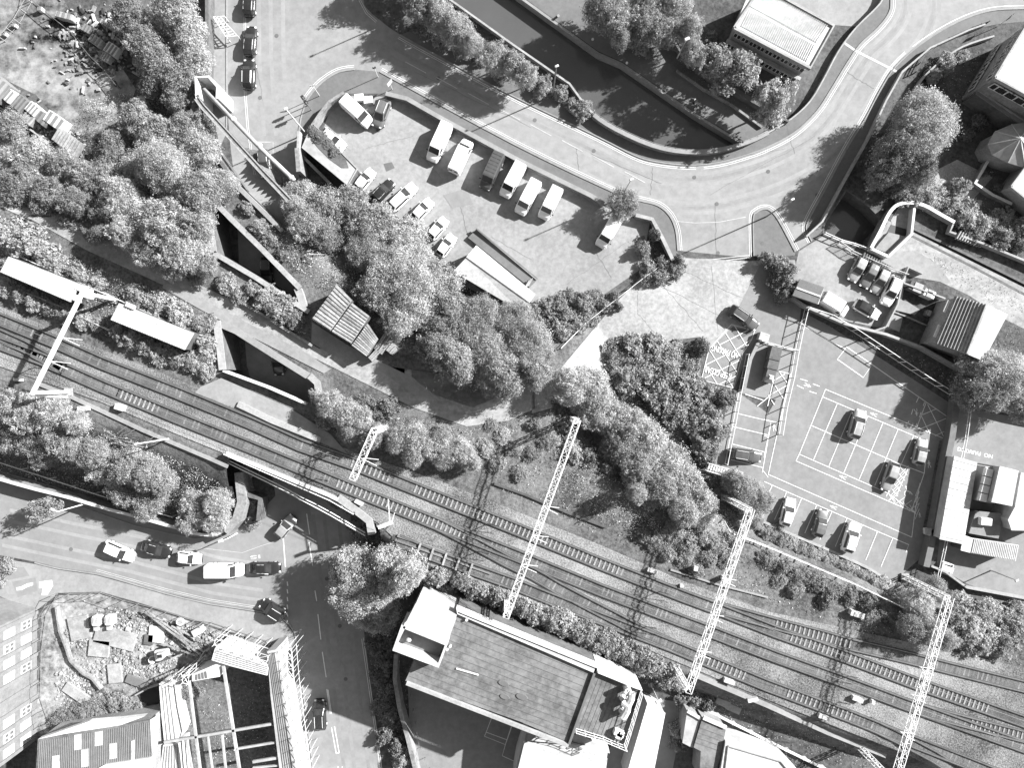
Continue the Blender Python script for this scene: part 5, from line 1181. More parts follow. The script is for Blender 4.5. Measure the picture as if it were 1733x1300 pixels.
# trackside boxes
for a, b, s, rz, lab in ((207, 689, (1.3, .8, .7), -.3, "white equipment box beside the left rails above the cable trough"), (146, 691, (1.3, .6, .9), 0, "white box with a dark shadow among the left bank bushes"), (34, 643, (1.1, .3, .5), -.1, "small flat white box near the foot of the solid white gantry"), (609, 850, (1.2, .45, .6), -.5, "white box by the wing wall of the railway bridge"), (1103, 965, (1.4, .45, .7), -.35, "white trackside box above the northern track between the lattice gantries"), (1174, 959, (.5, .6, 1.2), -.2, "small white cabinet with a long shadow left of the second lattice gantry"), (1222, 977, (.5, .6, 1.2), -.2, "small white cabinet touching the second lattice gantry"), (1446, 1037, (1.9, .7, .9), -.3, "bright white trackside cabinet in the dark grass"), (1232, 1151, (1.5, .5, .7), -.35, "white point machine box below the southern track near the sheds"), (1448, 1181, (1.5, .5, .7), -.35, "white point machine box between the tracks left of the last gantry"), (1391, 1211, (1.5, .5, .7), -.35, "white point machine box below the southern track further right"), (1473, 1185, (.4, .5, .8), -.2, "little white post box next to the point machine between the tracks"), (1272, 1182, (1.4, .5, .6), .2, "pale slab pile on the grass right of the sheds"), (780, 982, (.5, .5, .9), 0, "small white post at the edge of the hedge below the stored rails"), (1152, 990, (.4, .4, .6), 0, "tiny white marker above the northern track")):
    g = G(a, b); t = T("trackside_box", lab, "trackside box", g, "white boxes beside the tracks", rz)
    bm = BM(); box(bm, (0, 0, s[2]/2), s, bevel=.04); ob("body", bm, m_white2, t, local=True); bm = BM(); box(bm, (0, 0, s[2]+.03), (s[0]+.06, s[1]+.06, .05)); ob("lid", bm, m_white, t, local=True)
# concrete trough pieces lower right
for a, b, lab in ((1222, 1188, "left block of the pale concrete platform in the grass near the sheds"), (1240, 1198, "right block of the pale concrete platform in the grass near the sheds")):
    g = G(a, b); bm = BM(); box(bm, g+Vector((0, 0, .2)), (2.2, 1.0, .5), rz=-.42, bevel=.04); tag(ob("concrete_block", bm, m_cope), lab, "concrete block")
# yard junk top left
J = [(10, 158, (3.2, 3.2, 2), -.7, m_metal, "dark square container at the left edge of the yard"), (27, 168, (1.8, 1.9, 1.8), -.7, m_white2, "white topped box at the upper end of the junk row"), (67, 191, (1.8, 1.6, 1.6), -.7, m_white2, "bright white box in the middle of the junk row"), (58, 206, (1.7, 1.5, 1.4), -.7, m_cope, "pale box just below the bright white one"), (46, 182, (2.0, 2.2, 1.5), -.7, m_dwall, "dark crate between the white boxes"), (80, 205, (2.6, 1.6, 1.3), -.7, m_dwall, "dark trailer bed in the junk row"), (103, 210, (3.2, 1.8, 1.4), -.6, m_white2, "crumpled white sheet stack in the junk row"), (117, 33, (2.6, .9, 1.2), -.25, m_cope, "pale long tank at the top of the yard"), (187, 46, (2.8, .7, .6), -.55, m_cope, "pale lone beam pile among the dark trees"), (169, 74, (1.9, 1.2, 1.2), -.6, m_wood, "ribbed crate by the yard fence at the top"), (196, 89, (1.9, 1.5, 1.2), -.6, m_galv, "lined pale crate by the yard fence"), (186, 102, (1.3, 1.1, 1.2), -.5, m_white, "white bag below the lined crate"), (234, 108, (.8, .9, .9), 0, m_white2, "small white drum beside the trees"), (73, 19, (.7, .6, .8), 0, m_white2, "tiny white block at the top left fence corner"), (28, 45, (.7, .5, .7), -.4, m_white2, "upper small white block on the yard ground"), (12, 60, (.7, .5, .7), -.4, m_white2, "lower small white block on the yard ground"), (155, 55, (1.6, 1.1, 1.2), -.5, m_dwall, "dark machine under the trees at the top of the yard")]
for a, b, s, rz, m, lab in J:
    t = T("stored_box", lab, "stored box", P(a, b), None, rz)
    bm = BM(); box(bm, (0, 0, s[2]/2), s, bevel=.08); ob("body", bm, m, t, local=True)
    bm = BM()
    for k in range(3): box(bm, (-s[0]*.3+k*s[0]*.3, 0, s[2]+.04), (s[0]*.14, s[1]*.92, .08))
    ob("slats", bm, m_metal if m is not m_metal else m_cope, t, local=True)
t = T("pallet_stack", "large slatted pale timber stack at the lower end of the yard", "timber stack", P(118, 237))
for k in range(9):
    bm = BM(); a = P(94+k*5.2, 236+k*3.0-14, 1.2); b = a+Vector((1.9, -2.4, 0))*1.0; a = P(105+k*4.4, 217+k*3.3, 1.1); b = P(92+k*4.4, 238+k*3.3, 1.1); bar(bm, a, b, .3, .9); ob("plank_stack", bm, m_wood, t)
t = T("pallet_stack", "small slatted stack at the right edge of the yard near the trees", "timber stack", P(242, 177))
for k in range(3):
    bm = BM(); bar(bm, P(232, 170+k*7, 1.5), P(250, 166+k*7, 1.5), .5, 1.2); ob("plank_stack", bm, m_cope, t)
fence("rusty fence along the upper right side of the yard", [(55, 0), (90, 30), (130, 62), (160, 100), (185, 125), (205, 150)], 1.5, 2.5, m_dwall, .06, 2)
fence("thin wire fence crossing the upper left corner of the yard", [(10, 70), (35, 40), (55, 5), (60, -20)], 1.5, 2.5, m_cope, .05, 2)
wall("long low timber edge along the lower side of the junk row", [(-10, 175), (20, 195), (55, 222), (90, 250), (118, 268)], .2, h=.6, m=m_cope)
# playful frame on the left pavement
t = T("stair_frame", "grey metal stair frame on the left pavement at the top", "metal frame", P(375, 40))
bm = BM()
for a, b in (((361, 28), (383, 62)), ((366, 27), (388, 58)), ((372, 27), (402, 60)), ((383, 62), (402, 60)), ((361, 28), (380, 27))): bar(bm, P(*a, 1.5), P(*b, 1.5), .1)
for k in range(7):
    a = P(364+k*3.0, 32+k*4.7, 1.45); b = P(374+k*3.6, 31+k*4.3, 1.45); bar(bm, a, b, .12, .06)
for a, b in ((361, 28), (383, 62), (402, 60), (380, 27)): bar(bm, P(a, b, 1.5), P(a, b, 1.5)-Vector((0, 0, 1.5)), .08)
ob("frame", bm, m_galv, t)
# pier posts on canal bank
for k, (a, b) in enumerate([(945, 26), (1003, 66), (1061, 106), (1119, 145), (1177, 184)]):
    t = T("bollard", "small pale bollard on the canal edge, number %s from the top" % ("one", "two", "three", "four", "five")[k], "bollard", P(a, b), "bollards along the canal edge")
    t['label'] = ["topmost", "second", "third", "fourth", "lowest"][k]+" small pale bollard along the canal edge"
    bm = BM(); tube(bm, [P(a, b, 0), P(a, b, .5)], .16, 8); ob("post", bm, m_cope, t); bm = BM(); tube(bm, [P(a, b, .502), P(a, b, .58)], .2, 8); ob("cap", bm, m_white2, t)
# gull over the towpath
t = T("gull", "white gull with spread wings over the towpath", "bird", P(1178, 171, .6), None, .6)
bm = BM(); 
pr = [(-.3, .02), (-.2, .1), (0, .13), (.2, .09), (.32, .03)]
rings = []
for x, r_ in pr: rings.append([bm.verts.new((x, r_*math.cos(k*math.pi/4), r_*math.sin(k*math.pi/4))) for k in range(8)])
for a, b in zip(rings, rings[1:]):
    for k in range(8): bm.faces.new([a[k], a[(k+1) % 8], b[(k+1) % 8], b[k]])
for sd in (-1, 1):
    v = [bm.verts.new(p) for p in ((.15, sd*.08, .04), (-.12, sd*.08, .04), (-.15, sd*.4, .12), (-.3, sd*.75, .05), (-.05, sd*.45, .14), (.1, sd*.35, .12))]; bm.faces.new(v)
v = [bm.verts.new(p) for p in ((-.25, .05, 0), (-.25, -.05, 0), (-.5, -.12, 0), (-.5, .12, 0))]; bm.faces.new(v)
bmesh.ops.solidify(bm, geom=bm.faces[:], thickness=.02)
ob("body", bm, m_white, t, local=True)
t.scale = (1.1, 1.1, 1.1)
# ------------------------------------------------------------------ vehicles
PAINT = {'white': M("white_car_paint", .8, .03, .3, 1, rough=.3, spec=.5), 'black': M("black_car_paint", .02, .1, .3, 1, rough=.22, spec=.6), 'grey': M("grey_car_paint", .16, .06, .3, 1, rough=.3, metal=.3),
         'silver': M("silver_car_paint", .33, .05, .3, 1, rough=.3, metal=.3), 'dark': M("dark_car_paint", .07, .08, .3, 1, rough=.28, spec=.5)}
m_lamp = M("lamp_lens", .6, .05, 1, 2, rough=.15); m_tail = M("tail_lens", .12, .05, 1, 2, rough=.2)
def loft(bm, secs):
    rs = [[bm.verts.new(p) for p in s] for s in secs]
    for a, b in zip(rs, rs[1:]):
        for k in range(len(a)-1): bm.faces.new([a[k], a[k+1], b[k+1], b[k]])
    bm.faces.new(rs[0][::-1]); bm.faces.new(rs[-1])
    for a, b in zip(rs, rs[1:]): bm.faces.new([a[-1], a[0], b[0], b[-1]])
    bmesh.ops.recalc_face_normals(bm, faces=bm.faces[:])
def sec(x, w, zb, zt, cr=.04):
    return [(x, -w*.92, zb), (x, -w, zb+.25), (x, -w, zt-.16), (x, -w*.93, zt-.03), (x, -w*.5, zt+cr*.7), (x, 0, zt+cr), (x, w*.5, zt+cr*.7), (x, w*.93, zt-.03), (x, w, zt-.16), (x, w, zb+.25), (x, w*.92, zb)]
def cabsec(x, wb, wt, zb, zt):
    return [(x, -wb, zb), (x, -wt, zt-.09), (x, -wt*.86, zt), (x, 0, zt+.025), (x, wt*.86, zt), (x, wt, zt-.09), (x, wb, zb)]
def pane(t, q, m=m_glass, off=.055, name="window"):
    q = [Vector(p) for p in q]; n = (q[1]-q[0]).cross(q[3]-q[0]).normalized()
    c = sum(q, Vector())/4
    if n.dot(c-Vector((c.x*.6, 0, .8))) < 0: n = -n
    bm = BM(); a = [bm.verts.new(p+n*off) for p in q]; b = [bm.verts.new(p-n*.03) for p in q]
    bm.faces.new(a); bm.faces.new(b[::-1])
    for i in range(4): bm.faces.new([a[i], b[i], b[(i+1) % 4], a[(i+1) % 4]])
    bmesh.ops.recalc_face_normals(bm, faces=bm.faces[:]); return ob(name, bm, m, t, local=True)
def wheels(t, L, w, xf, xr, r=.32):
    first = None
    for x in (xf, xr):
        for s in (-1, 1):
            if first is None:
                bm = BM(); tube(bm, [(0, -.11, 0), (0, .11, 0)], r, 16); first = o = ob("wheel", bm, m_rubber, t, local=True)
                bm = BM(); tube(bm, [(0, -.12, 0), (0, .12, 0)], r*.62, 12); hb = ob("rim", bm, m_galv, o, local=True)
                o.location = (x, s*(w-.12), r)
            else:
                o = first.copy(); COL.objects.link(o); o.location = (x, s*(w-.12), r); h2 = hb.copy(); COL.objects.link(h2); h2.parent = o
def car_proto(kind, paint):
    t = T("parked_car", "x", "car"); m = PAINT[paint]
    L, w, hr, est = {'hatch': (4.05, .86, 1.45, 0), 'saloon': (4.5, .88, 1.42, 1), 'suv': (4.6, .94, 1.7, 0), 'estate': (4.5, .9, 1.48, 2)}[kind]
    h = L/2; zb = .22; belt = .92 if kind != 'suv' else 1.08; hood = belt-.1
    bm = BM(); xs = [(-h, .74, belt-.25), (-h+.1, .88, belt-.08), (-h+.45, .97, belt), (-h+1.2, 1, belt), (0, 1, belt), (h-1.45, 1, belt-.01), (h-1.0, .98, hood+.02), (h-.45, .93, hood-.08), (h-.12, .82, hood-.2), (h, .66, hood-.38)]
    loft(bm, [sec(x, w*f, zb if abs(x) < h-.2 else zb+.12, z) for x, f, z in xs]); ob("body", bm, m, t, smooth=True, local=True)
    wsb, wst = h-1.22, h-2.05
    rst = -h+(.62 if kind in ('hatch', 'suv', 'estate') else 1.25); rsb = -h+(.14 if kind in ('hatch', 'suv', 'estate') else .62)
    wb, wt = w*.93, w*.76; z0 = belt-.04
    bm = BM(); loft(bm, [cabsec(wsb, wb*.95, wb*.9, z0, z0+.1), cabsec(wst, wb, wt, z0, hr-.02), cabsec((wst+rst)/2, wb, wt*1.02, z0, hr+.01), cabsec(rst, wb, wt*.97, z0, hr-.05), cabsec(rsb, wb*.9, wb*.82, z0, z0+.1)])
    ob("roof", bm, m, t, smooth=False, local=True)
    pane(t, [(wsb-.04, -wb*.82, z0+.13), (wsb-.04, wb*.82, z0+.13), (wst+.1, wt*.84, hr-.08), (wst+.1, -wt*.84, hr-.08)], name="windscreen")
    pane(t, [(rsb+.05, -wb*.74, z0+.14), (rsb+.05, wb*.74, z0+.14), (rst-.07, wt*.8, hr-.12), (rst-.07, -wt*.8, hr-.12)], name="rear_window")
    for s in (-1, 1):
        pane(t, [(wsb-.42, s*wb*.985, z0+.1), (rsb+.42, s*wb*.985, z0+.1), (rst+.1, s*wt*1.03, hr-.13), (wst-.05, s*wt*1.04, hr-.13)], name="side_window", off=.03)
        bm = BM(); box(bm, (h-.14, s*w*.62, hood-.22), (.26, .3, .14), bevel=.03); ob("headlight", bm, m_lamp, t, local=True)
        bm = BM(); box(bm, (-h+.1, s*w*.72, belt-.22), (.16, .28, .2), bevel=.03); ob("tail_light", bm, m_tail, t, local=True)
        bm = BM(); box(bm, (wsb-.35, s*(w+.09), belt+.06), (.14, .22, .14), bevel=.03); ob("wing_mirror", bm, m, t, local=True)
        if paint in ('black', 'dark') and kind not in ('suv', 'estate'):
            bm = BM(); bar(bm, (wst-.1, s*wt*.93, hr-.03), (rst+.1, s*wt*.93, hr-.06), .035); ob("roof_highlight", bm, m_galv, t, local=True)  # bright bar added as a highlight along black and dark roofs
        if kind in ('suv', 'estate'):
            bm = BM(); bar(bm, (wst-.1, s*wt*.82, hr+.07), (rst+.1, s*wt*.82, hr+.03), .05); ob("roof_rail", bm, m_galv, t, local=True)
    wheels(t, L, w, h-.82, -h+.8); return t
def van_proto(paint, rear=False):
    t = T("parked_van", "x", "van"); m = PAINT[paint]; h = 2.6; w = .97; hr = 2.25
    bm = BM(); xs = [(-h, .97, hr-.1), (-h+.12, 1, hr), (0, 1, hr+.02), (h-1.75, 1, hr), (h-1.5, .99, hr-.06)]
    def vs(x, f, zt, tw=.9): ww = w*f; return [(x, -ww*.95, .3), (x, -ww, .6), (x, -ww*.99, 1.15), (x, -ww*tw, zt-.1), (x, -ww*tw*.9, zt), (x, 0, zt+.03), (x, ww*tw*.9, zt), (x, ww*tw, zt-.1), (x, ww*.99, 1.15), (x, ww, .6), (x, ww*.95, .3)]
    S = [vs(x, f, z) for x, f, z in xs]+[vs(h-.85, .99, 1.36, .93), vs(h-.3, .93, 1.12, .93), vs(h-.03, .8, .9, .93)]
    for s_, (a, b) in zip(S[-3:], ((.9, 1.05), (.8, .95), (.6, .7))):
        s_[2] = (s_[2][0], s_[2][1], b); s_[8] = (s_[8][0], s_[8][1], b)
    loft(bm, S); ob("body", bm, m, t, smooth=False, local=True)
    pane(t, [(h-.93, -w*.82, 1.42), (h-.93, w*.82, 1.42), (h-1.47, w*.76, hr-.12), (h-1.47, -w*.76, hr-.12)], name="windscreen")
    for s in (-1, 1):
        pane(t, [(h-1.05, s*w*.985, 1.3), (h-1.95, s*w*.985, 1.3), (h-1.95, s*w*.93, 1.95), (h-1.5, s*w*.935, 1.95)], name="side_window", off=.02)
        bm = BM(); box(bm, (h-.2, s*w*.66, .86), (.3, .3, .2), bevel=.04); ob("headlight", bm, m_lamp, t, local=True)
        bm = BM(); box(bm, (h-1.05, s*(w+.12), 1.35), (.12, .26, .28), bevel=.03); ob("wing_mirror", bm, m_black, t, local=True)
        bm = BM(); box(bm, (-h+.02, s*w*.88, 1.1), (.08, .12, .6), bevel=.02); ob("tail_light", bm, m_tail, t, local=True)
        bm = BM(); box(bm, (-h-.01, s*w*.42, 1.65), (.04, w*.6, .5), bevel=.01); ob("rear_window", bm, m_glass, t, local=True)
    bm = BM()
    for k in range(6): box(bm, (-h+.5+k*.5, 0, hr+.05), (.05, w*1.4, .03))
    ob("roof_ribs", bm, m, t, local=True)
    wheels(t, 5.2, w, h-.95, -h+.95, .34); return t
V = [ # kind, paint, px, py, front direction in pixels, label, length scale, z
 ('hatch', 'black', 422, 4, (0.05, -1), "topmost parked black car, cut by the upper edge of the picture"),
 ('hatch', 'black', 423.5, 69, (0.08, -1), "middle one of the three black cars parked along the left pavement", 1.1),
 ('suv', 'black', 421, 126, (0.02, -1), "lowest of the three black cars parked along the left pavement", .95),
 ('hatch', 'dark', 447, 276, (.1, 1), "dark car passing below the pale girder and pipe"),
 ('van', 'white', 604, 189, (40, 36), "white van parked slanting in the rounded corner of the car park", .97),
 ('suv', 'grey', 645, 192, (-16, 43), "dark grey car next to the bins in the car park corner", .92),
 ('hatch', 'white', 564, 236, (39, 32), "small white car with dark rear window beside the overgrown roof", 1.05),
 ('van', 'white', 743, 241, (-28, 61), "leftmost white van of the row along the car park wall", 1.1),
 ('van', 'white', 780, 264, (26, -56), "second white van of the row, facing the wall"),
 ('van', 'dark', 832, 290, (-28, 62), "only dark van in the row along the car park wall", 1.06),
 ('van', 'white', 867, 305, (-31, 58), "white van immediately right of the dark van"),
 ('van', 'white', 893, 334, (-30, 56), "white van second from the right end of the row"),
 ('van', 'white', 931, 344, (-26, 52), "rightmost white van of the row along the car park wall", .92),
 ('van', 'white', 1030, 393, (-30, 50), "lone white van beside the small tree shadow", .92),
 ('hatch', 'white', 617, 304, (21, -26), "white car just below the end of the overgrown roof", .95),
 ('hatch', 'black', 648, 323, (26, -28), "black car half under the tree between two white cars"),
 ('estate', 'white', 681, 333, (30, -29), "long white car emerging from the tree, third from the top of its line", 1.15),
 ('hatch', 'white', 715, 354, (22, -23), "white car with clear dark windscreen in the middle of the tree line", .95),
 ('hatch', 'white', 741, 386, (20, -24), "white car second from the bottom of the line under the tree", .92),
 ('hatch', 'white', 755, 415, (18, -25), "lowest white car of the line under the tree, nearest the white hut", .92),
 ('estate', 'dark', 1259, 538, (43, 30), "dark car parked by the hatched no parking box", 1.08),
 ('hatch', 'silver', 1452, 455, (-18, 35), "leftmost of the four cars side by side in the private car park"),
 ('hatch', 'grey', 1472, 465, (-19, 39), "grey car second from the left of the four side by side", 1.03),
 ('hatch', 'silver', 1490, 475, (-19, 39), "pale grey car third from the left of the four side by side", 1.03),
 ('suv', 'white', 1508, 492, (-19, 43), "white car at the right end of the four side by side"),
 ('van', 'white', 1412, 516, (39, 24), "white van next to the ribbed shelter in the private car park", .85),
 ('hatch', 'white', 1468, 524, (44, 25), "white car with a dark roof opposite the four parked cars", 1.02),
 ('suv', 'silver', 1451, 718, (13, -45), "dark sided silver car in the upper row of marked bays", .95),
 ('hatch', 'silver', 1558, 765, (10, -42), "silver car in the bay nearest the grey boundary wall", .98),
 ('hatch', 'silver', 1507, 807, (-16, 46), "silver car with a sunroof beside the hatched disabled bay", 1.12),
 ('hatch', 'white', 1334, 867, (12, -47), "white car leftmost in the bottom row of bays", 1.05),
 ('hatch', 'grey', 1389, 886, (12, -44), "grey car in the middle of the bottom row of bays", 1.02),
 ('suv', 'white', 1440, 910, (14, -46), "white car rightmost in the bottom row of bays", .98),
 ('estate', 'dark', 1262, 771, (50, 8), "dark car in the side bays left of the marked car park", 1.03),
 ('estate', 'white', 201, 934, (47, 21), "white car leading the queue at its left end on the side road", 1.08),
 ('saloon', 'black', 264, 930, (46, 13), "black car between two white cars in the side road queue", .98),
 ('hatch', 'white', 320, 945, (40, 4), "small white car behind the white van in the queue", .9),
 ('van', 'white', 380, 966, (60, 0), "white van in the queue on the side road"),
 ('saloon', 'black', 448, 962, (52, 0), "black car ahead of the white van in the queue", 1.02),
 ('hatch', 'silver', 483, 892, (26, -32), "silver car turning under the railway bridge", .95),
 ('suv', 'black', 462, 1033, (-37, -24), "black car turning off the street into the side road", .88),
 ('estate', 'black', 541, 1211, (-2, -50), "black car driving alone on the shaded street"),
 ('hatch', 'dark', 451, 458, (0.02, 1), "car seen deep in the upper dark street opening"),
 ('hatch', 'dark', 470, 612, (0.1, 1), "car seen deep in the lower dark street opening"),
]
protos = {}
for v in V:
    kind, paint, x, y, dr, lab = v[:6]; sc = v[6] if len(v) > 6 else 1.0
    key = (kind, paint); zc = 1.1 if kind == 'van' else .75
    p = P(x, y, zc); p.z = 0.02
    rz = math.atan2(-dr[1], dr[0]); grp = "parked vans" if kind == 'van' else "cars on the streets and car parks"
    if key not in protos:
        o = van_proto(paint) if kind == 'van' else car_proto(kind, paint)
        protos[key] = o; o.location = p; o.rotation_euler = (0, 0, rz); o['label'] = lab; o['group'] = grp; o.scale = (sc, 1, 1)
    else: o = dup(protos[key], p, rz, lab, (sc, 1, 1), grp)
    if 'white car with a dark roof' in lab:
        for ch in o.children:
            if ch.name.startswith("roof"): ch.data = ch.data.copy(); ch.data.materials[0] = m_glass
    if 'driving' in lab or 'queue' in lab or 'turning' in lab or 'passing' in lab: o.name = "car" if kind != 'van' else "van"
# ------------------------------------------------------------------ trees, bushes, ground plants
def leaf_mesh(name, seed, nlobes, nleaf, leaf, flat=.8, mats=(), low=-.25, branchy=0, spread=.66, hollow=.4, nsub=11, dome=0):
    r = np.random.default_rng(seed)
    L = []
    for i in range(nlobes):
        a = r.uniform(0, 2*np.pi); q = np.sqrt(r.uniform(0, 1))*spread; z = r.uniform(0, .85)*np.sqrt(max(0.05, 1-(q/.95)**2))
        L.append((q*np.cos(a), q*np.sin(a), z*flat, r.uniform(.2, .38)*(1.15-.4*q)))
    L.append((0, 0, .45*flat, .45)); L = np.array(L)
    sb = []
    for (a, b, c_, R_) in L:
        for _ in range(nsub):
            e = r.normal(size=3); e /= np.linalg.norm(e); e[2] = abs(e[2])*.9-.15 if e[2] < 0 else e[2]
            sb.append((*(np.array([a, b, c_])+e*R_*r.uniform(.55, 1.0)), R_*r.uniform(.22, .5)))
    sb = np.array(sb); L = sb
    wts = L[:, 3]**1.6; wts /= wts.sum(); k = r.choice(len(L), nleaf, p=wts); c = L[k]
    dv = r.normal(size=(nleaf, 3)); dv /= np.linalg.norm(dv, axis=1)[:, None]; dv[:, 2] = np.where(dv[:, 2] < low, -dv[:, 2], dv[:, 2])
    rad = c[:, 3]*(1-hollow*r.random(nleaf)**2)*(1+.25*r.normal(size=nleaf)); pos = c[:, :3]+dv*rad[:, None]
    if dome:
        nd = int(nleaf*dome); e = r.normal(size=(nd, 3)); e /= np.linalg.norm(e, axis=1)[:, None]; e[:, 2] = np.where(e[:, 2] < -.2, -e[:, 2], e[:, 2])
        f = np.zeros(nd)
        for kk, am in ((3.2, .30), (6.5, .22), (12, .2), (22, .16)):
            for _ in range(4):
                kv = r.normal(size=3); kv *= kk/np.linalg.norm(kv); f += am*np.sin(e@kv+r.uniform(0, 6.28))*.6
        rd = (.82+.19*f)*(1-.38*r.random(nd)**2.2)*(1+.06*r.normal(size=nd))
        q = e*rd[:, None]; q[:, 2] = q[:, 2]*.72*flat+.22*flat
        pos = np.concatenate([pos[nd:], q]); dv = np.concatenate([dv[nd:], e])
    n = dv+r.normal(size=(nleaf, 3))*.55+[0, 0, .25]; n /= np.linalg.norm(n, axis=1)[:, None]
    u = np.cross(n, r.normal(size=(nleaf, 3))); u /= np.linalg.norm(u, axis=1)[:, None]; v = np.cross(n, u)
    s = leaf*r.choice([.5, .8, 1.1, 1.7], nleaf, p=[.35, .35, .22, .08])[:, None]*r.uniform(.8, 1.2, nleaf)[:, None]
    q = np.stack([pos-u*s*.9, pos-v*s*.5, pos+u*s*.9, pos+v*s*.5], 1).reshape(-1, 3)
    me = bpy.data.meshes.new(name); nf = nleaf
    me.vertices.add(nf*4); me.vertices.foreach_set("co", q.ravel())
    me.loops.add(nf*4); me.loops.foreach_set("vertex_index", np.arange(nf*4))
    me.polygons.add(nf); me.polygons.foreach_set("loop_start", np.arange(0, nf*4, 4)); me.polygons.foreach_set("loop_total", np.full(nf, 4))
    me.update(); me.validate(); return me
def withmat(me, m):
    c = me.copy(); c.materials.clear(); c.materials.append(m); return c
def trunk_mesh(seed, r0):
    rr = random.Random(seed); bm = BM(); pts = [Vector((0, 0, -.1)), Vector((rr.uniform(-.03, .03), rr.uniform(-.03, .03), .5)), Vector((0, 0, 1.1))]
    tube(bm, pts, r0, 7, r0*.5)
    for k in range(6):
        a = k*1.05+rr.uniform(-.3, .3); s = Vector((0, 0, rr.uniform(.45, .9))); e = s+Vector((math.cos(a)*rr.uniform(.4, .6), math.sin(a)*rr.uniform(.4, .6), rr.uniform(.35, .65)))
        m_ = s.lerp(e, .5)+Vector((0, 0, .08)); tube(bm, [s, m_, e], r0*.45, 5, r0*.12)
    me = bpy.data.meshes.new("trunk"); bm.to_mesh(me); bm.free(); me.materials.append(m_bark); return me
TREE = [leaf_mesh("crown", 10+i, 16, 19000, .031, 1.0, dome=.6) for i in range(5)]
BIG = [leaf_mesh("crown", 40+i, 26, 46000, .020, .95, dome=.62) for i in range(3)]
BUSH = [leaf_mesh("foliage", 70+i, 16, 5600, .058, .8, low=-.1, dome=.18, spread=.82) for i in range(4)]
SPIKY = [leaf_mesh("crown", 90+i, 26, 9000, .042, 1.1, spread=.72, hollow=.5) for i in range(2)]
TR = [trunk_mesh(i, .05) for i in range(3)]
cache = {}
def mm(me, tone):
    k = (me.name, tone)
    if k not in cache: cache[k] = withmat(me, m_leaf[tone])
    return cache[k]
ORD = ["leftmost", "second", "third", "fourth", "fifth", "sixth", "seventh", "eighth", "ninth", "tenth", "eleventh", "twelfth", "thirteenth", "fourteenth", "fifteenth", "sixteenth", "seventeenth", "eighteenth", "nineteenth", "twentieth"]
TONE = {'l': "pale", 'm': "leafy", 'd': "dark"}
def plant(kind, x, y, rpx, tone, lab, grp, hk=None, big=False, spiky=False):
    rr = rpx/S0*1.1
    if kind == 'tree':
        h = hk or min(11.5, max(3.5, 2.0*rr)); base = G(x, y); c = P(x, y, base.z+h*.62); base = Vector((c.x, c.y, hgt(c.x, c.y)))
        for cc in (CUTS[0], CUTS[3]):
            if seg_dist([c.x], [c.y], cc)[1][0]: base.z = 0
        rr *= (H-base.z-h*.6)/H
        t = T("tree", lab, "tree", base, grp, random.uniform(0, 6.28))
        me = random.choice(SPIKY if spiky else (BIG if rpx > 44 or big else TREE)); sz = (h-.38*h)/1.12
        o = bpy.data.objects.new("crown", mm(me, tone)); COL.objects.link(o); o.parent = t; o.location = (0, 0, h*.3); o.scale = (rr*random.uniform(.92, 1.16), rr*random.uniform(.92, 1.16), sz)
        o = bpy.data.objects.new("trunk", random.choice(TR)); COL.objects.link(o); o.parent = t; o.scale = (rr*1.0, rr*1.0, h*.55)
    else:
        h = hk or 1.15*rr+.4; base = G(x, y); c = P(x, y, base.z+h*.5); base = Vector((c.x, c.y, hgt(c.x, c.y)))
        if seg_dist([c.x], [c.y], CUTS[0])[1][0]: base.z = 0
        t = bpy.data.objects.new("bush", mm(random.choice(BUSH), tone)); COL.objects.link(t); t.location = base; t.rotation_euler = (0, 0, random.uniform(0, 6.28)); t.scale = (rr*random.uniform(1.05, 1.4), rr*random.uniform(1.05, 1.3), h*random.uniform(.75, 1.25))
        tag(t, lab, "bush", grp)
def cluster(kind, where, pts, tone='m', hk=None, **kw):
    pts = sorted(pts, key=lambda p: p[0]); n = len(pts)
    for i, p in enumerate(pts):
        tn = p[3] if len(p) > 3 else tone
        o_ = ORD[i] if i < n-1 or n == 1 else "rightmost"
        if n == 1: lab = f"{TONE[tn]} {kind} {where}"
        else: lab = f"{TONE[tn]} {kind}, {o_}{' from left' if 0 < i < n-1 else ''}, {where}"
        plant(kind, p[0], p[1], p[2], tn, lab, f"{kind}s {where}", hk=hk, **kw)
C = cluster
C('tree', "at the top left beside the pavement wall", [(215, 25, 36, 'd'), (243, 58, 34), (290, 12, 42, 'l'), (312, 52, 38, 'l'), (262, 100, 36), (322, 100, 34, 'l'), (300, 132, 34), (255, 138, 26, 'd')])
C('tree', "between the yard and the girder bridge", [(225, 200, 32), (262, 232, 40), (318, 218, 38), (345, 262, 36, 'l'), (232, 285, 42, 'l'), (288, 292, 46, 'l'), (330, 320, 42), (375, 305, 26, 'l'), (186, 250, 30, 'd'), (300, 165, 28)])
C('tree', "along the lower side of the yard", [(12, 212, 30, 'm'), (48, 262, 36, 'l'), (10, 268, 30, 'l'), (98, 276, 32, 'm'), (140, 300, 34, 'm'), (30, 315, 36, 'd'), (80, 332, 32, 'd'), (128, 345, 30, 'd'), (172, 300, 34), (185, 355, 30, 'd')])
C('tree', "above the path left of the upper street opening", [(220, 342, 38, 'l'), (268, 375, 44, 'l'), (322, 372, 36), (208, 390, 32, 'l'), (250, 420, 32), (305, 420, 38, 'l'), (335, 405, 24, 'l'), (345, 448, 24), (290, 455, 24), (165, 395, 20, 'd')], hk=None)
C('bush', "along the upper edge of the path", [(60, 340, 12, 'd'), (110, 368, 12, 'd'), (150, 392, 12, 'd'), (330, 474, 12), (380, 478, 15, 'l'), (400, 500, 14), (450, 505, 18, 'l'), (470, 520, 22), (495, 538, 16, 'd'), (425, 490, 12)])
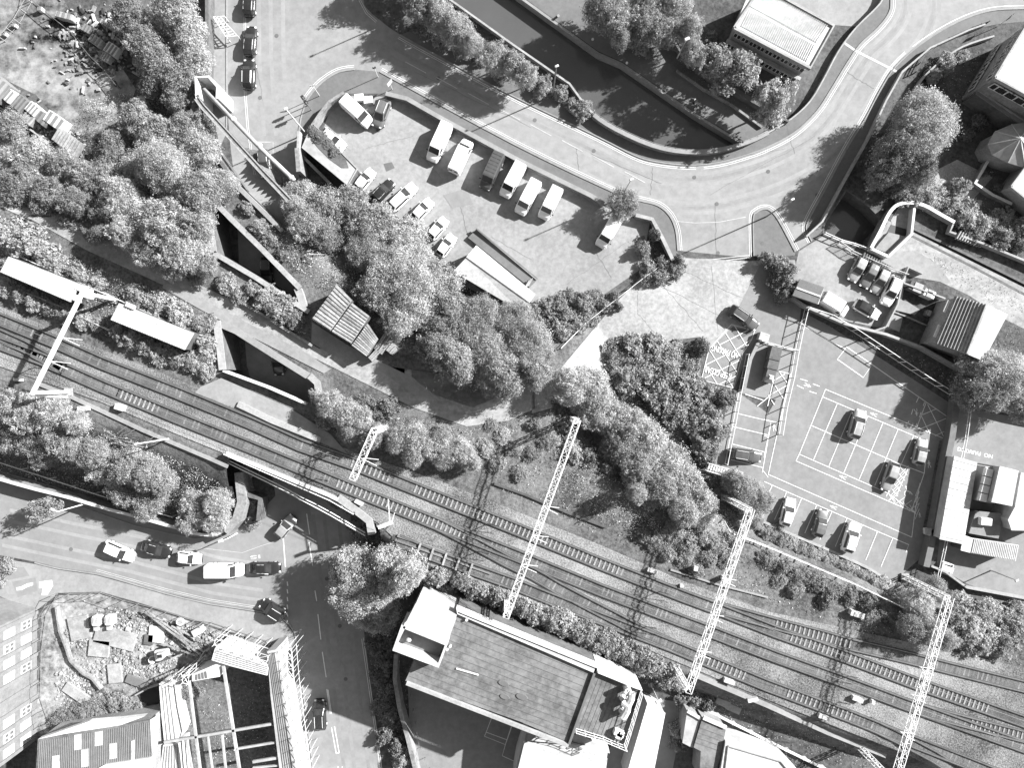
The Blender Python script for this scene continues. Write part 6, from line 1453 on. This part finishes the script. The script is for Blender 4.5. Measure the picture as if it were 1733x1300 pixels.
C('bush', "between the path and the long huts", [(12, 395, 24, 'l'), (40, 405, 26, 'l'), (70, 425, 20, 'l'), (90, 445, 16, 'l'), (125, 462, 16), (165, 478, 12, 'l'), (230, 500, 18), (262, 512, 20, 'l'), (300, 532, 22, 'l'), (340, 552, 18), (350, 580, 14, 'l')])
C('bush', "on the track side of the long huts", [(8, 486, 16, 'l'), (32, 500, 15), (58, 512, 16, 'l'), (84, 523, 14), (108, 530, 15), (135, 540, 16, 'l'), (160, 548, 12), (202, 562, 14), (222, 574, 16, 'l'), (245, 586, 15), (272, 598, 17, 'l'), (298, 608, 15), (325, 612, 18), (348, 600, 16, 'l'), (345, 628, 14, 'l')], hk=1.8)
C('bush', "on the strip between girder bridge and upper street opening", [(415, 352, 10, 'm'), (436, 382, 12, 'l'), (455, 405, 12), (475, 430, 10, 'd')])
C('tree', "between girder bridge and the white cars", [(505, 330, 30, 'l'), (512, 372, 34), (548, 352, 38), (545, 398, 30, 'd'), (590, 345, 34), (498, 352, 24, 'l')])
C('tree', "in the big mass beside the white cars", [(628, 380, 42), (680, 402, 42, 'l'), (625, 425, 46), (668, 448, 56, 'l'), (712, 440, 30, 'l'), (640, 492, 40), (688, 500, 58, 'l'), (735, 485, 44), (672, 540, 34, 'l')])
C('tree', "in the round mass beside the white roofed hut", [(762, 520, 40), (748, 565, 40, 'd'), (808, 545, 48), (870, 548, 46), (822, 598, 56, 'm'), (890, 590, 54), (770, 615, 38), (850, 640, 42), (905, 630, 30), (732, 590, 30, 'd')], hk=9)
C('tree', "at the edge of the van car park behind the lone white van", [(1056, 341, 29, 'm')], hk=6.0)
C('tree', "in the canal side strip at the top", [(700, -40, 34, 'd'), (655, -52, 34, 'd'), (712, 6, 28, 'd'), (742, 22, 30, 'l'), (770, 44, 26, 'l'), (795, 66, 22, 'l'), (838, 92, 26, 'l'), (868, 104, 24, 'l'), (890, 122, 24, 'l')], hk=7.5)
C('bush', "in the canal side strip above the road", [(720, 40, 18, 'd'), (748, 64, 16), (782, 84, 16), (815, 92, 14, 'l'), (850, 124, 14), (915, 142, 16), (948, 156, 14), (968, 175, 10), (985, 183, 17)])
C('tree', "north of the towpath at the top", [(1022, 10, 32, 'm'), (1055, 25, 34, 'l'), (1100, 8, 36), (1140, 2, 32, 'l'), (1052, 55, 20), (1090, 40, 28), (1126, 48, 26), (1168, 46, 24, 'l'), (1178, 84, 22, 'l')], hk=8)
C('bush', "on the towpath corner", [(1070, 62, 14, 'l'), (1085, 78, 14, 'l'), (1098, 88, 9), (1150, 70, 12), (1195, 105, 14), (1206, 60, 10, 'm')])
C('tree', "standing clear in front of the white ribbed roof building", [(1238, 113, 47, 'm'), (1312, 170, 40, 'l')], hk=9, spiky=True)
C('tree', "beside the right hand pavement of the road bend", [(1572, 203, 60, 'l'), (1520, 255, 40, 'd'), (1560, 280, 36, 'd'), (1500, 290, 26, 'd')], hk=9.5)
C('bush', "on the garden slope at the right edge", [(1545, 330, 20), (1580, 330, 22, 'l'), (1612, 345, 22, 'l'), (1640, 362, 24, 'l'), (1672, 378, 22, 'l'), (1702, 372, 20, 'l'), (1700, 398, 18), (1728, 385, 18, 'l'), (1655, 392, 16), (1520, 318, 18, 'd'), (1730, 412, 14), (1625, 318, 16, 'l')], hk=2.4)
C('bush', "in the garden below the conservatory", [(1660, 205, 12, 'd'), (1640, 225, 10, 'd'), (1665, 290, 8, 'd'), (1700, 200, 10, 'd'), (1605, 105, 16, 'l'), (1580, 125, 12, 'l'), (1720, 205, 9, 'm'), (1632, 92, 10, 'l'), (1695, 322, 12, 'd')])
C('tree', "below the tiled house at the right edge", [(1672, 622, 40, 'l'), (1712, 640, 46, 'l'), (1650, 662, 30, 'd'), (1690, 672, 30, 'm'), (1735, 690, 26)], hk=7)
C('bush', "forming the hedge beside the ribbed shelter", [(1300, 440, 12), (1318, 448, 16), (1332, 462, 18), (1334, 486, 18), (1322, 478, 15, 'd'), (1326, 500, 12)], hk=2.6)
C('bush', "at the pointed corner of the van car park wall", [(1100, 455, 15, 'm'), (1122, 448, 16, 'd'), (1142, 452, 18, 'd'), (1118, 468, 14), (1150, 440, 10), (1095, 472, 10, 'l'), (1110, 395, 10, 'd'), (1090, 420, 12, 'm')], hk=2.2)
C('bush', "between the white hut and the thin rail fence", [(905, 530, 16), (925, 520, 18), (948, 512, 18), (935, 545, 20, 'd'), (962, 535, 20), (985, 515, 18), (1005, 505, 16), (978, 550, 16), (1000, 530, 18), (1022, 515, 13), (915, 552, 16), (950, 562, 18, 'm'), (965, 500, 12), (1040, 500, 8), (1048, 518, 7, 'd')], hk=2.0)
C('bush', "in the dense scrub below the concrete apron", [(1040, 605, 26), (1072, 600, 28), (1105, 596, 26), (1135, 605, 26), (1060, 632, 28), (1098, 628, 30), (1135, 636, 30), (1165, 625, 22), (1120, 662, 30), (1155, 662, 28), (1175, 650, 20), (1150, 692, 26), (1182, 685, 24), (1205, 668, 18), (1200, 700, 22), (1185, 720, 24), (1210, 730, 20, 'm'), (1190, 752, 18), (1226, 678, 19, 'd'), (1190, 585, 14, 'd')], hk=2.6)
C('bush', "on the shoulder between scrub and parking bays", [(1208, 760, 13), (1196, 775, 14, 'd'), (1205, 815, 15, 'd'), (1232, 818, 13), (1250, 824, 17, 'm')], hk=1.8)
C('tree', "in the pale diagonal belt above the tracks", [(962, 655, 34, 'l'), (998, 662, 40, 'l'), (1008, 695, 36, 'l'), (1040, 715, 36, 'l'), (1068, 725, 38, 'l'), (1050, 760, 34, 'd'), (1095, 755, 40, 'l'), (1082, 795, 36, 'm'), (1128, 790, 42, 'l'), (1120, 830, 34, 'm'), (1160, 825, 40, 'l'), (1188, 862, 36, 'l'), (1165, 872, 28, 'l'), (1080, 836, 20, 'l')], hk=7.5)
C('bush', "below the diagonal tree belt", [(972, 768, 14, 'l'), (962, 745, 12, 'd'), (1020, 745, 22, 'd'), (1000, 775, 16, 'd'), (1030, 795, 16, 'd'), (1100, 852, 12, 'l'), (950, 680, 16, 'd'), (955, 715, 16, 'd')])
C('tree', "around the upper foot of the second lattice gantry", [(1265, 838, 30, 'm'), (1288, 850, 24, 'm'), (1245, 815, 22, 'm'), (1278, 880, 18, 'l')], hk=5)
C('bush', "along the wall below the marked car park", [(1300, 900, 12, 'm'), (1322, 912, 11), (1345, 925, 12, 'l'), (1372, 938, 11), (1398, 948, 12, 'l'), (1425, 960, 12), (1452, 972, 12, 'l'), (1478, 985, 13), (1505, 1000, 14, 'l'), (1535, 1012, 14, 'm'), (1320, 895, 9), (1311, 906, 13, 'm'), (1333, 918, 13, 'l'), (1358, 931, 13, 'm'), (1385, 943, 13, 'l'), (1411, 954, 13, 'm'), (1438, 966, 13, 'l'), (1465, 979, 14, 'm'), (1491, 993, 14, 'l'), (1520, 1006, 14, 'l')], hk=.9)
C('tree', "around the head of the rightmost gantry", [(1562, 1030, 32, 'l'), (1548, 1068, 28, 'd'), (1582, 1075, 26), (1605, 1085, 22, 'l'), (1585, 1000, 22, 'm')], hk=5)
C('bush', "in the scrub right of the rightmost gantry", [(1630, 1028, 22, 'l'), (1655, 1045, 24), (1682, 1040, 22, 'l'), (1705, 1055, 22, 'l'), (1728, 1068, 20), (1640, 1070, 26, 'l'), (1672, 1082, 24, 'l'), (1700, 1090, 20), (1650, 1095, 18, 'm'), (1720, 1040, 18), (1618, 1050, 20)], hk=2.2)
C('tree', "between path and northern track right of the lower opening", [(558, 685, 26, 'l'), (582, 700, 26, 'l'), (606, 712, 28, 'l'), (628, 738, 24, 'm'), (590, 728, 22, 'm')], hk=4.5)
C('bush', "left of the first lattice cantilever", [(535, 672, 12, 'l'), (548, 712, 14), (640, 700, 18, 'd'), (615, 680, 14, 'd'), (655, 690, 16, 'd')])
C('tree', "between the lattice cantilever and the grassy slope", [(672, 745, 26, 'm'), (702, 742, 28, 'l'), (730, 752, 28, 'l'), (700, 770, 22, 'l'), (752, 772, 24, 'm'), (782, 768, 24, 'l'), (745, 735, 20, 'm'), (800, 785, 16, 'l')], hk=4)
C('tree', "in the mass at the left edge below the tracks", [(18, 690, 34, 'l'), (52, 700, 34, 'l'), (88, 702, 34, 'l'), (25, 735, 32), (62, 742, 36), (100, 738, 34), (128, 715, 24, 'l'), (72, 775, 22), (128, 762, 24, 'm'), (-10, 720, 26)], hk=6)
C('tree', "in the middle of the wooded bank above the side road", [(160, 770, 30, 'm'), (185, 795, 34, 'l'), (218, 790, 36), (252, 800, 36), (210, 830, 30), (248, 845, 32), (275, 815, 26, 'm'), (240, 868, 18, 'm')], hk=6)
C('tree', "at the rounded corner of the retaining wall", [(335, 862, 34, 'l'), (362, 878, 28, 'l'), (318, 885, 22, 'l'), (368, 850, 24, 'l')], hk=5)
C('tree', "standing alone over the side road kerb", [(70, 861, 27, 'm')], hk=5.5, spiky=True)
C('bush', "hanging over the street near the railway bridge", [(400, 800, 12, 'l'), (408, 828, 12, 'l'), (428, 858, 16), (424, 884, 12), (545, 855, 12, 'm'), (562, 862, 14, 'm'), (580, 872, 10, 'm'), (612, 905, 18, 'm'), (640, 915, 12)], hk=2)
C('tree', "with a big pale crown beside the dark street", [(622, 995, 68, 'l'), (590, 965, 34, 'l'), (660, 960, 44, 'l'), (640, 1045, 36, 'l'), (690, 968, 30, 'l')], hk=9.5)
C('bush', "between the big pale crown and the long hedge", [(705, 955, 18, 'l'), (718, 978, 18), (742, 975, 16, 'l'), (758, 992, 15), (738, 1000, 16, 'm'), (725, 1020, 18, 'd'), (752, 1022, 16, 'm'), (782, 985, 14, 'l'), (800, 1000, 14), (820, 1008, 13, 'l'), (770, 1008, 14, 'd')], hk=2.4)
C('bush', "in the long hedge between tracks and works roof", [(838, 1012, 13), (862, 1022, 15), (885, 1030, 17, 'm'), (908, 1040, 18, 'l'), (930, 1048, 18), (952, 1058, 19, 'l'), (974, 1066, 18), (996, 1078, 19, 'm'), (1018, 1086, 19), (1040, 1098, 19, 'm'), (1062, 1106, 20), (1084, 1118, 20, 'm'), (1106, 1128, 20), (1128, 1142, 20, 'm'), (1146, 1155, 16), (1098, 1145, 16), (1120, 1160, 14, 'm')], hk=2.8)
C('bush', "in the shaded strip right of the street", [(640, 1098, 18, 'd'), (652, 1120, 18, 'd'), (640, 1145, 16, 'd'), (655, 1168, 18, 'd'), (648, 1195, 18, 'd'), (660, 1218, 18, 'd'), (652, 1245, 16, 'd'), (672, 1262, 14, 'd'), (680, 1287, 17, 'l'), (668, 1090, 16, 'd')], hk=2.2)
C('bush', "between the pale sheds at the bottom right", [(1155, 1190, 12, 'm'), (1148, 1238, 14, 'l'), (1158, 1258, 13, 'm'), (1145, 1262, 10), (1178, 1185, 14, 'm'), (1200, 1190, 12, 'd')], hk=2.2)
C('bush', "in the weedy strip above the workshop roof", [(92, 1222, 14, 'd'), (115, 1212, 18, 'd'), (140, 1204, 18, 'd'), (165, 1196, 18, 'm'), (190, 1190, 16, 'm'), (212, 1196, 15, 'm'), (110, 1232, 14, 'd'), (235, 1205, 12), (310, 1172, 13, 'd'), (328, 1176, 12, 'm')], hk=1.2)
C('bush', "at the left edge beside the pale paving", [(4, 962, 14, 'm'), (-8, 985, 14)], hk=2.5)
C('bush', "on the overgrown roof", [(538, 232, 9, 'd'), (550, 243, 9, 'd'), (562, 254, 9, 'd'), (574, 266, 9, 'd')], hk=.5)
for o in bpy.data.objects:
    if o.get('group') == "bushs on the overgrown roof": o.location.z = 2.8
    if o.get('group', '').startswith("bushs"): o['group'] = o['group'].replace("bushs", "bushes", 1)
    if 'bushs' in o.get('label', ''): o['label'] = o['label'].replace("bushs", "bushes")
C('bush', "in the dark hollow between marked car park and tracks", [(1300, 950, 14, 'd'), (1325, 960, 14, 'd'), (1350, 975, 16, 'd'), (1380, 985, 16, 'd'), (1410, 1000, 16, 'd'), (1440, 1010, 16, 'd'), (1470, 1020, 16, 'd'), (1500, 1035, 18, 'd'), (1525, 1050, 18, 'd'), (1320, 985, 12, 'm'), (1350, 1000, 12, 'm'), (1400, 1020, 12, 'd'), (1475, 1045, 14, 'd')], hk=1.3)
C('bush', "on the scrubby slope above the second trackside cabinet", [(1110, 920, 16, 'm'), (1140, 905, 18, 'm'), (1165, 925, 16, 'm'), (1190, 910, 16, 'm'), (1215, 925, 16, 'm'), (1235, 945, 14, 'm'), (1130, 940, 14), (1160, 948, 12), (1200, 945, 14), (1240, 915, 14), (1180, 965, 10), (1090, 905, 12, 'd')], hk=1.2)
C('bush', "on the grassy slope left of the long lattice gantry", [(850, 740, 12, 'l'), (872, 760, 12, 'm'), (900, 770, 12, 'd'), (925, 745, 14, 'd'), (905, 720, 12, 'd'), (880, 800, 12, 'm'), (830, 720, 10, 'm'), (820, 760, 14, 'l'), (842, 785, 12, 'l')], hk=.9)
C('bush', "between the huts and the track at the far left", [(25, 455, 9, 'm'), (8, 445, 9, 'm')], hk=1.5)
# loose bare branches on the left bank
t = T("felled_branches", "tangle of bare pale branches lying on the bank above the side road", "branches", G(220, 750))
for k in range(46):
    x, y = random.gauss(205, 22), random.gauss(748, 8); a = random.gauss(.15, .5)*(1 if k % 2 else -1)+(math.pi if k % 3 == 0 else 0); L_ = random.uniform(14, 40)
    p = G(x, y, .7); q = G(x+math.cos(a)*L_, y+math.sin(a)*L_*.7, random.uniform(.5, 1.4)); mid = p.lerp(q, .5)+Vector((random.uniform(-.2, .2), random.uniform(-.2, .2), .3))
    bm = BM(); tube(bm, [p, mid, q], .05, 4, .015); ob("branch", bm, m_wood, t)
t = T("felled_branches", "few bare logs lying in the dark clearing beside the upper trees", "branches", G(535, 425))
for a, b in (((515, 432), (533, 442)), ((520, 425), (555, 420)), ((524, 430), (552, 431)), ((530, 418), (550, 410))):
    bm = BM(); p, q = G(*a, .4), G(*b, .5); tube(bm, [p, p.lerp(q, .5)+Vector((0, 0, .2)), q], .08, 5, .04); ob("branch", bm, m_cope, t)
# weeds and grass tufts: uncountable ground cover
def weeds(name, lab, polys, dens, size, hgtm, m, flat=None, seed=3):
    r = np.random.default_rng(seed); out = []
    for pl in polys:
        W = [(v.x, v.y) for v in (G(a, b) for a, b in pl)]
        xs = [p[0] for p in W]; ys = [p[1] for p in W]; A = (max(xs)-min(xs))*(max(ys)-min(ys)); n = int(A*dens)
        x = r.uniform(min(xs), max(xs), n); y = r.uniform(min(ys), max(ys), n); ok = seg_dist(x, y, W)[1]
        for c in CUTS[1:]: ok &= ~seg_dist(x, y, c)[1]
        # patchy density
        pn = np.sin(x*.9+np.sin(y*.7)*2)+np.sin(y*1.1+np.sin(x*.6)*2.3)+.8*np.sin(x*2.3-y*1.9); ok &= (pn > r.uniform(-2.4, 1.2, n))
        x, y = x[ok], y[ok]; out.append(np.stack([x, y, hgt_np(x, y)], 1))
    pos = np.concatenate(out); n = len(pos); pos[:, 2] += r.uniform(0, hgtm, n)
    nn = r.normal(size=(n, 3))*.7+[0, 0, .8]; nn /= np.linalg.norm(nn, axis=1)[:, None]; u = np.cross(nn, r.normal(size=(n, 3))); u /= np.linalg.norm(u, axis=1)[:, None]; v = np.cross(nn, u)
    s = size*r.uniform(.5, 1.4, n)[:, None]
    q = np.stack([pos-u*s, pos-v*s*.45, pos+u*s, pos+v*s*.45], 1).reshape(-1, 3)
    me = bpy.data.meshes.new(name); me.vertices.add(n*4); me.vertices.foreach_set("co", q.ravel()); me.loops.add(n*4); me.loops.foreach_set("vertex_index", np.arange(n*4))
    me.polygons.add(n); me.polygons.foreach_set("loop_start", np.arange(0, n*4, 4)); me.polygons.foreach_set("loop_total", np.full(n, 4)); me.update(); me.materials.append(m)
    o = bpy.data.objects.new(name, me); COL.objects.link(o); tag(o, lab, "ground cover", kind='stuff')
weeds("undergrowth", "leafy undergrowth covering the wooded banks", [
    [(-20, 640), (60, 672), (170, 720), (330, 790), (390, 830), (395, 885), (300, 880), (150, 835), (-20, 790)],
    [(140, 170), (340, 140), (400, 320), (350, 470), (300, 480), (150, 400), (-20, 300), (-20, 220), (120, 270)],
    [(-20, 380), (120, 430), (340, 540), (370, 600), (340, 640), (200, 575), (-20, 480)],
    [(480, 300), (620, 320), (740, 450), (900, 540), (940, 640), (800, 670), (640, 560), (600, 500), (520, 480), (440, 380)],
    [(400, 500), (510, 540), (520, 570), (420, 520)]], 40, .10, .8, m_weed)
weeds("undergrowth", "leafy undergrowth between the tracks and the diagonal tree belt", [
    [(960, 650), (1120, 590), (1230, 680), (1200, 800), (1290, 890), (1230, 930), (1130, 950), (1000, 870), (930, 800), (950, 720)],
    [(540, 680), (640, 690), (800, 730), (820, 800), (760, 790), (640, 760), (560, 730)]], 36, .10, .6, m_weed, seed=5)
weeds("grass", "rough grass on the slopes beside the railway", [
    [(820, 700), (940, 700), (960, 760), (1100, 870), (1240, 930), (1500, 1020), (1560, 1050), (1540, 1095), (1300, 1020), (1150, 960), (1000, 900), (830, 820), (780, 760)],
    [(1190, 1170), (1300, 1200), (1500, 1290), (1440, 1310), (1330, 1262), (1190, 1200)], [(1220, 1235), (1330, 1275), (1400, 1310), (1300, 1300), (1230, 1255)],
    [(1520, 1010), (1740, 1060), (1740, 1130), (1600, 1100), (1530, 1080)]], 12, .10, .22, m_weed, seed=8)
weeds("grass", "rough grass by the lock, the gardens and the canal bank", [
    [(1560, 420), (1740, 500), (1740, 600), (1700, 640), (1640, 620), (1720, 540), (1600, 470)], [(1560, 285), (1690, 290), (1740, 420), (1600, 380), (1540, 350)],
    [(1400, 545), (1500, 580), (1640, 640), (1640, 680), (1500, 600), (1380, 545)], [(1530, 130), (1600, 90), (1660, 80), (1640, 180), (1560, 170)],
    [(1120, 100), (1150, 100), (1330, 210), (1300, 225)], [(690, 20), (780, 20), (960, 140), (985, 170), (970, 190), (860, 140), (700, 55)], [(1050, 385), (1110, 400), (1130, 445), (1085, 450)],
    [(1285, 885), (1520, 995), (1500, 1010), (1280, 910)], [(480, 1290), (640, 1080), (700, 1010), (700, 1300), (660, 1300), (620, 1080)][1:], [(90, 1180), (240, 1160), (240, 1200), (100, 1240)], [(300, 1160), (460, 1140), (480, 1300), (310, 1300)]], 11, .09, .18, m_weed, seed=9)
